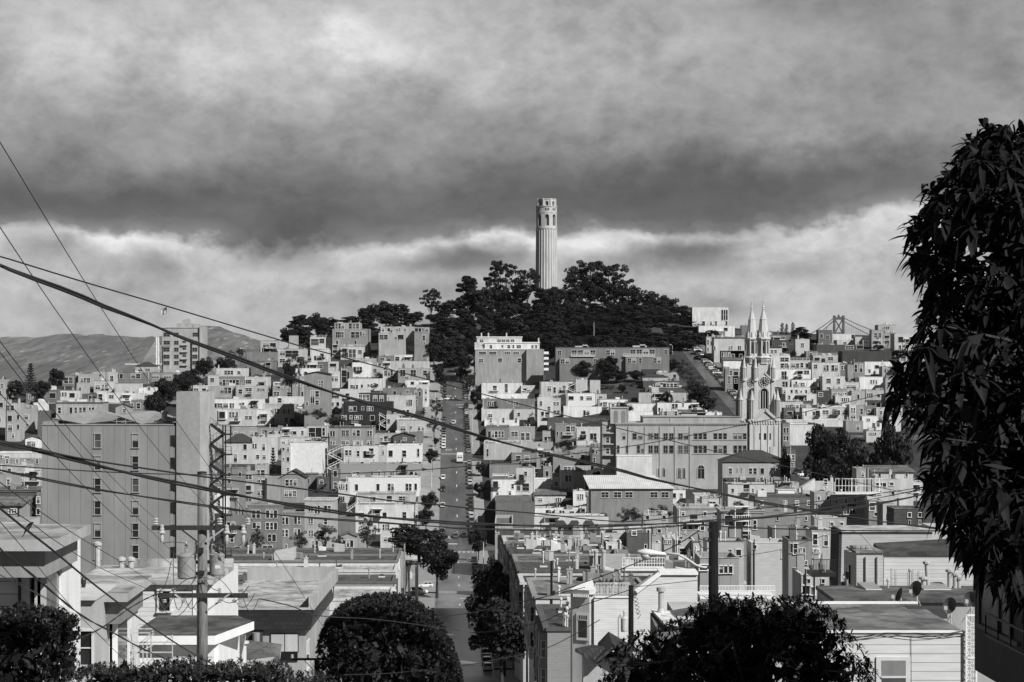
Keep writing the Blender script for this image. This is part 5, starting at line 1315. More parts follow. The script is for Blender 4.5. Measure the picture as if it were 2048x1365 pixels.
def proto_crown(kind, seed):
 """crown of unit height (z 0..1), and the limb paths that carry it"""
 g = np.random.default_rng(seed); C = []; Nn = []; limbs = []
 def clump(c, r, n, flat=1.0):
  p = ball(g, n, flat); C.append(p * r + np.array(c)); Nn.append(p * np.array([1, 1, 1.4]))
 size = .022
 if kind == 'cypress':
  for i in range(46):
   h = .12 + .86 * (i / 45) + g.uniform(-.03, .03); R_ = (.40 * (1 - h) ** .6 + .08) * g.uniform(.55, 1.15); a = g.uniform(0, 6.28)
   c = (R_ * .75 * math.cos(a), R_ * .75 * math.sin(a), h); clump(c, .10 + .11 * g.random() * (1.15 - h), 170, .36); limbs.append([(0, 0, max(0, h - .16)), (c[0] * .5, c[1] * .5, h - .06), c])
  size = .026
 elif kind == 'eucalyptus':
  for i in range(64):
   a = g.uniform(0, 6.28); h = g.uniform(.42, .97); R_ = .44 * math.sin(min(1, (h - .3) / .62) * 2.4) * g.uniform(.4, 1.1)
   c = (R_ * math.cos(a), R_ * math.sin(a), h); clump(c, g.uniform(.045, .1), 70, .6)
   if i % 3 == 0: limbs.append([(0, 0, .12 + .2 * g.random()), (c[0] * .45, c[1] * .45, h * .62), c])
  size = .021
 elif kind == 'round':
  for i in range(44):
   p = g.normal(0, 1, 3); p /= np.linalg.norm(p); p *= g.uniform(.45, 1.0); c = (p[0] * .42, p[1] * .42, .55 + p[2] * .38); clump(c, g.uniform(.09, .15), 110, .85)
   if i < 9: limbs.append([(0, 0, .1), (c[0] * .4, c[1] * .4, .35), c])
  size = .027
 elif kind == 'open':
  for i in range(34):
   p = g.normal(0, 1, 3); p /= np.linalg.norm(p); p *= g.uniform(.3, 1.05); c = (p[0] * .46, p[1] * .46, .58 + p[2] * .38); clump(c, g.uniform(.06, .12), 60, .8)
   if i < 16: limbs.append([(0, 0, .05), (c[0] * .35, c[1] * .35, .32), c])
  size = .021
 elif kind == 'poplar':
  for i in range(24): h = i / 23; clump((g.uniform(-.05, .05), g.uniform(-.05, .05), .1 + .86 * h), .10 * (1.15 - h) + .03, 70, 1.3)
  size = .014; limbs.append([(0, 0, 0), (0, 0, .5), (0, 0, .95)])
 elif kind == 'tiered':
  for i in range(13):
   h = .1 + .85 * i / 12; R_ = .30 * (1 - h) + .03
   for k in range(7):
    a = k * .9 + i * .4
    for q in (.35, .65, .95): clump((R_ * q * math.cos(a), R_ * q * math.sin(a), h + .05 * q), .035, 22, .5)
  size = .012; limbs.append([(0, 0, 0), (0, 0, .5), (0, 0, .98)])
 elif kind == 'bush':
  for i in range(40):
   p = g.normal(0, 1, 3); p /= np.linalg.norm(p); p *= g.uniform(.4, 1.0); clump((p[0] * .6, p[1] * .6, .48 + p[2] * .42), g.uniform(.09, .17), 90, .8)
  size = .02
 return np.concatenate(C), np.concatenate(Nn), limbs, size, g
PROTO = {}
def crown_mesh(kind, i, mm):
 key = (kind, i, mm.name)
 if key not in PROTO:
  C, N_, limbs, size, g = proto_crown(kind, 11 + i * 7 + hash_kind(kind))
  me = leafmesh('crown', C, N_, size, mm, g)
  m = MB()
  if kind not in ('bush',): m.tube([(0, 0, -.25), (0, 0, .05), (g.uniform(-.02, .02), 0, .55), (0, 0, .9)], [.028, .024, .014, .003], 7)
  for l in limbs: m.tube(l, [.012, .007, .002], 4)
  tm = None
  if m.v:
   tm = bpy.data.meshes.new('trunk'); tm.from_pydata(m.v, [], m.f); tm.materials.append(BARK if kind in ('eucalyptus', 'open') else BARKD); tm.update()
  PROTO[key] = (me, tm)
 return PROTO[key]
def hash_kind(k): return sum(ord(c) for c in k)
TREES = []
NAMES = dict(cypress='cypress_tree', eucalyptus='eucalyptus_tree', round='round_tree', open='street_tree', poplar='poplar_tree', tiered='norfolk_pine', bush='bush')
def tree(px, ytop, Y, width, kind, label, group=None, mm=None, ybase=None, lollipop=False):
 """a tree whose tip the photo shows at (px, ytop), WIDTH photo pixels across"""
 k = Y / FOC; x = (px - 1024) * k; zt = (HORIZON - ytop) * k
 zb = ground(x, Y) if ybase is None else (HORIZON - ybase) * k
 h = max(zt - zb, 1.2); mm = mm or LEAFK
 i = random.randrange(3); cm, tm = crown_mesh(kind, i, mm)
 sw = width * k / {'cypress': .78, 'eucalyptus': .9, 'round': .98, 'open': 1.0, 'poplar': .3, 'tiered': .62, 'bush': 1.4}[kind]
 tall = {'cypress': 1.0, 'eucalyptus': 1.0, 'round': .93, 'open': .95}.get(kind, 1.0)
 hc = min(h, max(sw * {'cypress': 1.5, 'eucalyptus': 1.25, 'round': 1.0, 'open': 1.15, 'poplar': 5, 'tiered': 2.2, 'bush': .9}[kind], h * {'cypress': .95, 'round': .74}.get(kind, .55)))
 if 'right pavement' in label or 'speckled' in label: hc = h * .93
 if lollipop: hc = min(h, sw * 1.05)
 r = thing(NAMES[kind], (x, Y, zb), label, 'bush' if kind == 'bush' else 'tree', group)
 c = link('crown', cm, r); c.location = (0, 0, h - hc * tall); c.scale = (sw, sw, hc); c.rotation_euler = (0, 0, random.uniform(0, 6.28))
 if tm is not None:
  t = link('trunk', tm, r); t.location = c.location; t.scale = (sw, sw, hc); t.rotation_euler = c.rotation_euler
  if h - hc * tall > .24 * hc:
   m = MB(); rr = .03 * sw; m.tube([(x, Y, zb - .5), (x, Y, zb + h - hc * tall)], [rr * 1.3, rr * .95], 7); m.build('lower_trunk', BARKD, r)
 TREES.append(r); return r
def plant_hill():
 g1 = 'dark cypresses on the wooded hill'; lab1 = 'dark shelving cypress in the wood around the hilltop tower'
 for (px, yt, Y, w) in [(600, 632, 1190, 52), (578, 655, 1185, 40), (640, 628, 1195, 55), (672, 640, 1190, 45), (700, 634, 1200, 50), (738, 610, 1200, 52), (772, 603, 1205, 50), (802, 610, 1205, 45), (828, 622, 1205, 42), (893, 598, 1215, 45), (936, 555, 1220, 58), (968, 574, 1222, 44), (1000, 580, 1218, 46), (1040, 575, 1212, 42),
                           (1112, 574, 1208, 46), (1084, 578, 1204, 44), (1098, 577, 1200, 40), (1145, 572, 1214, 50), (1180, 560, 1224, 50), (1215, 565, 1226, 50), (1258, 568, 1222, 50), (1292, 582, 1220, 56), (1332, 588, 1215, 52), (1362, 612, 1210, 46), (1388, 628, 1200, 48), (1318, 604, 1205, 50)]:
  tree(px, yt, Y, w * 1.15, random.choice(['cypress', 'round']), lab1, g1)
 for (Y, a, b, y0) in [(1186, 1085, 1310, 618), (1192, 1110, 1290, 604), (1168, 1100, 1310, 634), (1152, 1120, 1300, 648), (1128, 1100, 1425, 668), (1108, 1105, 1400, 676), (1085, 1110, 1350, 683), (1150, 1120, 1300, 650), (1125, 866, 948, 672), (1100, 868, 946, 690)]:
  px = a
  while px < b: tree(px, y0 + random.uniform(-7, 7), Y + random.uniform(-5, 5), random.uniform(34, 52), random.choice(['cypress', 'round', 'round']), lab1, g1); px += 27
 for row, (Y, a, b, y0, dy, st) in enumerate([(1195, 872, 1400, 610, 25, 30), (1178, 862, 1405, 632, 22, 34), (1160, 868, 1410, 655, 18, 36), (1145, 860, 1420, 672, 14, 40)]):
  px = a
  while px < b:
   edge = max(0, (px - 1330) * .45) + max(0, (930 - px) * .4)
   tree(px + random.uniform(-8, 8), y0 + random.uniform(-dy, dy) * .6 + edge * (1 - row * .28), Y + random.uniform(-6, 6), random.uniform(40, 60), 'cypress' if random.random() < .45 else 'round', lab1, g1); px += st
 for (px, yt, Y, w) in [(608, 655, 1170, 45), (650, 652, 1165, 50), (690, 652, 1165, 50), (735, 640, 1168, 55), (780, 632, 1172, 55), (822, 640, 1168, 50), (850, 650, 1150, 45)]:
  tree(px, yt, Y, w, 'cypress', lab1, g1)
 lab2 = ['tall airy gum tree left of the fluted tower, limbs showing', 'smaller gum tree crossing the fluted tower\'s left edge', 'spreading gum tree right of the fluted tower, the tallest of the hill', 'gum tree with rounded heads at the right shoulder of the hill', 'lone slender gum tree apart on the hill\'s left shoulder', 'low gum tree peeping over the cypresses right of the tower']
 for (px, yt, Y, w), l in zip([(1012, 523, 1228, 82), (1055, 538, 1205, 56), (1180, 520, 1232, 88), (1228, 530, 1228, 74), (862, 578, 1215, 44), (1150, 545, 1230, 52)], lab2):
  tree(px, yt, Y, w, 'eucalyptus', l)
plant_hill()
def plant_town():
 T = [(61, 728, 1010, 34, 'tiered', 'dark symmetrical norfolk pine on the left skyline'), (113, 738, 1005, 36, 'round', 'round dark tree next to the norfolk pine on the left skyline'), (85, 762, 990, 40, 'round', 'low dark tree under the norfolk pine'), (30, 764, 1000, 40, 'round', 'flat-topped dark tree at the far left edge'),
         (309, 784, 880, 48, 'round', 'clipped dome tree just above the concrete block\'s roof'), (331, 757, 930, 52, 'round', 'dome tree second up in the line behind the concrete block'), (365, 744, 975, 46, 'round', 'dome tree third up in the line behind the concrete block'), (385, 738, 1010, 40, 'round', 'broad dark tree hugging the crest tower\'s foot'), (408, 716, 1050, 44, 'round', 'topmost dome tree beside the crest apartment tower'), (450, 714, 1080, 50, 'round', 'loose dark tree between the crest tower and the pale houses'),
         (546, 897, 780, 22, 'tiered', 'narrow dark conifer beside the blank white firewall'), (640, 815, 865, 45, 'bush', 'dark garden thicket below the grey gabled house'), (668, 826, 862, 45, 'bush', 'garden shrub touching the black shingled house'), (610, 820, 868, 26, 'bush', 'small dark shrub left in the gardens under the gabled house'),
         (598, 706, 1000, 34, 'open', 'dark flat tree among the upper left terraces'), (578, 720, 985, 30, 'round', 'small dark tree under the upper left terraces'), (680, 992, 735, 26, 'bush', 'dark shrub squeezed between the tall row house and the mission house'),
         (1010, 885, 850, 5, 'bush', 'tiny rooftop plant right of the street'), (1130, 876, 800, 50, 'bush', 'dark roof-garden trees beside the church annex'),
         (1168, 722, 1012, 48, 'round', 'leftmost dark tree in front of the long school'), (1218, 713, 1008, 52, 'round', 'tallest dark tree in front of the long school'), (1232, 742, 1000, 56, 'round', 'middle dark tree below the long school'), (1270, 741, 1002, 42, 'round', 'dark tree by the black house under the school'), (1216, 770, 985, 50, 'open', 'pale-limbed tree leaning over the white rooftops'), (1262, 765, 990, 40, 'open', 'thin pale-limbed tree beside the black house'),
         (1343, 717, 1030, 46, 'round', 'domed tree at the right end of the long school'), (1386, 750, -802, 56, 'open', 'hazy grey tree beside the steep side street'), (1398, 768, -825, 50, 'round', 'dark tree low on the left bank of the steep side street'), (1416, 788, -838, 40, 'round', 'lowest dark tree on the bank of the steep side street'), (1345, 796, -826, 40, 'bush', 'dark bushes above the white roofs left of the steep side street'), (1330, 782, -812, 34, 'round', 'dark yard tree right of the black house with pale blinds'), (1250, 800, -830, 50, 'bush', 'dark undergrowth below the pale-limbed trees'), (1368, 722, -770, 40, 'open', 'upper grey tree beside the steep side street'),
         (1645, 850, 690, 82, 'round', 'big dark park tree right of the church, left one of two'), (1700, 852, 685, 84, 'round', 'big dark park tree right of the church, right one of two'), (1660, 905, 655, 70, 'round', 'lower dark tree filling the gap under the park trees'), (1725, 905, 650, 60, 'round', 'shadowy low tree right below the park trees'), (1785, 850, 640, 90, 'round', 'very dark park tree half behind the hanging leaves'), (1572, 895, 700, 24, 'round', 'small dark tree between church and park trees'),
         (1564, 646, 1180, 13, 'poplar', 'slim poplar on the right skyline'), (1573, 648, 1182, 12, 'poplar', 'second slim poplar of the skyline trio'), (1586, 645, 1185, 12, 'poplar', 'tallest thin poplar beside the skyline cypress'), (1602, 655, 1170, 40, 'cypress', 'dark flat cypress on the right skyline'), (1592, 672, 1140, 30, 'open', 'grey feathery tree below the skyline cypress'), (1620, 678, 1135, 34, 'round', 'dark rounded tree right of the feathery grey tree'), (1640, 680, 1130, 24, 'round', 'small dark tree beside the black skyline house'), (1632, 735, 1030, 22, 'open', 'spindly tree among the white slope houses'), (1757, 690, 1110, 30, 'round', 'dark tree by the skyline corner house'), (1800, 700, 1080, 50, 'round', 'dark scrub tree behind the hanging leaves'), (1565, 697, 1100, 26, 'round', 'small tree tucked beside the church spire'), (1595, 750, 990, 26, 'bush', 'dark shrub patch among the white slope houses'), (1586, 700, 1090, 26, 'bush', 'dark shrubs under the low modern house'), (1748, 668, 1150, 26, 'open', 'bare twiggy tree beside the skyline corner house'),
         (930, 708, -748, 36, 'round', 'rounded pale-green tree at the top of the street'), (936, 745, -805, 46, 'open', 'big leafy tree on the street\'s upper right side'), (925, 735, -765, 40, 'round', 'clipped hedge-like tree near the street\'s top'), (876, 728, -768, 28, 'round', 'dark tree on the street\'s upper left side'), (882, 742, -788, 34, 'round', 'second dark tree on the street\'s upper left side'), (872, 798, -856, 36, 'open', 'leafy tree midway up the left pavement'), (868, 832, -880, 34, 'open', 'leafy tree lower on the left pavement by the street lamp'), (872, 876, -896, 16, 'round', 'little round clipped tree on the left pavement'), (864, 898, -946, 30, 'round', 'dark round tree below the stop crossing'), (858, 985, -1045, 42, 'round', 'dark tree by the mission house corner'), (852, 1018, -1070, 40, 'round', 'dark tree beside the mission house porch'),
         (838, 1046, 640, 130, 'round', 'wide speckled tree at the foot of the street'), (874, 1084, 545, 86, 'round', 'dark lollipop tree leaning over parked cars'), (908, 1104, 542, 26, 'round', 'small side bough tree beside the lollipop tree'), (957, 1050, 655, 42, 'round', 'compact black tree on the right pavement'), (988, 1104, 432, 112, 'round', 'upper dark street tree hiding the right pavement'), (1008, 1138, 398, 150, 'round', 'large dark street tree hiding the right pavement'), (1003, 1184, 350, 158, 'round', 'lowest dark street tree over the right pavement'), (962, 925, -955, 26, 'round', 'shaded tree on the right pavement by the lorry'), (958, 965, -995, 30, 'round', 'second shaded tree on the right pavement'), (950, 778, -822, 24, 'round', 'dark tree on the right pavement near the upper crossing'),
         (515, 1058, 672, 42, 'open', 'sparse street tree before the dark row house'), (600, 1062, 668, 44, 'open', 'sparse street tree before the grey row house'), (650, 1046, 672, 54, 'open', 'taller sparse street tree before the pale row house'), (735, 1040, 665, 54, 'open', 'pale twiggy tree before the mission house'), (678, 1072, 665, 30, 'open', 'little street tree beside the low garage'), (500, 1120, 560, 26, 'bush', 'dark bush beside a parked car on the cross street'), (708, 1098, 600, 26, 'bush', 'weedy planter on a flat roof'),
         (1262, 1012, 640, 62, 'bush', 'dark garden trees behind the awning house'), (1320, 1006, 635, 70, 'bush', 'dark garden trees beside the ribbed-roof shed'), (1505, 986, 620, 30, 'bush', 'roof-edge bushes near the skylight box'), (1478, 1000, 610, 30, 'bush', 'darker bushes left of the skylight box'), (1215, 1075, 420, 22, 'bush', 'potted greenery on the black balcony house')]
 for (px, yt, Y, w, kind, lab) in T:
  yb = None
  if Y < 0: Y = hit(px, -Y)
  if kind == 'bush':
   k = Y / FOC; yb = yt + w * .75
  if lab.startswith('small side bough'): yb = yt + 40
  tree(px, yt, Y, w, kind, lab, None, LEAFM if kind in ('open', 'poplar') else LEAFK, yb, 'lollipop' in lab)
 # date palm at the top of the street
 Y = 1150.0; k = Y / FOC; p = P(878, 690, Y); zb = ground(p.x, Y)
 r = thing('palm_tree', (p.x, Y, zb), 'bushy date palm at the top of the street', 'tree')
 m = MB(); m.tube([(p.x, Y, zb - 1), (p.x, Y, p.z - .5)], [.5, .45], 8); m.build('trunk', BARKD, r)
 m = MB()
 for i in range(60):
  a = random.uniform(0, 6.28); e = random.uniform(-.5, 1.4); L_ = random.uniform(3.2, 4.6); pts = []
  for j in range(6):
   f = j / 5; pts.append(Vector((p.x + L_ * f * math.cos(a) * math.cos(e), Y + L_ * f * math.sin(a) * math.cos(e), p.z + L_ * f * math.sin(e) - 1.6 * f * f)))
  for j in range(5):
   s = Vector((-math.sin(a), math.cos(a), .4)) * (.28 * (1 - abs(j - 2) / 4)); m.poly([pts[j] - s, pts[j + 1] - s * .8, pts[j + 1] + s * .8, pts[j] + s])
 m.build('fronds', LEAFM, r)
plant_town()
def gardens():
 """dark shrubs and small trees standing in the yards between the houses"""
 rg = random.Random(31)
 for (a, b, y0, y1, n) in [(0, 300, 760, 860, 14), (430, 850, 690, 1000, 46), (960, 1400, 740, 1010, 34), (1560, 1850, 690, 900, 26), (440, 690, 960, 1060, 8)]:
  for i in range(n):
   px = rg.uniform(a, b); py = rg.uniform(y0, y1); Y = hit(px, py) - 1.5; w = rg.uniform(10, 24); kind = rg.choice(['bush', 'round', 'bush', 'open'])
   tree(px, py - w * rg.uniform(.6, 1.1), Y, w, kind, 'small dark garden shrub in a yard between slope houses', 'garden shrubs between the slope houses', LEAFK, py + 6)
gardens()
# ------------------------------------------------------------------ near foliage with real leaves
def leaf_faces(V, F, base, d, side, L_, wd, droop, fold=.25, segs=4):
 """one pointed leaf: base point, direction, sideways; droops along its length"""
 up = side.cross(d).normalized(); n0 = len(V); rows = []
 for i in range(segs + 1):
  f = i / segs; c = base + d * (L_ * f) + Vector((0, 0, -1)) * (droop * L_ * f * f); w = wd * math.sin(math.pi * min(1, .08 + f * .92)) ** .8 * (1 - .25 * f) if i < segs else 0
  V.append(tuple(c - side * w + up * (fold * w))); V.append(tuple(c)); V.append(tuple(c + side * w + up * (fold * w)))
 for i in range(segs):
  a = n0 + 3 * i
  F.append((a, a + 1, a + 4, a + 3)); F.append((a + 1, a + 2, a + 5, a + 4))
def leafy(name, clusters, per, L_, wd, droop, mm, root, rg, spread=1.0, segs=4):
 V, F = [], []
 for c, axis in clusters:
  n = rg.randint(*per)
  for i in range(n):
   a = 2 * math.pi * i / n + rg.uniform(-.4, .4); axis = axis.normalized(); s1 = axis.orthogonal().normalized(); s2 = axis.cross(s1)
   d = (axis * rg.uniform(.2, .9) + (s1 * math.cos(a) + s2 * math.sin(a)) * spread * rg.uniform(.6, 1.1)).normalized()
   side = d.cross(Vector((rg.uniform(-.3, .3), rg.uniform(-.3, .3), 1))).normalized()
   l = L_ * rg.uniform(.6, 1.2); leaf_faces(V, F, c - axis * rg.uniform(0, .08), d, side, l, wd * l / L_ * rg.uniform(.8, 1.15), droop * rg.uniform(.4, 1.3), segs=segs)
 at = Vector(root['_at']); V = [(a - at.x, b - at.y, c - at.z) for a, b, c in V]
 me = bpy.data.meshes.new(name); me.from_pydata(V, [], F); me.materials.append(mm); me.polygons.foreach_set('use_smooth', [True] * len(F)); me.update()
 return link(name, me, root)
def near_trees():
 rg = random.Random(5)
 leafd = mat('foliage', .011, .65, ns=6, spec=.12)  # leaf grey lowered to carry the shade over the near tree
 def core(r, pts, size, mid, shrink, rg):
  g = np.random.default_rng(4); pts = [p for p in pts if rg.random() < .5]
  C = np.array([tuple(mid + (p - mid) * shrink * rg.uniform(.8, 1)) for p in pts]); N_ = g.normal(0, 1, C.shape) + np.array([0, -1.2, 0])
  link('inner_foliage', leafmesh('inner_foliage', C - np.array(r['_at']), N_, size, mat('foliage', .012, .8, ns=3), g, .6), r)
 # the big-leaved tree at the right edge: a crown some two metres through
 x0, y0 = 3.55, 12.5; zb = ground(x0, y0)
 r = thing('big_leaved_tree', (x0, y0, zb), 'near dark tree with long drooping leaves towering at the right edge', 'tree')
 edge = [(256, 1945), (285, 1915), (310, 1898), (345, 1870), (385, 1835), (430, 1805), (460, 1790), (505, 1792), (540, 1812), (600, 1824), (650, 1808), (690, 1802), (720, 1788), (760, 1776), (800, 1762), (830, 1786), (880, 1832), (930, 1838), (970, 1828), (1010, 1845), (1050, 1868), (1090, 1895), (1130, 1915), (1160, 1960), (1185, 2010)]
 def bound(py):
  if py < edge[0][0]: return 2100
  for (a, xa), (b, xb) in zip(edge, edge[1:]):
   if py <= b: return xa + (xb - xa) * (py - a) / (b - a)
  return 2080
 cl = []; V = Vector
 for (py, px) in edge:
  for j in range(3):
   Y = rg.uniform(11.6, 13.2); p = P(px + 18 + rg.uniform(0, 25), py + rg.uniform(-15, 15), Y); ax = V((-1.0, rg.uniform(-.5, .5), rg.uniform(-.3, .35) if py > 400 else rg.uniform(.2, .8))); cl.append((p, ax))
 while len(cl) < 1500:
  Y = rg.gauss(12.5, .75); py = rg.uniform(258, 1200) if rg.random() < .8 else rg.uniform(256, 420); px = rg.uniform(1780, 2420)
  if px < bound(py) + 24 + 30 * rg.random(): continue
  if px > 2300 - abs(py - 700) * .25: continue
  p = P(px, py, Y); q = p - V((x0, y0, .0)); q.z *= .4
  cl.append((p, (q.normalized() + V((rg.uniform(-.6, .6), rg.uniform(-.6, .6), rg.uniform(-.2, .7))))))
 leafy('crown', cl, (6, 10), .125, .021, .55, leafd, r, rg, 1.0, 5)
 core(r, [c for c, a in cl], .085, V((3.0, 12.8, -.1)), .93, rg)
 m = MB(); m.tube([(x0, y0, zb - .3), (x0 - .05, y0, zb + 1.2), (x0 - .1, y0, -.6), (x0 - .2, y0, .9)], [.12, .10, .07, .02], 8)
 for i, (p, ax) in enumerate(cl):
  if i % 6 == 0:
   h = V((x0 - .1, y0, min(max(p.z - .45, -1.9), .6))); mid = h.lerp(p, .55) + V((0, 0, .12)); m.tube([h, mid, p], [.022, .012, .004], 5)
 m.build('trunk', BARKD, r)
 # leafy bush tree at the bottom right
 bx, by = (1490 - 1024) / FOC * 27, 27.0; zb = ground(bx, by)
 r = thing('leafy_shrub_tree', (bx, by, zb), 'broad leafy shrub tree before the near sided houses, some leaves sunlit', 'tree')
 prof = [(1190, 1430, 1610), (1212, 1380, 1660), (1238, 1350, 1685), (1262, 1275, 1705), (1285, 1236, 1722), (1310, 1216, 1738), (1340, 1200, 1756), (1375, 1188, 1766), (1420, 1190, 1755), (1500, 1200, 1740), (1600, 1260, 1680)]
 cl = []
 while len(cl) < 2500:
  py = rg.uniform(1192, 1640); Y = 27 + rg.gauss(0, .75)
  for (a, l0, r0), (b, l1, r1) in zip(prof, prof[1:]):
   if a <= py <= b:
    f = (py - a) / (b - a); l_, r_ = l0 + (l1 - l0) * f, r0 + (r1 - r0) * f; px = rg.uniform(l_, r_); p = P(px, py, Y)
    q = p - V((bx, by, -3.6)); cl.append((p, q.normalized() + V((rg.uniform(-.7, .7), rg.uniform(-.7, .4), rg.uniform(0, .8))))); break
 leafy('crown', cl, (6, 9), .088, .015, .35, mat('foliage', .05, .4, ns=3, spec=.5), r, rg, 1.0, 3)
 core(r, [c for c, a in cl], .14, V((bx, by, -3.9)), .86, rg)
 m = MB(); m.tube([(bx, by, zb - .3), (bx, by, -4.6), (bx + .1, by, -3.6)], [.11, .08, .03], 7)
 for i, (p, ax) in enumerate(cl):
  if i % 14 == 0: m.tube([V((bx, by, max(-5.0, p.z - .8))), V((bx, by, p.z)).lerp(p, .5), p], [.025, .014, .005], 5)
 m.build('trunk', mat('wood', .25, .9), r)
 # clipped hedge at the left, low shrubs along the bottom, round street tree
 def mass(name, lab, cat, Y, outline, n, L_, wd, depth, mm, per=(6, 9), zlow=None):
  xs = [o[0] for o in outline]; pm = sum(xs) / len(xs); X = (pm - 1024) / FOC * Y; zb = ground(X, Y)
  r = thing(name, (X, Y, zb), lab, cat); cl = []; k = Y / FOC
  def top(px):
   for (a, ya), (b, yb) in zip(outline, outline[1:]):
    if px <= b: return ya + (yb - ya) * (px - a) / (b - a)
   return 2000
  low = (HORIZON - zb / k)
  while len(cl) < n:
   px = rg.uniform(xs[0], xs[-1]); t = top(px); py = t + min(low - t, 330) * rg.random() ** 1.3 if rg.random() > .25 else t + rg.uniform(0, 12)
   e = min(px - xs[0], xs[-1] - px) / (xs[-1] - xs[0]) * 2
   dd = depth * (0.35 + .65 * min(1, e * 3)); u = rg.uniform(-1, 1); p = P(px, py, Y); p.y += dd * u * abs(u) ** .2
   cl.append((p, V((rg.uniform(-.5, .5), rg.uniform(-.8, .1) if u < 0 else rg.uniform(-.1, .8), rg.uniform(.2, 1.0)))))
  leafy('crown', cl, per, L_, wd, .15, mm, r, rg, .9, 2)
  core(r, [c for c, a in cl], depth * .16, P(pm, top(pm) + 60, Y), .84, rg)
  m = MB()
  for i in range(5): px = xs[0] + (xs[-1] - xs[0]) * (.2 + .15 * i); X2 = (px - 1024) * k; m.tube([(X2, Y, zb - .3), (X2 + rg.uniform(-.2, .2), Y, (HORIZON - top(px)) * k - .4)], [.05, .02], 6)
  m.build('stems', BARKD, r); return r
 mass('hedge', 'dense dark hedge before the flat-roofed white house', 'hedge', 36, [(-120, 1215), (0, 1225), (28, 1212), (60, 1222), (95, 1226), (120, 1230), (143, 1236), (150, 1262), (153, 1320)], 2600, .085, .02, 1.0, mat('foliage', .018, .5, ns=3, spec=.3))
 mass('hedge', 'low sunny shrubs along the foot of the wooden utility pole', 'hedge', 38, [(128, 1345), (170, 1332), (215, 1328), (270, 1340), (330, 1322), (375, 1318), (420, 1330), (455, 1322), (500, 1328), (560, 1330), (600, 1348), (640, 1352), (690, 1372)], 2200, .08, .018, .8, mat('foliage', .04, .5, ns=3, spec=.4))
 Y = 118.0; k = Y / FOC
 mass('round_street_tree', 'big dense rounded street tree screening the lower left of the street', 'tree', Y, [(634, 1330), (640, 1275), (655, 1240), (680, 1215), (715, 1201), (755, 1195), (795, 1199), (832, 1212), (862, 1234), (886, 1264), (906, 1300), (920, 1340), (928, 1390)], 7500, .19, .06, 3.0, mat('foliage', .02, .55, ns=.8, spec=.3), (5, 8))
near_trees()
# ------------------------------------------------------------------ vehicles and lamps on the streets
TYRE = mat('plain', .02, .9); RIM = mat('metal', .35, .4)
def car_body(kind):
 """half-width stations along the car: x, sill z, belt z, half width"""
 m = MB(); g = MB()
 L_, hb, hr, w = dict(sedan=(4.5, .92, 1.42, .88), suv=(4.6, 1.05, 1.72, .92), hatch=(4.0, .95, 1.50, .85), van=(5.0, 1.1, 1.95, .97))[kind]
 nose = {'sedan': .72, 'suv': .9, 'hatch': .8, 'van': .95}[kind]
 xs = [(-L_ / 2, .42, .62, w * .86), (-L_ / 2 + .12, .25, nose, w * .95), (-L_ / 2 + 1.1, .22, hb - .05, w), (-.2, .22, hb, w), (L_ / 2 - 1.0, .22, hb + .02, w), (L_ / 2 - .1, .28, hb - (.06 if kind == 'sedan' else 0), w * .96), (L_ / 2, .45, hb - .15, w * .9)]
 def section(x, z0, z1, hw): return [(x, -hw * .92, z0), (x, -hw, (z0 + z1) / 2), (x, -hw * .96, z1), (x, hw * .96, z1), (x, hw, (z0 + z1) / 2), (x, hw * .92, z0)]
 secs = [section(*s) for s in xs]; base = 0
 for s in secs: m.v += s
 for i in range(len(secs) - 1):
  for j in range(6): m.f.append((i * 6 + j, (i + 1) * 6 + j, (i + 1) * 6 + (j + 1) % 6, i * 6 + (j + 1) % 6)); m.m.append(0)
 m.f.append(tuple(range(6))); m.m.append(0); m.f.append(tuple(reversed(range((len(secs) - 1) * 6, len(secs) * 6)))); m.m.append(0)
 a0, a1 = -L_ / 2 + 1.15, {'sedan': L_ / 2 - .75, 'suv': L_ / 2 - .12, 'hatch': L_ / 2 - .15, 'van': L_ / 2 - .1}[kind]
 b0, b1 = a0 + .75, a1 - {'sedan': .75, 'suv': .3, 'hatch': .45, 'van': .15}[kind]
 if kind == 'van': a0, b0 = -L_ / 2 + .55, -L_ / 2 + 1.2
 wt = w * .8
 g.hexa([(a0, -w * .93, hb - .02), (a1, -w * .93, hb - .02), (a1, w * .93, hb - .02), (a0, w * .93, hb - .02)], [(b0, -wt, hr - .06), (b1, -wt, hr - .06), (b1, wt, hr - .06), (b0, wt, hr - .06)])
 m.hexa([(b0 - .06, -wt - .03, hr - .07), (b1 + .06, -wt - .03, hr - .07), (b1 + .06, wt + .03, hr - .07), (b0 - .06, wt + .03, hr - .07)], [(b0 + .12, -wt * .9, hr), (b1 - .12, -wt * .9, hr), (b1 - .12, wt * .9, hr), (b0 + .12, wt * .9, hr)])
 for s in (-1, 1):
  for (p, q) in (((a0, s * w * .94, hb), (b0, s * (wt + .01), hr - .06)), ((a1, s * w * .94, hb), (b1, s * (wt + .01), hr - .06)), (((a0 + a1) / 2, s * w * .945, hb), ((b0 + b1) / 2, s * (wt + .012), hr - .06))): m.bar(p, q, .09)
 return m, g, L_, w, hb
CAR = {}
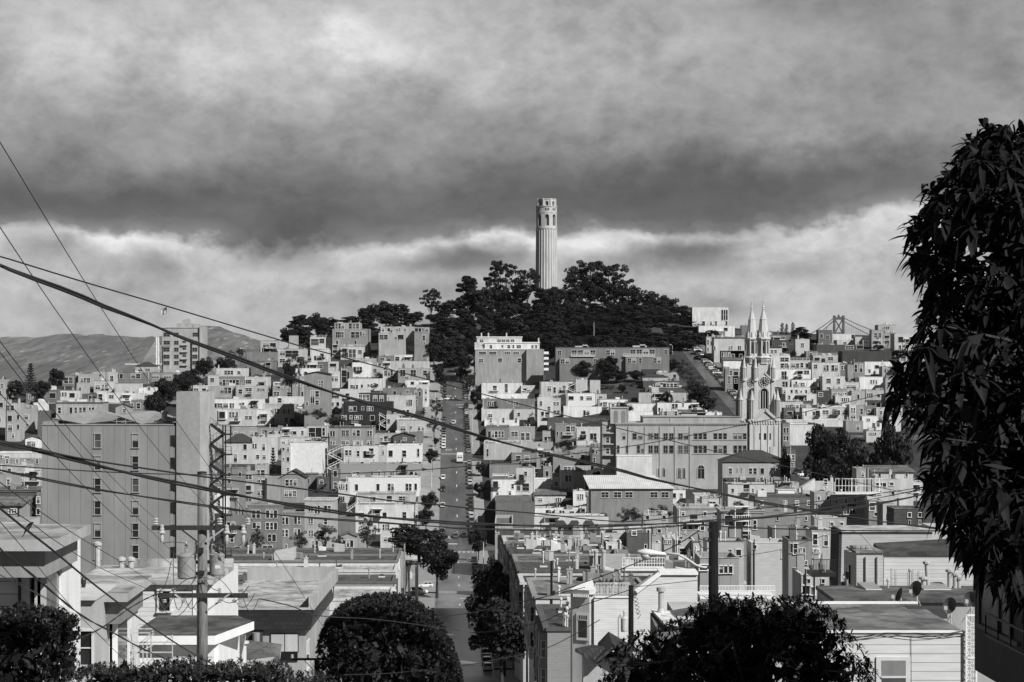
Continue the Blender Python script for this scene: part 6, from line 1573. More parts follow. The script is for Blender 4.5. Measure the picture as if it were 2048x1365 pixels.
def car_proto(kind):
 m, g, L_, w, hb = car_body(kind)
 r = thing('parked_car', (0, 0, -500), 'car', 'car'); body = m.build('body', mat('paint', .5, .3, coat=.6), r, smooth=False); g.build('windows', GLASS, r)
 for sx in (-1, 1):
  for sy in (-1, 1):
   t = MB(); x, y = sx * L_ * .31, sy * (w - .08)
   n = 14; o = -500
   def disc(r_, ya, yb, mi):
    b = len(t.v)
    for yy in (ya, yb):
     for i in range(n): a = 2 * math.pi * i / n; t.v.append((x + r_ * math.cos(a), yy, .32 + r_ * math.sin(a)))
    for i in range(n): t.f.append((b + i, b + (i + 1) % n, b + n + (i + 1) % n, b + n + i)); t.m.append(mi)
    t.f.append(tuple(b + i for i in reversed(range(n)))); t.m.append(mi); t.f.append(tuple(b + n + i for i in range(n))); t.m.append(mi)
   disc(.32, y - .11, y + .11, 0); disc(.19, y + sy * .10, y + sy * .12, 1)
   t.build('wheel', [TYRE, RIM], r)
 for sy in (-1, 1):
  q = MB(); q.box(-L_ / 2 - .03, -L_ / 2 + .08, sy * w * .62 - .17, sy * w * .62 + .17, .6, .74); q.build('headlight', mat('paint', .85, .15), r)
  q = MB(); q.box(L_ / 2 - .1, L_ / 2 + .03, sy * w * .7 - .12, sy * w * .7 + .12, .68, .9); q.build('taillight', mat('paint', .12, .2), r)
 for ob in r.children:
  ob.location = (0, 0, 0)
  for v in ob.data.vertices: v.co.z -= 500; 
 CAR[kind] = r; return r
NCAR = {k: 0 for k in ('sedan', 'suv', 'hatch', 'van')}
def park(kind, x, y, z, heading, tone, label, group, pitch=0.0, name='parked_car'):
 if kind not in CAR: car_proto(kind)
 if NCAR[kind] == 0: r = CAR[kind]
 else: r = copy_tree(CAR[kind])
 NCAR[kind] += 1; r.name = name
 r.location = (x, y, z); r.rotation_euler = (0, pitch, heading); r['label'] = label; r['group'] = group
 b = next(c for c in r.children if c.data.name.startswith('body')); b.material_slots[0].link = 'OBJECT'; b.material_slots[0].material = mat('paint', tone, .3, coat=.6)
 return r
def traffic():
 rg = random.Random(12); TW = lambda v: 'black' if v < .06 else 'dark' if v < .2 else 'grey' if v < .45 else 'silver' if v < .65 else 'white'
 kinds = ['sedan', 'suv', 'hatch', 'sedan', 'hatch', 'suv']; KW = dict(sedan='saloon car', suv='tall utility car', hatch='hatchback', van='van')
 def slope(s): return math.atan((ground(S(0, s + 3, 0).x, s + 3) - ground(S(0, s - 3, 0).x, s - 3)) / 6)
 lm = lambda s: ('near the street top' if s > 1005 else 'between the upper crossings' if s > 853 else 'above the flat crossing' if s > 705 else 'at the street foot')
 seen = {}
 def put(t, s, kind, tone, side, name='parked_car', group=None, up=True):
  p = S(t, s, 0); lab = f'{TW(tone)} {KW[kind]} parked on the {side} kerb {lm(s)}'; n = seen[lab] = seen.get(lab, 0) + 1
  if n > 1: lab = f'{TW(tone)} {KW[kind]} {ORD[n]} on the {side} kerb {lm(s)}'
  park(kind, p.x, s, ground(p.x, s) + .06, math.pi / 2 + .0286 + (math.pi if up else 0), tone, lab, group or f'cars parked along the {side} kerb', slope(s) * (1 if up else -1), name)
 # kerbside rows (nose uphill on the right, downhill on the left)
 for a, b in ((712, 772), (790, 836), (858, 984), (1004, 1060)):
  s = a
  while s < b:
   put(4.9, s, rg.choice(kinds), rg.choice([.02, .03, .08, .3, .5, .02, .15]), 'right-hand shaded'); s += rg.uniform(5.8, 7.2)
 for s, kd, tn in [(722, 'suv', .3), (760, 'sedan', .6), (786, 'suv', .03), (806, 'hatch', .7), (868, 'sedan', .75), (875, 'hatch', .8), (882, 'sedan', .8), (889, 'suv', .5), (897, 'hatch', .2), (910, 'suv', .03), (925, 'suv', .1), (942, 'sedan', .05), (1010, 'sedan', .03), (1018, 'suv', .03), (1026, 'hatch', .1), (1034, 'suv', .03), (1044, 'sedan', .3)]:
  put(-5.1, s, kd, tn, 'left sunny', up=False)
 for s, kd, tn in [(560, 'suv', .1), (572, 'sedan', .02), (585, 'suv', .35), (612, 'hatch', .03), (632, 'sedan', .6), (652, 'suv', .03)]: put(4.9, s, kd, tn, 'right-hand shaded')
 for s, kd, tn in [(412, 'hatch', .78), (420, 'suv', .03), (427, 'sedan', .1), (434, 'suv', .2), (441, 'sedan', .5)]: put(4.8, s - 2, kd, tn, 'right-hand shaded')
 def solo(kind, t, s, head, tone, lab, name='car', group=None):
  p = S(t, s, 0); park(kind, p.x, s, ground(p.x, s) + .06, head, tone, lab, group, slope(s) if abs(math.sin(head)) > .5 else 0, name)
 solo('suv', -1.0, 930, math.pi * 1.5, .5, 'grey car driving up the middle of the upper block', 'moving_car')
 solo('suv', -.5, 716, math.pi * 1.5, .12, 'dark car waiting beside the parked row near the street lamp', 'moving_car')
 solo('suv', 2.4, 717, math.pi * 1.5, .03, 'black car stopped next to the dark waiting car', 'moving_car')
 solo('sedan', -3, 1000, .1, .78, 'white saloon car turning across the upper crossing', 'moving_car')
 solo('sedan', -8, 998, .1, .6, 'silver saloon car behind the white one at the upper crossing', 'moving_car')
 # cars under the lollipop tree and on the cross streets
 for (t, s, kd, tn, l) in [(-10.5, 556, 'suv', .75, 'white utility car under the lollipop tree'), (-9.0, 572, 'hatch', .7, 'pale hatchback just behind the car under the lollipop tree'), (-15, 545, 'sedan', .03, 'black saloon car beside the roadside poles'), (-8, 500, 'sedan', .78, 'white car half hidden by the big round street tree'), (-47, 668, 'sedan', .75, 'white car before the mission house garage'), (-35, 668, 'hatch', .03, 'black hatchback before the mission house'), (-90, 668, 'suv', .6, 'silver car parked behind the pole transformer')]:
  p = S(t, s, 0); park(kd, p.x, s, ground(p.x, s) + .1, rg.choice([.2, 3.3]), tn, l, None)
 # the steep side street: cars parked nose to kerb in a long file
 s = 905; i = 0
 while s < 1132:
  t = 124.6 + rg.uniform(-.3, .3); p = S(t, s, 0); tone = rg.choice([.75, .75, .5, .3, .03, .12, .65, .04]); kd = rg.choice(kinds)
  lab = f'{TW(tone)} {KW[kd]} angled nose-in on the steep side street, {ORD[i + 1]} up'
  park(kd, p.x, s, ground(p.x, s) + .1, math.radians(200) + rg.uniform(-.06, .06), tone, lab, 'cars angled along the steep side street'); s += rg.uniform(4.2, 5.6); i += 1
 for (px, py, kd, tn, l) in [(1603, 948, 'suv', .8, 'white car on the park street beside the rectory'), (1595, 944, 'suv', .03, 'black car next to the white one by the rectory'), (1612, 955, 'hatch', .3, 'grey hatchback low beside the rectory')]:
  Y = 690; p = P(px, py, Y); park(kd, p.x, Y, p.z - .8, .9, tn, l, None)
 # white box lorry heading up
 p = S(1.4, 838, 0); zg = ground(p.x, 838) + .06; r = thing('box_lorry', (p.x, 838, zg), 'white box lorry climbing the street below the stop crossing', 'lorry')
 def O(m, nm, mm):
  return m.build(nm, mm, r)
 x, y = p.x, 838.0
 m = MB(); m.box(x - 1.2, x + 1.2, y - 3.0, y + 2.2, zg + .75, zg + 3.3); m.box(x - 1.25, x + 1.25, y - 3.05, y - 3.0 + .2, zg + 3.1, zg + 3.35); O(m, 'cargo_box', mat('paint', .75, .4))
 m = MB(); m.box(x - .85, x - .1, y - 3.03, y - 3.005, zg + 2.1, zg + 2.6); m.box(x + .1, x + .85, y - 3.03, y - 3.005, zg + 2.1, zg + 2.6); O(m, 'rear_window', GLASS)
 m = MB(); m.box(x - 1.05, x + 1.05, y + 2.4, y + 4.0, zg + .5, zg + 2.3); O(m, 'cab', mat('paint', .7, .4))
 m = MB(); m.box(x - 1.1, x + 1.1, y - 3.1, y - 2.9, zg + .45, zg + .7); O(m, 'bumper', DARKP)
 for sx in (-1, 1):
  for yy in (-2.0, 2.9):
   m = MB(); n = 14; b = 0
   for xx in (x + sx * 1.05 - .14, x + sx * 1.05 + .14):
    for i in range(n): a = 2 * math.pi * i / n; m.v.append((xx, y + yy + .45 * math.cos(a), zg + .45 + .45 * math.sin(a)))
   for i in range(n): m.f.append((i, (i + 1) % n, n + (i + 1) % n, n + i)); m.m.append(0)
   m.f.append(tuple(range(n))); m.m.append(0); m.f.append(tuple(range(n, 2 * n))); m.m.append(0); O(m, 'wheel', TYRE)
 r.rotation_euler = (slope(838), 0, 0)
ORD = ['zeroth', 'first', 'second', 'third', 'fourth', 'fifth', 'sixth', 'seventh', 'eighth', 'ninth', 'tenth', 'eleventh', 'twelfth', 'thirteenth', 'fourteenth', 'fifteenth', 'sixteenth', 'seventeenth', 'eighteenth', 'nineteenth', 'twentieth'] + [a + b for a in ('twenty-', 'thirty-', 'forty-', 'fifty-', 'sixty-', 'seventy-', 'eighty-', 'ninety-') for b in ('zero', 'first', 'second', 'third', 'fourth', 'fifth', 'sixth', 'seventh', 'eighth', 'ninth')]
traffic()
def street_lamp(px, ybase, ytop, Y, arm, label, tone=.55):
 """slim pole with a curved arm to one side"""
 k = Y / FOC; p, q = P(px, ybase, Y), P(px, ytop, Y); zb = ground(p.x, Y)
 r = thing('street_lamp', (p.x, Y, zb), label, 'street lamp'); mm = mat('metal', tone, .5)
 m = MB(); m.tube([(p.x, Y, zb - .5), (p.x, Y, q.z)], [.14, .09], 7); m.build('pole', mm, r)
 if arm:
  a = arm * k; m = MB(); m.tube([(p.x, Y, q.z), (p.x + a * .3, Y, q.z + .7), (p.x + a * .8, Y, q.z + .9), (p.x + a, Y, q.z + .75)], .06, 6); m.build('arm', mm, r)
  m = MB(); m.lathe(0, 0, [(.05, -.7), (.22, -.35), (.24, .2), (.1, .5)], 8); x0 = p.x + a
  for i, (vx, vy, vz) in enumerate(m.v): m.v[i] = (x0 + vz * (1 if a > 0 else -1), Y + vy, q.z + .72 + vx * .5)
  m.build('lamp_head', mat('paint', .75, .4), r)
 return r
for a in [(945, 927, 830, 870, -14, 'tall pale street lamp on the right pavement, its arm over the road'), (863, 975, 921, 790, 14, 'street lamp on the left pavement, arm reaching over parked cars'), (954, 1045, 1029, 715, -16, 'street lamp beside the two waiting cars'), (871, 815, 785, 950, 0, 'plain pale pole on the left pavement by the upper crossing'), (905, 737, 710, 1110, 0, 'plain pale pole at the very top of the street'), (866, 898, 872, 860, 0, 'short pole by the little clipped tree'), (1188, 682, 645, 1130, 0, 'white mast rising against the dark wood'), (1345, 718, 693, 1095, -5, 'lamp post at the right end of the long school'), (1581, 920, 887, 705, -12, 'street lamp beside the church and park trees'), (967, 1130, 1085, 480, 0, 'thin pale pole on the lower right pavement'), (1330, 690, 679, 1100, 0, 'white flue mast on the school roof')]: street_lamp(*a)
# ------------------------------------------------------------------ near houses, in the street's frame (t across, s along)
def sz(py, s): return (HORIZON - py) / FOC * s
def tX(px, s): return (px - 1024) / FOC * s - 2.3 + .0286 * s
def gl(t0, t1, s0, s1): return min(ground(S(t, s, 0).x, s) for t in (t0, t1) for s in (s0, s1)) - 1.0
def sthing(name, t, s, z, label, cat, group=None): p = S(t, s, z); return thing(name, tuple(p), label, cat, group)
def face_window(root, px0, py0, px1, py1, Y, style=1):
 k = Y / FOC; return add_window(root, ((px0 + px1) / 2 - 1024) * k, Y - .006, (HORIZON - (py0 + py1) / 2) * k, (px1 - px0) * k, (py1 - py0) * k, style)
def side_window(root, t, s0, s1, z0, z1, style=1, sign=1):
 p = S(t + .006 * sign, (s0 + s1) / 2, 0); return add_window(root, p.x, p.y, (z0 + z1) / 2, s1 - s0, z1 - z0, style, math.radians(90 if sign > 0 else -90))
def dish(cx, cy, cz, r, az, el, label, pole=.6):
 t = thing('satellite_dish', (cx, cy, cz - pole), label, 'satellite dish')
 M_ = Matrix.Rotation(az, 3, 'Z') @ Matrix.Rotation(-el, 3, 'X'); m = MB(); n = 18
 def pt(rr, a, off=0): v = M_ @ Vector((rr * math.cos(a), -.35 * (rr / r) ** 2 * r + off, rr * 1.1 * math.sin(a))); return (cx + v.x, cy + v.y, cz + v.z)
 for j in range(4):
  for i in range(n): m.poly([pt(r * j / 4, 6.283 * i / n), pt(r * j / 4, 6.283 * (i + 1) / n), pt(r * (j + 1) / 4, 6.283 * (i + 1) / n), pt(r * (j + 1) / 4, 6.283 * i / n)])
 m.build('reflector', mat('metal', .07, .5), t)
 m = MB(); m.tube([(cx, cy, cz - pole), (cx, cy, cz - .1)], .03, 6); f = M_ @ Vector((0, -1.1 * r, -.6 * r)); b = M_ @ Vector((0, -.2, -r)); m.tube([(cx + b.x, cy + b.y, cz + b.z), (cx + f.x, cy + f.y, cz + f.z)], .018, 5); m.box(cx + f.x - .06, cx + f.x + .06, cy + f.y - .06, cy + f.y + .06, cz + f.z - .05, cz + f.z + .09)
 for s in (-1, 1): m.tube([(cx + s * .3, cy + .25, cz - pole), (cx, cy, cz - pole * .35)], .018, 5)
 m.build('mount', GALV, t); return t
def near_left():
 white, eave_shade_w, greyw = mat('stucco', .74), mat('stucco', .5), mat('stucco', .4)
 roofm = mat('roof', .3)
 # flat-roofed house, nearest: deep eaves, corner glazing
 r = sthing('flat_roofed_house', -18, 64, gl(-30, -14, 62, 69), 'near white modern house with deep flat eaves and corner glazing, behind the hedge', 'house')
 zt = sz(1080, 60.3); g = gl(-30, -14, 62, 69)
 m = MB(); m.sbox(-32, -13.4, 60.3, 66.3, zt - .32, zt, 0, 1); m.sbox(-32, -15.4, 66.31, 68.6, zt - .3, zt + .06, 0, 1); m.build('roof', [mat('plain', .42), roofm], r)
 m = MB(); m.sbox(-32, -13.75, 60.7, 66.0, zt - 1.1, zt - .33); m.build('fascia', mat('plain', .3), r)
 m = MB(); m.sbox(-32, tX(38, 62), 62.0, 68.5, g, zt - .33); m.build('siding_wall', mat('siding', .62, .6, period=.36), r)
 m = MB(); m.sbox(tX(41, 62.4), tX(59, 62.4), 62.4, 68, g, zt - 1.1); m.sbox(tX(69, 62.4), tX(92, 62.4), 62.4, 66, g, zt - 1.1); m.sbox(tX(59, 62.8) - .1, tX(69, 62.8) + .1, 62.75, 66, g, zt - 1.1, 0); m.build('wall', eave_shade_w, r)  # front walls toned greyer for the shade under the eaves
 m = MB(); m.sbox(-14.15, -13.95, 64.5, 67.7, g, zt - .34); m.build('street_wall', white, r)
 m = MB(); m.sbox(tX(60, 62.7), tX(69, 62.7), 62.68, 62.745, g, zt - 1.3); m.build('slot_window', GLASS, r)
 m = MB(); m.sbox(tX(92, 62.4) + .01, -14.3, 62.5, 64.45, zt - 5.2, zt - 1.15, 0); m.build('corner_window', GLASS2, r)
 m = MB()
 for s in (62.45, 63.5, 64.46): m.sbox(-14.29, -14.2, s - .05, s + .05, zt - 5.3, zt - 1.12)
 m.sbox(-14.29, -14.22, 62.4, 64.45, zt - 3.6, zt - 3.5); m.build('window_frame', DARKP, r)
 m = MB(); m.tube([S(tX(39.5, 61.8), 61.8, g), S(tX(39.5, 61.8), 61.8, zt - .4)], .05, 6); m.build('downpipe', IRON, r)
 # second, lower flat-roofed house
 zt = sz(1187, 73.8); g = gl(-24, -13.4, 74, 82)
 r = sthing('flat_roofed_house', -17, 77, g, 'second white modern house one step down the slope, sharp-cornered flat roof', 'house')
 m = MB(); m.sbox(-27, -13.4, 73.8, 80, zt - .3, zt, 0, 1); m.build('roof', [mat('plain', .4), roofm], r)
 m = MB(); m.sbox(tX(200, 74.2), -13.7, 74.2, 79.7, zt - 1.1, zt - .31); m.build('fascia', mat('plain', .22), r)
 m = MB(); m.sbox(tX(202, 75), tX(235, 75), 75, 80, g, zt - 1.1); m.build('wall', white, r)
 m = MB(); m.sbox(tX(235, 75) + .01, -14.2, 75.1, 77.2, zt - 7, zt - 1.15); m.build('corner_window', GLASS2, r)
 m = MB(); m.sbox(-14.19, -14.1, 75.0, 75.1, g, zt - 1.1); m.sbox(-14.19, -14.1, 77.2, 77.3, g, zt - 1.1); m.sbox(-14.19, -14.1, 75.1, 77.2, zt - 5.5, zt - 5.3); m.build('window_frame', mat('plain', .5), r)
 m = MB(); m.sbox(-14.9, -14.2, 77.3, 80, g, zt - 1.1); m.build('street_wall', greyw, r)
 m = MB(); p0 = tX(158, 72); m.sbox(p0 - 1, tX(190, 72), 72, 76, g, sz(1200, 72)); m.build('porch_block', mat('stucco', .45), r)
 m = MB(); m.sbox(p0 - 1.1, tX(193, 72), 71.8, 76.1, sz(1200, 72) + .002, sz(1194, 72)); m.build('porch_coping', mat('plain', .6), r)
 face_window(r, 160, 1262, 184, 1330, 72, 1)
 q = sthing('roof_flue', tX(167, 74), 77, zt, 'thin dark flue with a lamp-like cap on the lower flat roof', 'flue')
 m = MB(); a = P(167, 1200, 75); b = P(167, 1166, 75); m.tube([a, b], .03, 6); m.lathe(b.x, b.y, [(.06, b.z - .2), (.09, b.z), (.09, b.z + .1), (.02, b.z + .25)], 8); m.build('pipe', IRON, q)
 # white sided house behind
 Y = 100.0; g = gl(-26, -14, Y, Y + 14) - 1; k = Y / FOC
 r = sthing('sided_house', -17, Y, g, 'white clapboard house with a pale tar roof and one dark sash window', 'house')
 zt = sz(1160, Y); x = lambda px: (px - 1024) * k
 m = MB(); m.box(x(150), x(392), Y, Y + 7, g, zt - .2); m.build('wall', mat('siding', .72, .6, period=.2), r)
 m = MB(); m.box(x(148), x(428), Y - .3, Y + 7.2, zt - .2, zt); m.box(x(206), x(428), Y + 6.7, Y + 7.1, zt, zt + .35); m.build('roof', mat('roof', .4), r)
 m = MB(); m.box(x(386), x(392) + .006, Y - .05, Y - .004, g, zt - .2); m.box(x(410), x(427), Y + .1, Y + 9, g, zt - .21); m.build('corner_board', WHITE, r)
 face_window(r, 318, 1182, 340, 1222, Y, 5)
 for px in (243, 262, 195):
  m = MB(); c = P(px, 1150, Y + 6); h = .35 if px > 200 else 1.1; m.lathe(c.x, c.y, [(.14, zt), (.14, zt + h), (.22, zt + h), (.22, zt + h + .12), (.05, zt + h + .2)], 10); m.build('vent_pipe', GALV, r, smooth=False)
 # gravel-roofed house with railings
 Y = 84.0; g = gl(-24, -14, Y, Y + 8) - 1; k = Y / FOC; x = lambda px: (px - 1024) * k
 r = sthing('gravel_roofed_house', -17, Y, g, 'white house with a dark gravel roof and pointed white eaves by the wooden pole', 'house')
 zt = sz(1272, Y)
 m = MB(); q = [(x(255), Y, zt), (x(430), Y, zt), (x(462) + .35, Y + 4.6, zt + .02), (x(430), Y + 6.6, zt + .03), (x(262), Y + 6.6, zt + .03)]
 m.poly(q); n = len(q)
 for i in range(n): a, b = q[i], q[(i + 1) % n]; m.poly([(a[0], a[1], a[2] - .35), (b[0], b[1], b[2] - .35), b, a], 1)
 m.poly([(p[0], p[1], p[2] - .35) for p in reversed(q)], 1); m.build('roof', [mat('roof', .09), WHITE], r)
 m = MB(); m.box(x(255), x(425), Y + .5, Y + 6.4, g, zt - .34); m.build('wall', white, r)
 m = MB(); m.hexa([(x(425), Y + .6, g), (x(434), Y + .6, g), (x(440), Y + 6, g), (x(430), Y + 6, g)], [(x(425), Y + .6, zt - .36), (x(434), Y + .6, zt - .36), (x(440), Y + 6, zt - .36), (x(430), Y + 6, zt - .36)]); m.build('street_wall', WHITE, r)
 m = MB()
 for i in range(9): m.box(x(362 + i * 4), x(362 + i * 4) + .045, Y + .44, Y + .495, sz(1294, Y), sz(1287, Y))
 m.box(x(357), x(398), Y + .4, Y + .496, sz(1287, Y), sz(1283, Y)); m.build('vent_slots', DARKP, r)
 q = sthing('stair_railing', tX(250, 78), 78, g, 'thin pipe railings of an outside stair below the gravel roof', 'railing'); m = MB(); Yr = 78.0
 kk = Yr / FOC; X = lambda px: (px - 1024) * kk; Zz = lambda py: (HORIZON - py) * kk
 for (a, b, c, d) in ((235, 1258, 305, 1258), (235, 1266, 305, 1266), (232, 1285, 345, 1285), (232, 1305, 345, 1305), (190, 1305, 262, 1305), (262, 1305, 307, 1262), (285, 1290, 308, 1267), (236, 1328, 306, 1290), (345, 1315, 425, 1315)): m.bar((X(a), Yr, Zz(b)), (X(c), Yr, Zz(d)), .045)
 for px, a, b in [(235, 1258, 1345), (345, 1270, 1345)] + [(192 + 12 * i, 1305, 1350) for i in range(7)] + [(270 + 8 * i, 1300 - 7 * i, 1340 - 6 * i) for i in range(5)]: m.bar((X(px), Yr, Zz(a)), (X(px), Yr, Zz(b)), .035)
 m.build('rails', GALV, q)
 # small sheds below the pole
 for (a, b, t, y_, v, lab) in ((432, 480, 1300, 92, .16, 'small dark shed roof with white edges right of the wooden pole'), (470, 556, 1318, 100, .2, 'low dark-roofed shed with a white gutter at the bottom')):
  k = y_ / FOC; x0, x1 = (a - 1024) * k, (b - 1024) * k; g = ground(x0, y_) - 1; r = thing('shed', (x0, y_, g), lab, 'shed'); z = sz(t, y_)
  m = MB(); m.box(x0 + .1, x1 - .4, y_ + .3, y_ + 4, g, z - .2); m.build('wall', white if v < .18 else greyw, r)
  m = MB(); q = [(x0, y_, z - .25), (x1, y_, z - .55), (x1 - .3, y_ + 4.5, z + .1), (x0, y_ + 4.5, z + .3)]; m.hexa([(p[0], p[1], p[2] - .12) for p in q], q, 1, 0); m.build('roof', [mat('roof', .1), OFFW], r)
 p = P(484, 1300, 98); g = ground(p.x, 98); r = thing('chimney_stack', (p.x, 98, g), 'round white chimney rising between the low sheds', 'chimney'); m = MB(); m.lathe(p.x, 98, [(.22, g), (.2, sz(1288, 98)), (.32, sz(1287, 98)), (.32, sz(1283, 98)), (.1, sz(1282, 98))], 12); m.build('stack', mat('plain', .6), r)
 # mansard-fronted building
 Y = 172.0; k = Y / FOC; x = lambda px: (px - 1024) * k; g = gl(-28, -14, Y, Y + 22) - 1
 r = sthing('mansard_building', -19, Y, g, 'grey flats with a dark sloped mansard front and a pale double window', 'apartment house')
 zt, zb_ = sz(1219, Y), sz(1261, Y); xr = x(600); xw = x(610)
 m = MB(); m.box(x(425), xw, Y + .6, Y + 23, g, zb_ + .1); m.build('wall', mat('stucco', .34), r)
 m = MB(); yb = Y + 23; q0 = [(x(425), Y + .15, zb_), (xw + .4, Y + .15, zb_), (xw + .4 - .0286 * 22 + .6, yb, zb_), (x(425), yb, zb_)]; q1 = [(x(425), Y - .4, zt), (xr, Y - .4, zt), (x(600) + .9, yb, zt), (x(425), yb, zt)]
 q1[1] = (xw + .75, Y - .4, zt); q1[2] = (xw + .75 - .0286 * 22, yb, zt); q1 = [(p[0], p[1], p[2]) for p in q1]
 m.hexa(q0, q1, 0); m.build('mansard', mat('shingle', .05, .9, bw=.4, rh=.35), r)
 m = MB(); m.box(x(425), xw + .8, Y - .45, Y - .1, zt + .003, zt + .15); m.box(xw + .3, xw + .78, Y - .1, yb, zt + .003, zt + 1.1); m.box(x(425), xw + .3, yb - .4, yb, zt + .003, zt + 1.2); m.build('parapet', mat('plain', .4), r)
 m = MB(); m.box(x(425), xw + .3, Y - .1, yb - .4, zt + .002, zt + .06); m.build('roof', mat('roof', .36), r)
 m = MB(); m.box(x(539), x(596), Y + .5, Y + .597, sz(1306, Y), sz(1270, Y), 0); m.box(x(541), x(567), Y + .47, Y + .499, sz(1305, Y), sz(1271, Y), 1); m.box(x(569), x(594), Y + .47, Y + .499, sz(1305, Y), sz(1271, Y), 1); m.build('window', [DARKP, mat('plain', .5)], r)
 m = MB(); m.box(x(541), x(594), Y + .49, Y + .597, sz(1325, Y), sz(1307, Y)); m.build('window', GLASS, r)
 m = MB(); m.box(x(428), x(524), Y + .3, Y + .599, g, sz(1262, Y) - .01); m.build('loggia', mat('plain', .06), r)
 for px in (462, 512): m = MB(); X = x(px); m.lathe(X, Y, [(.3, g), (.3, sz(1266, Y))], 10); m.build('column', mat('plain', .3), r)
 for s0 in (173.5, 178, 183, 188, 192): side_window(r, tX(610, Y) + .02, s0, s0 + 1.6, zb_ - 3.3, zb_ - 1.2, 1); side_window(r, tX(610, Y) + .02, s0, s0 + 1.6, zb_ - 6.5, zb_ - 4.4, 1)
 # the row of flat roofs stepping down the left side of the street
 rows = [(415, 437, -46, 1197, .6, 'flats with a broad pale roof nearest behind the round street tree'), (438, 452, -48, 1163, .3, 'flats with a dark gravel roof and slim vents'), (454, 468, -58, 1140, .55, 'flats with a pale roof over a ragged dark parapet'),
   (470, 486, -60, 1121, .5, 'flats with a cluttered roof and sided roof house'), (488, 505, -62, 1109, .3, 'low dark-roofed corner block at the cross street')]
 for i, (s0, s1, t0, py, v, lab) in enumerate(rows):
  g = gl(t0, -14, s0, s1) - 1; zt = sz(py, s0); r = sthing('row_flats', (t0 - 14) / 2, s0, g, lab, 'apartment house', 'flats along the lower left street')
  m = MB(); m.sbox(t0, -14, s0, s1, g, zt - .5); m.build('wall', mat('siding' if i % 2 else 'stucco', v, .6, **({'period': .25} if i % 2 else {})), r)
  m = MB(); m.sbox(t0 + .3, -14.3, s0 + .3, s1 - .3, zt - .499, zt - .45); m.build('roof', mat('roof', (.36, .08, .36, .08, .08)[i]), r)
  m = MB(); e = .12; zz = zt - .5
  for (a, b, c, d) in ((t0 - e, -14 + e, s0 - e, s0 + .3), (t0 - e, -14 + e, s1 - .3, s1 + e), (t0 - e, t0 + .3, s0 + .3, s1 - .3), (-14.3, -14 + e + .15, s0 + .3, s1 - .3)): m.sbox(a, b, c, d, zz + .001, zt)
  for j in range(int((s1 - s0) / 5)):
   if i in (0, 1): m.sbox(-14 + e, -13.2, s0 + 1 + 5 * j, s0 + 3.5 + 5 * j, zz - .3, zz + .25)
  m.build('parapet', mat('plain', (.62, .12, .6, .2, .15)[i]), r)
  rg = random.Random(40 + i)
  for j in range(4):
   s_ = s0 + 2 + (s1 - s0 - 6) * j / 4
   for (za, zb2) in ((-3.4, -1.4), (-6.8, -4.8)): side_window(r, -13.98, s_, s_ + 1.3, zt + za, zt + zb2, rg.choice([1, 3, 4]))
   if i in (0, 2, 4):
    m = MB(); m.sbox(-14 + .02, -13.0, s_ + 1.8, s_ + 4.2, zt - 8, zt - 1); m.build('bay', mat('stucco', v), r)
  p0, p1 = S(t0 + 1, 0, 0), S(-15, 0, 0)
  clutter(r, S(t0 + 1, s0, 0).x, S(-15, s0, 0).x, s0 + 1, s1 - 1, zt - .45, rg, 9 if i else 5, v)
  if i == 0:
   for j in range(3):
    m = MB(); p = P(650 + 6 * j, 1190, 420); m.lathe(p.x, 420, [(.3, zt - .5), (.3, zt + 1.6), (.38, zt + 1.6), (.38, zt + 1.9), (.1, zt + 2)], 12); m.build('vent_pipe', mat('plain', .6), r)
  if i == 3:
   m = MB(); a, b = P(545, 1112, s0), P(586, 1112, s0); m.hexa([(a.x, s0 + 3, zt - .4), (b.x, s0 + 3, zt - .4), (b.x, s0 + 7, zt - .4), (a.x, s0 + 7, zt - .4)], [(a.x, s0 + 3, zt + 1.6), (b.x, s0 + 3, zt + 2.4), (b.x, s0 + 7, zt + 2.4), (a.x, s0 + 7, zt + 1.6)]); m.build('roof_house', mat('siding', .55, .6, period=.3), r)
near_left()
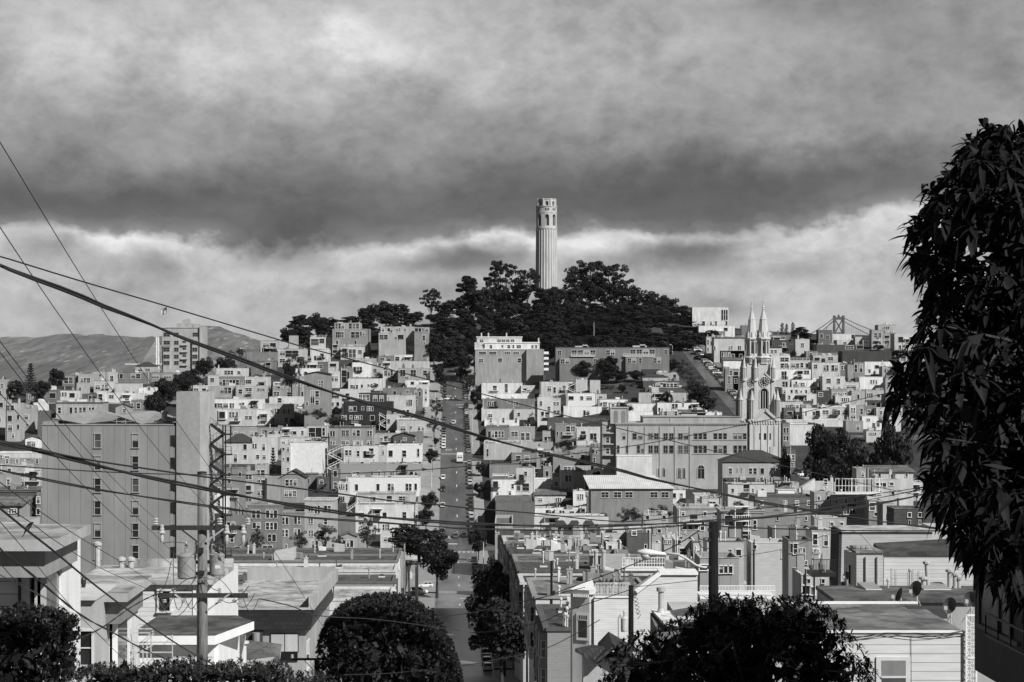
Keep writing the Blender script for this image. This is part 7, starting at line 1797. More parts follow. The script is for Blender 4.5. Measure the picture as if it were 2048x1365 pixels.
def near_right():
 white = mat('siding', .74, .55, period=.2)
 # dark house along the right edge, the shade on its street front deepened by near-black walls
 g = gl(9.6, 20, 20, 49)
 r = sthing('shaded_house', 14, 46, g, 'dark house wall and broad window in shade under the big leaves', 'house')
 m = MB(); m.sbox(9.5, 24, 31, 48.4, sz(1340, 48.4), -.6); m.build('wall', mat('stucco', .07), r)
 m = MB(); m.sbox(9.5, 24, -20, 30.99, -9, 9.5); m.build('unseen_shade_wing', mat('stucco', .12), r)  # unseen taller wing, added to throw shade on the near tree
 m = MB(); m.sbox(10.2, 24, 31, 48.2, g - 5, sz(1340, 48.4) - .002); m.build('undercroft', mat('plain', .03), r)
 m = MB(); m.sbox(9.42, 9.499, 44.5, 47.9, sz(1254, 47.9), sz(1246, 47.9)); m.build('window_sill', mat('plain', .2), r)
 m = MB(); m.sbox(9.47, 9.498, 45.2, 47.8, sz(1246, 47.8) + .02, sz(1160, 47.8)); m.build('window', mat('glass', .10, .15), r)
 m = MB(); m.sbox(9.43, 9.468, 46.0, 46.12, sz(1246, 47.8), sz(1160, 47.8)); m.sbox(9.43, 9.468, 47.75, 47.85, sz(1246, 47.8), sz(1160, 47.8)); m.sbox(9.43, 9.468, 45.1, 45.2, sz(1246, 47.8), sz(1160, 47.8)); m.build('window_frame', DARKP, r)
 m = MB()
 for z in (0, .45): m.bar(S(8.9, 38, sz(1270, 45) + z), S(8.9, 45, sz(1270, 45) + z), .04)
 for s in range(8): m.bar(S(8.9, 38 + s, sz(1270, 45)), S(8.9, 38 + s, sz(1270, 45) + .45), .03)
 m.build('balcony_rail', IRON, r)
 # white clapboard house below the dishes
 Y = 75.0; k = Y / FOC; x = lambda px: (px - 1024) * k; g = gl(10, 18, Y, Y + 14) - 1
 r = thing('sided_house', (x(1820), Y, g), 'white clapboard house with a tar roof carrying satellite dishes and a blind-drawn window', 'house')
 zt = sz(1266, Y)
 m = MB(); m.box(x(1640), x(1930), Y, Y + 9, g, zt); m.build('wall', mat('siding', .68, .55, period=.31), r)
 m = MB(); m.box(x(1640), x(1931), Y - .06, Y + .25, zt + .001, zt + .06); m.box(x(1640), x(1931), Y + 8.8, Y + 9.1, zt + .001, zt + .1); m.build('parapet', WHITE, r)
 m = MB(); m.box(x(1640), x(1929), Y + .25, Y + 8.8, zt + .002, zt + .03); m.build('roof', mat('roof', .16), r)
 m = MB(); m.box(x(1752), x(1820), Y - .06, Y - .004, sz(1400, Y), sz(1314, Y)); m.build('window_casing', OFFW, r)
 m = MB(); m.box(x(1763), x(1811), Y - .075, Y - .061, sz(1352, Y), sz(1321, Y), 1); m.box(x(1763), x(1811), Y - .075, Y - .061, sz(1400, Y), sz(1356, Y), 2); m.box(x(1762), x(1812), Y - .1, Y - .061, sz(1356, Y), sz(1352, Y), 0); m.build('window', [OFFW, mat('plain', .22), GLASS2], r)
 m = MB()
 for j in range(3): m.tube([P(1640 + 32 * i, 1270 + (3 + 2 * j) * math.sin(i * .9 + j) + (6 if i < 4 else 0) * j / 2 - (i - 5) * 1.2, Y - .1) for i in range(10)], .012, 4)
 m.tube([P(1822, 1275, Y - .03), P(1823, 1400, Y - .03)], .01, 4); m.build('loose_cable', DARKP, r)
 # lattice screen at the house's corner
 q = thing('lattice_screen', (x(1942), Y + 1, g), 'white diamond lattice screen at the corner of the white clapboard house', 'lattice')
 m = MB(); x0, x1, z0, z1 = x(1931), x(1951), sz(1400, Y), sz(1230, Y)
 for i in range(-8, 16):
  for s in (1, -1):
   za = z0 + i * .22; p, q_ = (x0, za), (x1, za + s * (x1 - x0))
   if min(za, q_[1]) > z0 and max(za, q_[1]) < z1: m.bar((p[0], Y - .1, p[1]), (q_[0], Y - .1, q_[1]), .03)
 for a, b, c, d in ((x0, z0, x0, z1), (x1, z0, x1, z1), (x0, z1, x1, z1), (x0, (z0 + z1) / 2, x1, (z0 + z1) / 2)): m.bar((a, Y - .12, b), (c, Y - .12, d), .06)
 m.build('lattice', WHITE, q)
 for (px, py, yy, rr, az, lab) in ((1834, 1180, 84, .31, -.9, 'largest satellite dish, tilted skyward above the tar roof'), (1902, 1213, 80, .29, -.8, 'satellite dish on the right of the tar roof'), (1802, 1192, 86, .28, -1.4, 'satellite dish seen edge-on left of the largest dish'), (1942, 1200, 82, .28, -.7, 'satellite dish half hidden by the dark house'), (1718, 1190, 128, .26, -.9, 'lowest of the small dishes beside the sided wall'), (1698, 1184, 130, .26, -.8, 'second of the small dishes by the balcony house'), (1686, 1173, 132, .26, -.8, 'third of the small dishes by the balcony house'), (1694, 1153, 135, .26, -.8, 'topmost small dish fixed under the sided house window')):
  p = P(px, py, yy); dish(p.x, p.y, p.z, rr, az, .35, lab, .9)
 q = thing('roof_box', (P(1850, 1222, 82).x, 82, zt), 'dark boxy roof duct on splayed legs under the dishes', 'roof duct'); m = MB(); a, b = P(1818, 1218, 82), P(1895, 1238, 82); m.box(a.x, b.x, 82, 83, b.z, a.z); m.build('duct', DARKP, q)
 m = MB()
 for px, d in ((1822, -.4), (1834, 0), (1846, .3), (1888, .5), (1876, -.2)): c = P(px, 1238, 82); m.bar((c.x, 82.4, c.z), (c.x + d, 82.4, zt), .05)
 m.build('legs', GALV, q)
 # dark lower roof with skylights behind the dishes
 Y = 108.0; k = Y / FOC; x = lambda px: (px - 1024) * k; g = gl(12, 26, Y, Y + 20) - 2
 r = thing('low_roof_house', (x(1800), Y, g), 'house with a low dark roof, flat skylights and stub pipes behind the dishes', 'house')
 zt = sz(1205, Y); m = MB(); m.box(x(1668), x(2100), Y, Y + 6, g, zt); m.build('wall', mat('stucco', .4), r)
 m = MB(); m.box(x(1666), x(2102), Y - .2, Y + 6.2, zt + .002, zt + .2); m.build('roof', mat('roof', .1), r)
 for (a, b) in ((1758, 1792), (1878, 1935)):
  m = MB(); z = zt + .25; q4 = [(x(a), Y + 4, z), (x(b), Y + 4, z), (x(b) - .2, Y + 5.6, z + .2), (x(a) - .2, Y + 5.6, z + .2)]; m.hexa([(p[0], p[1], zt + .1) for p in q4], q4, 0, 1); m.build('skylight', [OFFW, mat('plain', .3)], r)
 for (px, pb, pt, rr) in ((1857, 1183, 1129, .11), (1899, 1183, 1145, .12), (1910, 1183, 1152, .12), (1918, 1183, 1160, .1), (1847, 1183, 1160, .14), (1887, 1215, 1180, .08), (1917, 1215, 1190, .1), (1820, 1208, 1144, .05), (1776, 1183, 1165, .05)):
  m = MB(); c = P(px, pb, Y + 5); d = P(px - (4 if px == 1857 else 0), pt, Y + 5); m.tube([(c.x, c.y, zt), (d.x, d.y, d.z)], rr, 9); m.lathe(d.x, d.y, [(rr, d.z), (rr * 1.8, d.z + .03), (rr * 1.8, d.z + .14), (rr * .5, d.z + .2)], 9); m.build('vent_pipe', mat('metal', .4, .5), r)
 q = thing('pipe_rack', (x(1808), Y + 7, zt), 'grey rack of upright scaffold pipes on the dark low roof', 'pipe rack'); m = MB()
 for px, a, b in ((1783, 1138, 1185), (1791, 1139, 1185), (1817, 1143, 1185), (1825, 1139, 1185), (1837, 1143, 1185)): m.bar(P(px, a, Y + 7), P(px, b, Y + 7), .09)
 for a in (1151, 1158, 1166): m.bar(P(1783, a, Y + 7), P(1837, a, Y + 7), .05)
 m.build('pipes', GALV, q)
 # sided houses further right: box, long wall, mansard
 Y = 140.0; k = Y / FOC; x = lambda px: (px - 1024) * k; g = gl(18, 36, Y, Y + 20) - 1
 r = thing('sided_house', (x(1820), Y, g), 'long pale clapboard wall behind the pipe rack, with a dark lean strip on top', 'house'); zt = sz(1112, Y)
 m = MB(); m.box(x(1768), x(2100), Y, Y + 4, g, zt); m.build('wall', mat('siding', .6, .55, period=.24), r)
 m = MB(); m.hexa([(x(1766), Y - .1, zt), (x(2102), Y - .1, zt), (x(2102), Y + 4.1, zt), (x(1766), Y + 4.1, zt)], [(x(1768), Y - .1, zt + .1), (x(2102), Y - .1, zt + .9), (x(2102), Y + 4, zt + 1.1), (x(1768), Y + 4, zt + .5)]); m.build('roof', mat('roof', .06), r)
 Y2 = 137.0; k2 = Y2 / FOC; x2 = lambda px: (px - 1024) * k2
 r = thing('sided_house', (x2(1730), Y2, g), 'narrow clapboard house end with two tall sashes, pipes up its face', 'house'); zt = sz(1107, Y2)
 m = MB(); m.hexa([(x2(1700), Y2 + 2.5, g), (x2(1713), Y2, g), (x2(1766), Y2, g), (x2(1766), Y2 + 4, g)], [(x2(1700), Y2 + 2.5, zt), (x2(1713), Y2, zt), (x2(1766), Y2, zt), (x2(1766), Y2 + 4, zt)]); m.build('wall', mat('siding', .55, .55, period=.2), r)
 m = MB(); m.box(x2(1712), x2(1767), Y2 - .1, Y2 + 4, zt + .002, zt + .12); m.build('roof', mat('roof', .2), r)
 for px in (1732, 1755): m = MB(); c = P(px, 1110, Y2 - .1); m.tube([(c.x, Y2 - .1, g + 6), (c.x, Y2 - .1, zt - .2)], .06, 6); m.build('downpipe', GALV, r)
 for px in (1705, 1709): m = MB(); m.box(x2(px) - .07, x2(px) + .07, Y2 + 1.2, Y2 + 1.35, sz(1172, Y2), sz(1134, Y2)); m.build('window', GLASS, r)
 for i, px in enumerate((1723, 1733, 1743)):
  q = thing('roof_flue', (x2(px), Y2 + 2, zt), ['left of three stout flues on the narrow clapboard house', 'middle of three stout flues on the narrow clapboard house', 'right of three stout flues on the narrow clapboard house'][i], 'flue', None); m = MB(); m.lathe(x2(px), Y2 + 2, [(.4, zt), (.4, sz(1085, Y2 + 6)), (.44, sz(1085, Y2 + 6)), (.44, sz(1081, Y2 + 6)), (.1, sz(1080, Y2 + 6))], 14); m.build('pipe', mat('metal', .3, .5), q)
 Y = 190.0; k = Y / FOC; x = lambda px: (px - 1024) * k; g = gl(20, 50, Y, Y + 20) - 2
 r = thing('sided_house', (x(1770), Y, g), 'broad clapboard house with a sloped shingle flank left and bare sided front', 'house'); zt = sz(1064, Y)
 m = MB(); m.hexa([(x(1672), Y, g), (x(1865), Y, g), (x(1865), Y + 5, g), (x(1672), Y + 5, g)], [(x(1684), Y, zt), (x(1865), Y, zt), (x(1865), Y + 5, zt), (x(1684), Y + 5, zt)]); m.box(x(1865) + .01, x(1940), Y + 1, Y + 5, g, zt + .4); m.build('wall', mat('siding', .5, .55, period=.22), r)
 m = MB(); m.box(x(1682), x(1868), Y - .2, Y + 5.2, zt + .002, zt + .2); m.build('roof', mat('roof', .4), r)
 m = MB(); m.hexa([(x(1671) - .2, Y + .01, g), (x(1672) - .02, Y + .01, g), (x(1672) - .02, Y + 5, g), (x(1671) - .2, Y + 5, g)], [(x(1683) - .2, Y + .01, zt), (x(1684) - .02, Y + .01, zt), (x(1684) - .02, Y + 5, zt), (x(1683) - .2, Y + 5, zt)]); m.build('shingle_flank', mat('shingle', .05, .9), r)
 # iron balcony
 Yb = 165.0; q = thing('iron_balcony', (P(1645, 1150, Yb).x, Yb, P(1645, 1150, Yb).z), 'black iron balcony with bikes and clutter jutting from the pale tall-windowed house', 'balcony'); m = MB(); a, b = P(1624, 1147, Yb), P(1672, 1152, Yb); m.box(a.x, b.x, Yb, Yb + 3, b.z - .1, a.z)
 for i in range(16): X = a.x + (b.x - a.x) * i / 15; m.bar((X, Yb, a.z), (X, Yb, a.z + 1.05), .03)
 m.bar((a.x, Yb, a.z + 1.05), (b.x, Yb, a.z + 1.05), .05)
 for X in (a.x + .3, b.x - .3): m.bar((X, Yb + 1, b.z - 3.5), (X, Yb + 1, b.z), .12)
 m.build('deck', IRON, q); m = MB(); m.lathe(P(1645, 1130, Yb + 1).x, Yb + 1, [(.25, a.z), (.3, a.z + .6), (.2, a.z + .9), (.05, a.z + 1.5)], 8); m.build('bundle', mat('plain', .3), q)
 # bay-windowed clapboard house on the right of the street
 Y = 190.0; k = Y / FOC; x = lambda px: (px - 1024) * k; g = gl(9, 18, Y, Y + 20) - 1
 r = thing('bay_house', (x(1270), Y, g), 'white clapboard house with a chamfered street bay and a railed roof terrace', 'house')
 zl, zh = sz(1196, Y), sz(1150, Y)
 m = MB(); m.box(x(1188), x(1268), Y, Y + 10, g, zl); m.box(x(1318) + .002, x(1395), Y, Y + 3, g, zh); m.hexa([(x(1268) + .001, Y, g), (x(1318), Y, g), (x(1318), Y + 3, g), (x(1268) + .001, Y + 3, g)], [(x(1268) + .001, Y, sz(1184, Y)), (x(1318), Y, zh), (x(1318), Y + 3, zh), (x(1268) + .001, Y + 3, sz(1184, Y))]); m.build('wall', white, r)
 m = MB(); m.bar((x(1272), Y - .1, sz(1183, Y)), (x(1319), Y - .1, zh + .12), .3, .4); m.box(x(1319), x(1396), Y - .2, Y + 3.1, zh + .002, zh + .25); m.box(x(1190), x(1266), Y - .1, Y + .1, zl + .001, zl + .15); m.build('coping', WHITE, r)
 m = MB(); q0 = [(x(1143), Y + 3.2), (x(1145), Y + .9), (x(1178), Y + .15), (x(1187.9), Y + .3), (x(1187.9), Y + 6)]
 m.hexa([(q0[0][0], q0[0][1], g), (q0[1][0], q0[1][1], g), (x(1179), Y + .1, g), (x(1179), Y + 6, g)], [(q0[0][0], q0[0][1], zl + .3), (q0[1][0], q0[1][1], zl + .3), (x(1179), Y + .1, zl + .3), (x(1179), Y + 6, zl + .3)])
 m.hexa([(x(1179) + .002, Y + .1, g), (x(1187.8), Y + .5, g), (x(1187.8), Y + 6, g), (x(1179) + .002, Y + 6, g)], [(x(1179) + .002, Y + .1, zl + .3), (x(1187.8), Y + .5, zl + .3), (x(1187.8), Y + 6, zl + .3), (x(1179) + .002, Y + 6, zl + .3)]); m.build('bay', mat('stucco', .5), r)
 m = MB(); m.hexa([(x(1140), Y + .6, zl + .3), (x(1178), Y - .2, zl + .3), (x(1190), Y + .1, zl + .3), (x(1190), Y + 7, zl + .3)], [(x(1139), Y + .4, zl + .7), (x(1178), Y - .4, zl + .7), (x(1191), Y, zl + .7), (x(1190), Y + 7, zl + 1.0)])
 for i in range(8): m.box(x(1147 + 4 * i), x(1147 + 4 * i) + .1, Y + .6 - i * .09 - .25, Y + .6 - i * .09, zl + .05, zl + .29)
 m.build('cornice', WHITE, r)
 w = MB(); bx0, bx1 = x(1154), x(1177); yy = lambda X: Y + .9 + (X - x(1145)) / (x(1179) - x(1145)) * (-.8) - .03
 def bq(a, b, c, d, off, mi): w.hexa([(a, yy(a) - off, c), (b, yy(b) - off, c), (b, yy(b), c), (a, yy(a), c)], [(a, yy(a) - off, d), (b, yy(b) - off, d), (b, yy(b), d), (a, yy(a), d)], mi)
 bq(x(1153), x(1177.5), sz(1282, Y), sz(1228, Y), .12, 0); bq(x(1157), x(1174), sz(1276, Y), sz(1232, Y), .14, 1)
 for i in range(4): bq(x(1157 + 4.2 * i), x(1158.2 + 4.2 * i), sz(1241, Y), sz(1232, Y), .16, 0)
 bq(x(1157), x(1174), sz(1242, Y), sz(1240.5, Y), .16, 0); w.build('window', [OFFW, GLASS], r)
 m = MB()
 for i in range(24): X = x(1193) + (x(1262) - x(1193)) * i / 23; m.bar((X, Y + 2, zl), (X, Y + 2, zl + 1.1), .04)
 m.bar((x(1193), Y + 2, zl + 1.1), (x(1262), Y + 2, zl + 1.1), .07); m.bar((x(1193), Y + 2, zl + .5), (x(1262), Y + 2, zl + .5), .04); m.build('roof_railing', OFFW, r)
 for i, px in enumerate((1205, 1217, 1228, 1245)):
  q = thing('terrace_plant', (x(px), Y + 4, zl), ['potted shrub leftmost on the railed terrace', 'potted shrub with thin stems, second on the railed terrace', 'bushy potted shrub mid railed terrace', 'potted shrub rightmost on the railed terrace'][i], 'potted plant'); m = MB(); m.lathe(x(px), Y + 4, [(.22, zl), (.3, zl + .45)], 10); m.build('pot', mat('plain', .25), q)
  cm, _t = crown_mesh('bush', i % 3, LEAFM); c = link('foliage', cm, q); c.scale = (.5, .5, 1.0); c.location = (0, 0, .4)
 # flue on the lean-to roof and tiled gables at the bottom
 Y = 120.0; k = Y / FOC; x = lambda px: (px - 1024) * k; g = gl(12, 20, Y, Y + 10) - 1
 r = thing('lean_to_house', (x(1330), Y, g), 'small house with a pale sloped roof and capped metal flue beside the shrub tree', 'house')
 m = MB(); z0 = sz(1250, Y); m.hexa([(x(1312), Y, g), (x(1360), Y, g), (x(1360), Y + 5, g), (x(1312), Y + 5, g)], [(x(1312), Y, z0 - .2), (x(1360), Y, z0 - .2), (x(1360), Y + 5, sz(1226, Y + 5)), (x(1312), Y + 5, sz(1226, Y + 5))]); m.build('wall', mat('stucco', .2), r)
 m = MB(); q4 = [((px - 1024) * (Y + d) / FOC, Y + d, sz(py, Y + d)) for px, py, d in ((1330, 1249, -.3), (1362, 1246, -.3), (1345, 1222, 5), (1303, 1219, 5))]; m.hexa([(p[0], p[1], p[2] - .15) for p in q4], q4); m.build('roof', mat('roof', .6), r)
 m = MB(); X = (1322 - 1024) * (Y + 4) / FOC; zq = sz(1222, Y + 4); m.lathe(X, Y + 4, [(.3, zq - .2), (.16, zq + .15), (.16, sz(1198, Y)), (.26, sz(1198, Y)), (.26, sz(1190, Y)), (.05, sz(1189, Y))], 14); m.build('flue', GALV, r)
 r = thing('curved_roof_house', (x(1390), Y + 3, g), 'house with a faceted dark roof edge poking above the shrub tree', 'house')
 m = MB(); a = [((px - 1024) * (Y + d) / FOC, Y + d, sz(py, Y + d)) for px, py, d in ((1338, 1222, 5), (1352, 1233, 2), (1400, 1231, 2), (1440, 1214, 5), (1400, 1211, 7))]; m.poly(a); n = len(a)
 for i in range(n): p, q = a[i], a[(i + 1) % n]; m.poly([(p[0], p[1], p[2] - .4), (q[0], q[1], q[2] - .4), q, p], 1)
 m.build('roof', [mat('roof', .09), OFFW], r); m = MB(); m.box(x(1360), x(1430), Y + 4, Y + 10, g, sz(1236, Y) - .2); m.build('wall', mat('stucco', .5), r)
 Y = 96.0; k = Y / FOC; x = lambda px: (px - 1024) * k; g = gl(9.6, 16, Y, Y + 14) - 1
 r = thing('tiled_gable_house', (x(1200), Y, g), 'house with a dark tiled gable and small hooded porch below the clapboard bay', 'house')
 rt = mat('tile', .045, .9, bw=.3, rh=.35, mo=.05)
 m = MB(); m.box(x(1168), x(1300), Y + 1, Y + 3, g, sz(1322, Y)); m.build('wall', mat('stucco', .45), r)
 m = MB(); zt = sz(1272, Y); 
 def q(*pts): return [((px - 1024) * (Y + d) / FOC, Y + d, sz(py, Y + d)) for px, py, d in pts]
 for pts in (((1150, 1304, 0), (1196, 1330, .5), (1222, 1303, 2), (1186, 1296, 3)), ((1187, 1332, 0), (1226, 1300, .3), (1217, 1270, 6), (1196, 1292, 6)), ((1226, 1301, .31), (1300, 1340, .31), (1300, 1318, 6), (1217, 1270, 6.01))): p4 = q(*pts); m.hexa(p4, [(p[0], p[1], p[2] + .15) for p in p4])
 m.build('roof', rt, r)
 # street fronts of the lower right row, seen at a glancing angle in shade
 rows = [(300, 326, 1192, 26, .62, 'row house with a flat grey roof behind the clapboard bay house'), (352, 367, 1165, 46, .5, 'row house with a long bracketed cornice and broad dark roof'), (368, 384, 1141, 44, .3, 'row house with dark roof, fenced flues and sided roof house'), (386, 400, 1122, 46, .35, 'row house with a low parapet and many vents'), (415, 432, 1108, 36, .3, 'row house with roof hatches behind a slim dark pole'), (434, 452, 1098, 30, .4, 'corner row house with parasols on its roof terrace'), (460, 480, 1086, 34, .5, 'flats with pale roof walls in front of the awnings'), (482, 505, 1076, 34, .4, 'flats with a dark parapet facing the flat crossing'), (264, 290, 1256, 16, .3, 'low row house with a dark hooded roof beside the bay')]
 for i, (s0, s1, py, t1, v, lab) in enumerate(rows):
  g = gl(9.5, t1, s0, s1) - 1; zt = sz(py, s0); r = sthing('row_house', 20, s0, g, lab, 'house', 'row houses along the lower right street')
  m = MB(); m.sbox(9.6, t1, s0, s1, g, zt - .4); m.build('wall', mat('siding', v, .6, period=.25), r)
  m = MB(); m.sbox(9.9, t1 - .3, s0 + .3, s1 - .3, zt - .399, zt - .36); m.build('roof', mat('roof', (.18, .05, .08, .11, .06, .06, .2, .07, .06)[i]), r)
  m = MB(); e = .2
  for (a, b, c, d) in ((9.6 - e, t1 + e, s0 - e, s0 + .3), (9.6 - e, t1 + e, s1 - .3, s1 + e), (t1 - .3, t1 + e, s0 + .3, s1 - .3), (9.6 - e - .3, 9.9, s0 + .3, s1 - .3)): m.sbox(a, b, c, d, zt - .4 + .001, zt)
  if i == 1:
   m.sbox(9.0, t1, s0 - .5, s0 - .201, zt - .35, zt - .05)
   for j in range(40): m.sbox(9.6 + j * .7, 9.85 + j * .7, s0 - .5, s0 - .201, zt - .75, zt - .36)
  m.build('parapet', mat('plain', (.3, .55, .1, .25, .08, .2, .5, .08, .1)[i]), r); rg = random.Random(70 + i)
  for j in range(3):
   s_ = s0 + 1 + (s1 - s0) * j / 3.3
   m = MB(); m.sbox(8.7, 9.59, s_, s_ + 3.4, zt - 9, zt - .8); m.build('bay', mat('stucco', v * .9), r)
   for z in (-3.6, -7.2): side_window(r, 8.69, s_ + .6, s_ + 2.8, zt + z, zt + z + 2, 1, -1)
   q = S(9.15, s_, 0); add_window(r, q.x, s_ - .008, zt - 2.7, .5, 2, 1); add_window(r, q.x, s_ - .008, zt - 6.2, .5, 2, 1)
  if i == 0:
   for j in range(3): face_window(r, 1098 + 16 * j, 1225, 1104 + 16 * j, 1245, s0, 1)
  clutter(r, S(11, s0, 0).x, S(t1 - 1, s0, 0).x, s0 + 1, s1 - 1, zt - .36, rg, 20, v)
  if i == 2:
   m = MB(); a, b = P(1180, 1140, s0 + 6), P(1252, 1112, s0 + 6); m.box(a.x, b.x, s0 + 6, s0 + 10, zt - .4, b.z); m.build('roof_house', mat('siding', .42, .6, period=.3), r)
   for px in (1207, 1192): m = MB(); c = P(px, 1105, s0 + 5); m.lathe(c.x, c.y, [(.35, zt - .4), (.35, c.z), (.45, c.z), (.45, c.z + .3), (.1, c.z + .4)], 12); m.build('vent_pipe', GALV, r)
  if i == 5:
   for (px, py) in ((1084, 1087), (1104, 1088), (1026, 1076)):
    c = P(px, py, s0 + 8); q = thing('parasol', (c.x, c.y, zt - .36), {1084: 'white parasol left of a pair on a roof terrace', 1104: 'white parasol right of a pair on a roof terrace', 1026: 'dark wide parasol alone on a roof terrace'}[px], 'parasol'); m = MB(); z = max(c.z, zt + 1.6); m.tube([(c.x, c.y, zt - .36), (c.x, c.y, z)], .04, 6); m.build('pole', OFFW, q); m = MB(); m.lathe(c.x, c.y, [(1.0, z - .4), (.55, z - .12), (.05, z + .08)], 8); m.build('canopy', WHITE if px > 1050 else DARKP, q)
 # a wooden roof deck and a tall white railed deck
 for (a, b, y0, y1, Yd, lab, n) in ((1671, 1765, 958, 986, 465, 'big white timber roof deck railing above the grey box', 14), (1400, 1550, 1172, 1192, 205, 'long white picket railing beside the utility pole\'s foot', 50), (1345, 1372, 1072, 1102, 420, 'white stair balustrade climbing by the black balcony house', 10), (1245, 1330, 1116, 1138, 330, 'white terrace fence posts behind the row roofs', 16), (1205, 1285, 995, 1010, 670, 'white deck rail before the ribbed-roof shed', 14)):
  k = Yd / FOC; X0, X1, Z0, Z1 = (a - 1024) * k, (b - 1024) * k, sz(y1, Yd), sz(y0, Yd); q = thing('deck_railing', ((X0 + X1) / 2, Yd, Z0), lab, 'railing'); m = MB(); m.box(X0, X1, Yd, Yd + 4, Z0 - .3, Z0)
  up = a == 1345
  for i in range(n + 1):
   f = i / n; z = Z0 + (Z1 - Z0) * (f if up else 0); m.bar((X0 + (X1 - X0) * f, Yd, Z0), (X0 + (X1 - X0) * f, Yd, (z + 1.0) if up else Z1), .08 if n < 30 else .05)
  for f in (.5, 1.0): m.bar((X0, Yd, Z0 + (1.0 if up else (Z1 - Z0)) * f), (X1, Yd, (Z1 + 1.0 * f) if up else Z0 + (Z1 - Z0) * f), .1 if n < 30 else .08)
  if a == 1671:
   for i in range(6): m.bar((X0 + (X1 - X0) * i / 5, Yd + 3.8, Z0), (X0 + (X1 - X0) * i / 5, Yd + 3.8, Z1), .1)
  m.build('timber', WHITE, q)
 # glazed roof-light turret
 Yd = 600.0; a, b = P(1556, 980, Yd), P(1589, 999, Yd); q = thing('skylight_turret', ((a.x + b.x) / 2, Yd, b.z), 'white roof turret with a glazed pyramid top', 'roof light'); m = MB(); m.box(a.x, b.x, Yd, Yd + 4.5, b.z - 4, a.z); m.box(a.x - .2, b.x + .2, Yd - .2, Yd + 4.7, a.z + .001, a.z + .2); m.build('wall', WHITE, q)
 m = MB(); c = P(1573, 971, Yd + 2); m.hexa([(a.x, Yd, a.z + .2), (b.x, Yd, a.z + .2), (b.x, Yd + 4.5, a.z + .2), (a.x, Yd + 4.5, a.z + .2)], [(c.x - .1, c.y, c.z), (c.x + .1, c.y, c.z), (c.x + .1, c.y + .2, c.z), (c.x - .1, c.y + .2, c.z)]); m.build('glazing', mat('glass', .15, .15), q)
 Yd = 560.0; q = thing('wedge_wall', (P(1610, 990, Yd).x, Yd, P(1610, 995, Yd).z), 'pale wedge-shaped stairhead wall rising to the right', 'stairhead'); m = MB(); a, b, c = P(1598, 996, Yd), P(1630, 996, Yd), P(1630, 958, Yd); d = P(1598, 978, Yd)
 m.hexa([(a.x, Yd, a.z - 3), (b.x, Yd, a.z - 3), (b.x, Yd + 3, a.z - 3), (a.x, Yd + 3, a.z - 3)], [(a.x, Yd, d.z), (b.x, Yd, c.z), (b.x, Yd + 3, c.z), (a.x, Yd + 3, d.z)]); m.build('wall', mat('stucco', .66), q)
 # dark awnings of the terrace house
 for i, (px, w_) in enumerate(((1121, 26), (1149, 25), (1177, 26))):
  Yd = 619.0; k = Yd / FOC; X = (px - 1024) * k; w2 = w_ / 2 * k; q = thing('awning', (X, Yd, sz(1050, Yd)), ['left of the three dark awnings on the white terrace house', 'middle of the three dark awnings on the white terrace house', 'right of the three dark awnings on the white terrace house'][i], 'awning')
  m = MB(); z0, z1 = sz(1050, Yd), sz(1041, Yd); m.hexa([(X - w2, Yd - 1.6, z0), (X + w2, Yd - 1.6, z0), (X + w2, Yd - .005, z0), (X - w2, Yd - .005, z0)], [(X - w2 * .5, Yd - .5, z1), (X + w2 * .5, Yd - .5, z1), (X + w2 * .5, Yd - .005, z1), (X - w2 * .5, Yd - .005, z1)]); m.build('canvas', mat('plain', .04), q)
  m = MB(); m.bar((X - w2, Yd - 1.6, z0), (X + w2, Yd - 1.6, z0), .08); m.build('frame', IRON, q)
near_right()
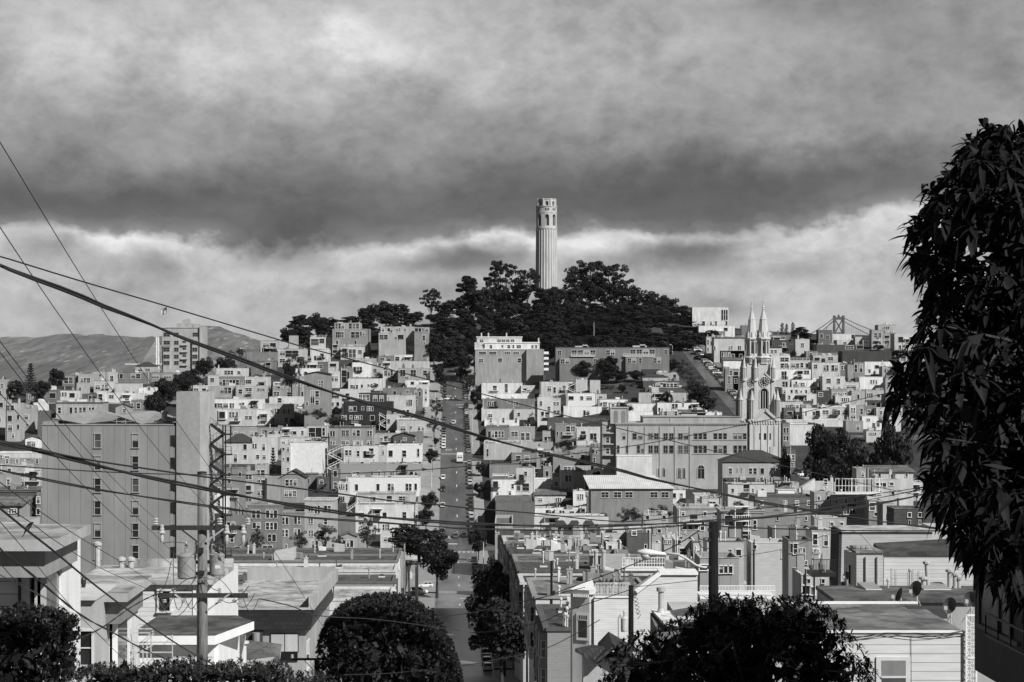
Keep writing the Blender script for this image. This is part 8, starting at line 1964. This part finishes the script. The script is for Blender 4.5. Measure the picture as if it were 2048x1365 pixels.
# ------------------------------------------------------------------ utility poles and overhead lines
INS = mat('paint', .42, .25); TANK = mat('metal', .25, .5)
def insulator(m, x, y, z, s=1.0, n=3, d=1):
 for i in range(n): m.lathe(x, y, [(.03 * s, z + d * .07 * s * i), (.085 * s, z + d * (.07 * i + .02) * s), (.075 * s, z + d * (.07 * i + .045) * s), (.03 * s, z + d * (.07 * i + .065) * s)], 10)
def pole_left():
 Y = 66.0; k = Y / FOC; x = lambda px: (px - 1024) * k; z = lambda py: (HORIZON - py) * k; X = x(405); zb = ground(X, Y)
 r = thing('utility_pole', (X, Y, zb), 'near weathered wooden utility pole carrying two crossarms and two drum transformers', 'utility pole')
 m = MB(); m.tube([(X, Y, zb - .5), (X, Y, z(1200)), (X - .015, Y, z(945))], [.185, .155, .14], 16); m.build('mast', mat('wood', .17, .85), r, smooth=True)
 m = MB(); m.lathe(X - .015, Y, [(.15, z(947)), (.15, z(944)), (.06, z(943))], 16); m.build('pole_cap', IRON, r)
 for (a, b, py, yy) in ((306, 494, 1055, -.2), (318, 497, 1190, -.2), (365, 458, 1346, -.22)):
  m = MB(); m.box(x(a), x(b), Y + yy - .06, Y + yy + .06, z(py + 4.5), z(py - 4.5)); m.build('crossarm', mat('wood', .035, .85), r)
 for (a, pa, b, pb) in ((363, 1056, 396, 1083), (451, 1056, 414, 1083), (352, 1187, 396, 1220), (465, 1184, 416, 1220)):
  m = MB(); m.bar((x(a), Y - .28, z(pa)), (x(b), Y - .16, z(pb)), .035, .05); m.build('brace', GALV if a != 363 else IRON, r)
 for px in (313, 441, 499 - 2):
  m = MB(); insulator(m, x(px), Y - .2, z(1049), 1.05, 3); m.build('insulator', INS, r)
 for px in (327, 456, 489):
  m = MB(); m.lathe(x(px), Y - .3, [(.05, z(1053)), (.07, z(1056)), (.07, z(1061)), (.105, z(1063)), (.105, z(1065)), (.04, z(1067)), (.06, z(1074)), (.06, z(1080)), (.03, z(1086))], 10); m.lathe(x(px), Y - .3, [(.06, z(1053)), (.07, z(1050)), (.02, z(1048))], 8); m.build('fuse_cutout', INS, r)
 for px in (324, 350, 441, 489):
  m = MB(); insulator(m, x(px), Y - .2, z(1185), .7, 3); m.build('insulator', INS, r)
 for px in (332, 369, 442, 470):
  m = MB(); insulator(m, x(px), Y - .28, z(1197), .8, 2, -1); m.build('insulator', INS, r)
 for (px, w, top, bot, hasl) in ((373, 37, 1111, 1158, 0), (433, 30, 1110, 1152, 1)):
  R_ = w / 2 * k; m = MB(); cx = x(px); cy = Y + (.05 if px < 400 else .1)
  m.lathe(cx, cy, [(R_ * .9, z(bot)), (R_, z(bot) + .05), (R_, z(top) - .06), (R_ * 1.05, z(top) - .05), (R_ * 1.05, z(top)), (R_ * .5, z(top) + .08), (R_ * .2, z(top) + .09)], 24); t = m.build('transformer', TANK, r, smooth=False)
  for dx in ((-.02, .28) if px < 400 else (-.13, .02)):
   m = MB()
   for i in range(7): m.lathe(cx + dx, cy, [(.035, z(top) + .04 * i + .04), (.065, z(top) + .04 * i + .055), (.035, z(top) + .04 * i + .075)], 10)
   m.lathe(cx + dx, cy, [(.02, z(top) + .3), (.03, z(top) + .38), (.01, z(top) + .42)], 8); m.build('bushing', mat('paint', .35, .4), t)
  if hasl:
   m = MB(); m.box(cx - .03, cx + .13, cy - R_ - .006, cy - R_ + .004, z(1137), z(1130)); m.build('label_plate', mat('paint', .6, .5), t)
   m = MB()
   for (a, b, c, d) in ((.06, 1115, .08, 1119), (.08, 1119, .1, 1114), (.1, 1114, .12, 1120), (.14, 1114, .16, 1120), (-.02, 1124, .01, 1121), (.02, 1124, .05, 1121)): m.bar((cx + a, cy - R_ * .96, z(b)), (cx + c, cy - R_ * .96, z(d)), .018)
   m.build('stencil', DARKP, t)
  m = MB(); m.bar((cx + (R_ if px < 400 else -R_), cy, z(1125)), (X, Y, z(1125)), .12, .1); m.bar((cx + (R_ if px < 400 else -R_), cy, z(1148)), (X, Y, z(1148)), .12, .1); m.build('bracket', IRON, t)
 for (dx, py, h) in ((-.02, 1100, .16), (.0, 1145, .14)): m = MB(); m.box(X + dx - .07, X + dx + .07, Y - .24, Y - .13, z(py) - h / 2, z(py) + h / 2); m.build('junction_box', IRON, r)
 m = MB(); m.box(X - .1, X + .13, Y - .175, Y - .16, z(1166), z(1159)); m.build('number_tag', mat('paint', .2, .5), r)
 m = MB()
 for i, (a, b) in enumerate(((-.07, 0), (-.01, 1), (.03, 0), (.08, 1))): m.bar((X + a, Y - .18, z(1165)), (X + a + .02 * b, Y - .18, z(1160)), .015); m.bar((X + a, Y - .18, z(1165 if b else 1160)), (X + a + .03, Y - .18, z(1165 if b else 1160)), .012)
 m.build('stencil', DARKP, r)
 m = MB()
 def loop(a, b, sag, rr=.011):
  p, q = Vector(a), Vector(b); m.tube([p.lerp(q, f) + Vector((0, -.1 * math.sin(math.pi * f), -sag * math.sin(math.pi * f))) for f in [i / 8 for i in range(9)]], rr, 4)
 L_ = lambda px, py, d=-.3: (x(px), Y + d, z(py))
 for a in ((L_(327, 1086), L_(372, 1085), -.05), (L_(456, 1084), L_(428, 1083), .12), (L_(489, 1084), L_(441, 1083), .2), (L_(346, 1120), L_(326, 1176), .25), (L_(350, 1105), L_(352, 1175), .1), (L_(420, 1155), L_(350, 1178), -.2), (L_(390, 1158), L_(372, 1180), .1), (L_(425, 1150), L_(470, 1190), -.15), (L_(324, 1190), L_(350, 1190), .35), (L_(350, 1190), L_(372, 1192), .4), (L_(372, 1190), L_(400, 1195), .35), (L_(310, 1188), L_(345, 1195), .45), (L_(441, 1195), L_(500, 1170), .3), (L_(470, 1195), L_(512, 1185), .35), (L_(489, 1195), L_(520, 1195), .4), (L_(318, 1195), L_(388, 1196), .55), (L_(365, 1180), L_(398, 1150), .1), (L_(440, 1180), L_(412, 1155), .08)): loop(*a)
 m.build('jumper_lead', DARKP, r)
 m = MB(); m.tube([(X - .15, Y - .1, z(1380)), (X - .13, Y - .12, z(1200)), (X - .12, Y - .12, z(1160))], .025, 6); m.build('riser', IRON, r)
pole_left()
def simple_pole(px, ytop, Y, rad, label, arms=(), tank=None, tone=.012):
 k = Y / FOC; p = P(px, ytop, Y); zb = ground(p.x, Y); r = thing('utility_pole', (p.x, Y, zb), label, 'utility pole')
 m = MB(); m.tube([(p.x, Y, zb - .5), (p.x, Y, p.z)], [rad * 1.2, rad], 12); m.build('mast', mat('wood', tone, .9, spec=.1), r, smooth=True)
 for (dpx0, dpx1, dpy, discs) in arms:
  z = p.z - dpy * k; m = MB(); m.box(p.x + dpx0 * k, p.x + dpx1 * k, Y - rad - .12, Y - rad, z - .06, z + .06); m.build('crossarm', mat('wood', max(tone, .05), .85), r)
  for i in range(discs):
   X = p.x + (dpx0 + (dpx1 - dpx0) * i / max(1, discs - 1)) * k; m = MB(); insulator(m, X, Y - rad - .06, z + .06, 1.0, 3); m.build('insulator', INS, r)
  for s in (-1, 1): m = MB(); m.bar((p.x + s * dpx1 * k * .55, Y - rad - .1, z), (p.x, Y - rad - .02, z - .8), .04); m.build('brace', GALV, r)
 if tank:
  dx, dy, w, h = tank; m = MB(); cx = p.x + dx * k; R_ = w / 2 * k; z0 = p.z - (dy + h) * k; m.lathe(cx, Y, [(R_ * .9, z0), (R_, z0 + .1), (R_, z0 + h * k), (R_ * .5, z0 + h * k + .12)], 18); m.lathe(cx, Y, [(.06, z0 + h * k), (.08, z0 + h * k + .4), (.03, z0 + h * k + .5)], 8); m.bar((cx, Y, z0 + h * k * .7), (p.x, Y, z0 + h * k * .7), .1); m.build('transformer', mat('metal', .5, .5), r)
  m = MB(); m.tube([(cx - R_ * 1.6, Y - .2, z0 - 2), (cx - R_ * 1.7, Y - .2, z0 + h * k), (cx - R_ * 1.2, Y - .2, z0 + h * k + .25), (cx - R_ * .9, Y - .2, z0 + h * k)], .04, 6); m.build('cable_loop', mat('plain', .35), r)
 return r, p
def poles():
 r, p = simple_pole(1427, 1045, 72, .155, 'tall black utility pole bearing a street lamp arm before the clapboard roofs')
 k = 72 / FOC; x = lambda px: (px - 1024) * k; z = lambda py: (HORIZON - py) * k; Y = 72
 m = MB(); m.tube([(x(1421), Y, z(1136)), (x(1405), Y, z(1135)), (x(1392), Y, z(1131)), (x(1372), Y, z(1117)), (x(1356), Y, z(1109)), (x(1330), Y, z(1107))], .042, 8); m.build('lamp_arm', mat('metal', .5, .45), r, smooth=True)
 m = MB(); prof = [(.02, 0), (.1, .05), (.19, .25), (.2, .45), (.13, .7), (.1, .95), (.05, 1.0)]
 n = 14
 for (rr, d) in prof:
  for i in range(n): a = 2 * math.pi * i / n; m.v.append((x(1274) + d * .98, Y + rr * math.cos(a), z(1104) - d * .08 + rr * .62 * math.sin(a)))
 for j in range(len(prof) - 1):
  for i in range(n): m.f.append((j * n + i, j * n + (i + 1) % n, (j + 1) * n + (i + 1) % n, (j + 1) * n + i)); m.m.append(0)
 h = m.build('lamp_head', mat('paint', .62, .45), r, smooth=True)
 m = MB(); m.lathe(x(1292), Y, [(.02, z(1121)), (.12, z(1119)), (.17, z(1114)), (.18, z(1109))], 14); m.build('lens', mat('glass', .35, .2), h, smooth=True)
 m = MB()
 for (a, b) in (((1421, 1075), (1403, 1080)), ((1403, 1080), (1395, 1066)), ((1421, 1095), (1400, 1092)), ((1400, 1092), (1396, 1070))): m.tube([(x(a[0]), Y - .1, z(a[1])), (x((a[0] + b[0]) / 2), Y - .1, z((a[1] + b[1]) / 2 + 5)), (x(b[0]), Y - .1, z(b[1]))], .014, 4)
 for py in (1060, 1080, 1135): m.box(x(1416), x(1422), Y - .12, Y + .12, z(py + 3), z(py - 3))
 m.build('fittings', IRON, r)
 r, p = simple_pole(1262, 1171, 130, .15, 'dark utility pole with a pale drum transformer before the clapboard bay house', tank=(-13, 66, 15, 27))
 m = MB()
 for i in range(6): a = P(1264 + i * 1.5, 1185 + i * 8, 130); m.tube([a, a + Vector((.3, -.1, -.15)), a + Vector((.1, -.1, -.4))], .02, 4)
 m.build('loose_leads', IRON, r)
 simple_pole(1103, 1122, 300, .16, 'slim dark pole standing on the row of dark roofs')
 simple_pole(720, 1290, 150, .13, 'pole with a T-shaped crossarm of three disc insulators before the round tree', ((-32, 31, -2, 3),), tone=.25)
 simple_pole(633, 1318, 122, .12, 'low pole with a crossarm of white insulators beside the mansard flats', ((-48, 46, 0, 4),), tone=.04)
 for (px, yt, Y, lab, arms) in ((809, 1088, 470, 'leftmost pale pole of the roadside cluster', ()), (832, 1122, 462, 'roadside pole with a drum transformer and crossarm', ((-16, 12, 4, 3),)), (818, 1130, 455, 'short dark pole in the roadside cluster', ()), (835, 1128, 450, 'dark thick pole right in the roadside cluster', ())):
  simple_pole(px, yt, Y, .17, lab, arms, tone=.2 if px == 809 else .04, tank=(-11, 24, 7, 12) if px == 832 else None)
 # street lamp over the lower right pavement, stop sign, kerb meter
 Y = 330; r, p = simple_pole(1054, 1290, Y, .14, 'black pole with a short pale lamp over the lower right pavement'); k = Y / FOC
 m = MB(); q = P(1015, 1302, Y); m.tube([P(1054, 1308, Y), P(1040, 1307, Y), P(1030, 1302, Y), P(1023, 1302, Y)], .05, 6); m.build('lamp_arm', GALV, r); m = MB(); m.bar(P(1014, 1302, Y), P(1024, 1303, Y), .35, .25); m.build('lamp_head', mat('paint', .7, .4), r)
 Y = 398.0; p = S(7.0, Y, 0); zg = ground(p.x, Y); r = thing('stop_sign', (p.x, Y, zg), 'dark octagonal stop sign at the bottom corner of the street', 'stop sign'); m = MB(); m.tube([(p.x, Y, zg), (p.x, Y, zg + 3.0)], .04, 6); m.build('post', GALV, r)
 m = MB(); q = [(p.x + .42 * math.cos(math.pi / 8 + math.pi / 4 * i), Y - .06, zg + 2.65 + .42 * math.sin(math.pi / 8 + math.pi / 4 * i)) for i in range(8)]; m.poly(q); m.poly([(a, b + .03, c) for a, b, c in reversed(q)]); pl = m.build('plate', mat('paint', .05, .5), r)
 cu = bpy.data.curves.new('legend', 'FONT'); cu.body = 'STOP'; cu.align_x = 'CENTER'; cu.align_y = 'CENTER'; cu.size = .3; ob = bpy.data.objects.new('tmp', cu); COL.objects.link(ob)
 me = bpy.data.meshes.new_from_object(ob.evaluated_get(bpy.context.evaluated_depsgraph_get())); bpy.data.objects.remove(ob); me.materials.clear(); me.materials.append(mat('paint', .35, .5))
 for v in me.vertices: v.co = (v.co.x, -.065, 2.65 + v.co.y)
 link('legend', me, pl)
poles()
def line(pts, Y0, Y1, w, label, group=None, sag=True, twist=0, name='overhead_line'):
 """a cable through photo points; distance runs from Y0 to Y1, thickness in photo pixels at its middle"""
 ln = [0]
 for (a, b), (c, d) in zip(pts, pts[1:]): ln.append(ln[-1] + math.hypot(c - a, d - b))
 T = ln[-1]; n = 40; V = []
 for i in range(n + 1):
  d = T * i / n; j = max(q for q in range(len(ln) - 1) if ln[q] <= d + 1e-6); f = (d - ln[j]) / (ln[j + 1] - ln[j])
  p0 = pts[max(j - 1, 0)]; p1 = pts[j]; p2 = pts[j + 1]; p3 = pts[min(j + 2, len(pts) - 1)]
  cr = lambda k: .5 * (2 * p1[k] + (p2[k] - p0[k]) * f + (2 * p0[k] - 5 * p1[k] + 4 * p2[k] - p3[k]) * f * f + (3 * p1[k] - p0[k] - 3 * p2[k] + p3[k]) * f ** 3)
  g = d / T; Y = 1 / ((1 - g) / Y0 + g / Y1); V.append(P(cr(0), cr(1), Y))
 Ym = 1 / (.5 / Y0 + .5 / Y1); rr = w * .43 * Ym / FOC; m = MB()
 if twist:
  for s in (0, 1):
   m.tube([v + Vector((0, .6, 1)).normalized() * (rr * .75 * math.sin(i * twist + s * math.pi)) + Vector((0, rr * .7 * math.cos(i * twist + s * math.pi), 0)) for i, v in enumerate(V)], rr * .62, 6)
 else: m.tube(V, rr, 6)
 o = m.build(name, IRON, None, smooth=True); tag(o, label, 'overhead line', group); return V
def lines():
 g = 'conductors running down to the wooden pole'
 line([(-20, 255), (0, 285), (167, 560), (303, 770), (415, 930), (497, 1042)], 22, 66, 1.9, 'steepest thin wire, from the top of the left edge to the pole\'s right insulator')
 line([(-20, 425), (0, 455), (70, 560), (153, 680), (273, 846), (379, 975), (441, 1042)], 22, 66, 1.9, 'thin wire running to the insulator nearest the pole, above its transformer')
 line([(-20, 655), (0, 683), (82, 790), (189, 918), (269, 1000), (311, 1038)], 24, 66, 1.9, 'thin wire ending at the left tip of the upper crossarm')
 line([(-20, 676), (0, 705), (44, 762), (120, 861), (230, 990), (325, 1085), (395, 1150)], 24, 66, 1.7, 'thin wire passing under the upper crossarm to the drum transformer')
 line([(-20, 760), (0, 787), (60, 855), (126, 929), (231, 1034), (343, 1129), (400, 1168)], 24, 66, 1.7, 'thin wire crossing the grey block diagonally to the pole\'s number tag')
 line([(-20, 945), (0, 965), (72, 1018), (159, 1075), (231, 1118), (330, 1182)], 24, 66, 1.8, 'thin wire over the white eaves to the lower crossarm')
 line([(-20, 990), (0, 1006), (59, 1044), (115, 1085), (200, 1136), (322, 1190)], 24, 66, 1.8, 'lower thin wire beside the bird\'s cable, ending at the lower crossarm')
 V = line([(-20, 1000), (0, 1017), (49, 1057), (108, 1103), (179, 1162), (269, 1230), (368, 1297), (470, 1352), (520, 1380)], 28, 66, 4.2, 'stout cable on which the bird perches')
 line([(-20, 1080), (0, 1098), (69, 1154), (157, 1227), (221, 1263), (294, 1302), (410, 1352)], 28, 66, 4.2, 'stout cable over the hedge, a hand below the bird\'s cable', twist=.9)
 line([(-20, 1022), (0, 1044), (49, 1100), (143, 1214), (260, 1332), (290, 1365)], 28, 60, 1.6, 'thin wire falling steeply past the corner window into the shrubs')
 line([(-20, 1115), (0, 1128), (41, 1168), (128, 1216), (140, 1240)], 30, 62, 1.8, 'upper drooping service wire at the first house\'s siding')
 line([(-20, 1135), (0, 1150), (70, 1186), (133, 1222), (150, 1228)], 30, 62, 1.6, 'lower drooping service wire at the first house\'s siding')
 line([(150, 1280), (200, 1258), (262, 1215), (305, 1192), (320, 1190)], 60, 66, 3.0, 'dark drop cable rising from the hedge to the lower crossarm', twist=.8)
 line([(-20, 508), (0, 513), (153, 560), (331, 612), (558, 680), (618, 697), (751, 732), (880, 766), (1080, 819), (1206, 850), (1334, 880), (1447, 907), (1598, 939), (1714, 965), (1800, 984), (1860, 995)], 30, 78, 2.6, 'long straight wire touching the flagpole tip and crossing the church wing')
 line([(-20, 930), (0, 931), (205, 944), (410, 950), (676, 948), (845, 940), (940, 932), (1072, 917), (1260, 893), (1413, 865), (1593, 828), (1755, 791), (1840, 772)], 34, 60, 2.4, 'sagging wire rising to the right across church gable and hanging leaves')
 line([(-20, 880), (0, 883), (103, 908), (246, 944), (395, 975), (531, 1001), (670, 1024), (775, 1036), (880, 1044), (940, 1048), (1135, 1053), (1306, 1049), (1440, 1041), (1534, 1035), (1665, 1023), (1798, 1000), (1860, 985)], 30, 72, 7.0, 'thick sagging cable sweeping the width of the town to the black pole', twist=.55)
 line([(-20, 884), (0, 890), (103, 906), (164, 918), (267, 934), (400, 953), (634, 982), (775, 1001), (880, 1010), (940, 1017), (1069, 1027), (1196, 1041), (1270, 1043), (1400, 1030), (1559, 1013), (1798, 982), (1850, 974)], 30, 72, 3.4, 'medium cable just above the thick sweeping cable')
 line([(-20, 936), (0, 941), (169, 975), (282, 993), (420, 1013), (564, 1031), (751, 1045), (880, 1054), (940, 1058), (1184, 1061), (1392, 1050), (1440, 1046), (1640, 1018), (1850, 978)], 30, 72, 4.0, 'lowest sweeping cable crossing the grey block under its third windows', twist=.5)
 line([(1400, 1051), (1480, 1055), (1622, 1060), (1760, 1062), (1880, 1062)], 72, 80, 3.2, 'near-level cable from the black pole head to the hanging leaves')
 line([(-20, 522), (0, 532), (74, 560), (148, 587), (202, 611), (287, 643), (369, 678), (465, 713), (560, 749), (681, 791), (740, 807), (880, 847), (940, 867), (1043, 895), (1135, 917), (1233, 939), (1301, 958), (1440, 987), (1517, 1004), (1623, 1022), (1705, 1036), (1838, 1053), (1880, 1058)], 26, 60, 7.5, 'thickest twisted cable slanting from the left edge across the whole view', twist=.42)
 line([(1000, 1208), (1077, 1198), (1141, 1175), (1246, 1137), (1344, 1095), (1398, 1062)], 118, 72, 2.2, 'drop wire climbing past the lamp head to the black pole')
 line([(940, 1266), (990, 1262), (1077, 1246), (1135, 1222), (1260, 1180)], 140, 130, 1.8, 'wire from the transformer pole over the dark street trees')
 line([(840, 1240), (930, 1228), (1000, 1213), (1080, 1196), (1170, 1175)], 160, 130, 1.6, 'fine wire crossing the street above the lower stop legend')
 line([(690, 1350), (780, 1347), (920, 1332), (1000, 1318), (1095, 1296), (1200, 1240)], 110, 130, 2.0, 'wire crossing before the round street tree at the frame\'s foot')
 line([(640, 1218), (760, 1236), (880, 1234), (950, 1224)], 175, 190, 1.6, 'slack wire drawn over the top of the round street tree')
 line([(520, 1198), (580, 1212), (640, 1232), (760, 1240), (920, 1262)], 66, 120, 2.2, 'service wire from the pole\'s lower crossarm over the mansard roof')
 line([(420, 934), (440, 966), (482, 1013), (560, 1120), (650, 1260)], 66, 118, 1.4, 'fine guy wire running down right from the wooden pole')
 line([(1262, 1175), (1330, 1168), (1395, 1161)], 130, 150, 1.6, 'short wire from the transformer pole to the high clapboard corner')
 line([(1440, 1118), (1560, 1100), (1700, 1062), (1766, 1112), (1850, 1085)], 74, 130, 1.2, 'faint wire pair\'s upper strand over the right clapboard walls')
 for j, (a, b, l) in enumerate((((690, 1292), (650, 1330), 'left looped jumper under the T-shaped pole'), ((716, 1292), (676, 1332), 'middle looped jumper under the T-shaped pole'), ((751, 1292), (682, 1334), 'right looped jumper under the T-shaped pole'))): line([a, ((a[0] + b[0]) / 2 - (8 if j < 2 else -22), (a[1] + b[1]) / 2 + (8 if j < 2 else 20)), b], 150, 124, 1.6, l)
 # the bird
 Yb = 31.5; k = Yb / FOC; x = lambda px: (px - 1024) * k; z = lambda py: (HORIZON - py) * k
 r = thing('bird', (x(55), Yb, z(1058)), 'small dark long-tailed bird perched on the stout cable before the white eaves', 'bird')
 m = MB(); m.tube([(x(44), Yb, z(1075)), (x(48), Yb, z(1069)), (x(51), Yb, z(1062)), (x(55), Yb, z(1057)), (x(59), Yb, z(1052)), (x(61.5), Yb, z(1048.5)), (x(63), Yb, z(1046.5)), (x(65), Yb, z(1046)), (x(66.5), Yb, z(1046)), (x(69), Yb, z(1046.2))], [.004, .007, .014, .03, .031, .025, .018, .016, .006, .001], 10)
 m.build('body', mat('plain', .03), r, smooth=True)
 m = MB(); m.tube([(x(56), Yb, z(1059)), (x(57), Yb, z(1062.5))], .003, 4); m.build('leg', IRON, r); m = MB(); m.tube([(x(58), Yb, z(1058)), (x(59), Yb, z(1063.5))], .003, 4); m.build('leg', IRON, r)
 m = MB(); m.tube([(x(49), Yb - .025, z(1065)), (x(53), Yb - .03, z(1060)), (x(58), Yb - .028, z(1054))], [.004, .014, .008], 8); m.build('wing', mat('plain', .05), r, smooth=True)
lines()
# ------------------------------------------------------------------ labels that single out each house, then the haze
LM = [(1093, 500, 'the fluted tower'), (1525, 800, 'the church spires'), (1360, 905, 'the church school wing'), (1225, 715, 'the long dark school'), (1020, 715, 'the stepped apartments'), (920, 760, 'the top of the street'), (918, 920, 'the white lorry'), (735, 845, 'the black shingled house'), (640, 780, 'the grey gabled house'), (612, 910, 'the blank white firewall'), (250, 980, 'the concrete block'), (440, 950, 'the zigzag fire stair'), (365, 690, 'the flag tower'),
      (90, 745, 'the norfolk pine'), (360, 775, 'the dome trees'), (700, 690, 'the glazed penthouse block'), (790, 690, 'the square-topped block'), (505, 830, 'the long six-window white house'), (760, 960, 'the long four-window house'), (770, 1040, 'the mission house'), (560, 1060, 'the dark row house'), (1265, 965, 'the ribbed-roof shed'), (1510, 935, 'the rectory'), (1677, 650, 'the suspension bridge tower'), (1440, 635, 'the modern white crest block'), (1430, 760, 'the steep side street'), (1680, 900, 'the park trees'), (1735, 770, 'the three-slit white house'), (1645, 795, 'the black flat-fronted house'),
      (1150, 1050, 'the dark awnings'), (1427, 1120, 'the black lamp pole'), (1700, 970, 'the timber roof deck'), (1750, 1090, 'the shingle-flanked clapboard house'), (1640, 1130, 'the iron balcony'), (1180, 760, 'the trees before the long school'), (40, 1000, 'the black cornice house'), (1000, 860, 'the gridded-window dark house')]
def label_houses():
 def near(h): return min(LM, key=lambda q: math.hypot((q[0] - h['px']) / 1.2, q[1] - h['py']))
 def rel(h, lm):
  dx, dy = h['px'] - lm[0], h['py'] - lm[1]
  if abs(dx) > 2.2 * abs(dy): return ('right of ' if dx > 0 else 'left of ') + lm[2]
  if abs(dy) > 2.2 * abs(dx): return ('below ' if dy > 0 else 'above ') + lm[2]
  return ('below' if dy > 0 else 'above') + ' and ' + ('right of ' if dx > 0 else 'left of ') + lm[2]
 rows = {}
 for h in HOUSES:
  lm = near(h); h['rel'] = rel(h, lm); h['dist'] = math.hypot(h['px'] - lm[0], h['py'] - lm[1]); h['tone'] = tone_word(h['v'])
  rows.setdefault((h['tone'], h['rel']), []).append(h)
 for (tone, where), hs in rows.items():
  hs.sort(key=lambda h: h['dist'])
  for i, h in enumerate(hs):
   if h['desc']: h['root']['label'] = h['desc']; continue
   win = 'windowless' if h['nw'] == 0 else 'few-windowed' if h['nw'] < 4 else 'many-windowed'
   rank = '' if len(hs) == 1 else 'nearest ' if i == 0 else ORD[i + 1] + ' nearest '
   h['root']['label'] = f'{rank}{tone} {win} house {where}'
label_houses()
for o in sc.objects:
 if '_at' in o: del o['_at']
def haze():
 m = MB(); m.box(-2600, 2600, -60, 9800, -140, 175)
 hm = bpy.data.materials.new('haze'); hm.use_nodes = True; nt = hm.node_tree; nt.nodes.clear()
 v = nt.nodes.new('ShaderNodeVolumePrincipled'); v.inputs['Color'].default_value = (.9, .9, .9, 1); v.inputs['Density'].default_value = HAZE; v.inputs['Anisotropy'].default_value = 0.2
 out = nt.nodes.new('ShaderNodeOutputMaterial'); nt.links.new(v.outputs[0], out.inputs['Volume'])
 o = m.build('haze', hm); o['kind'] = 'stuff'; del o['_at']
HAZE = 1.2e-5
haze()
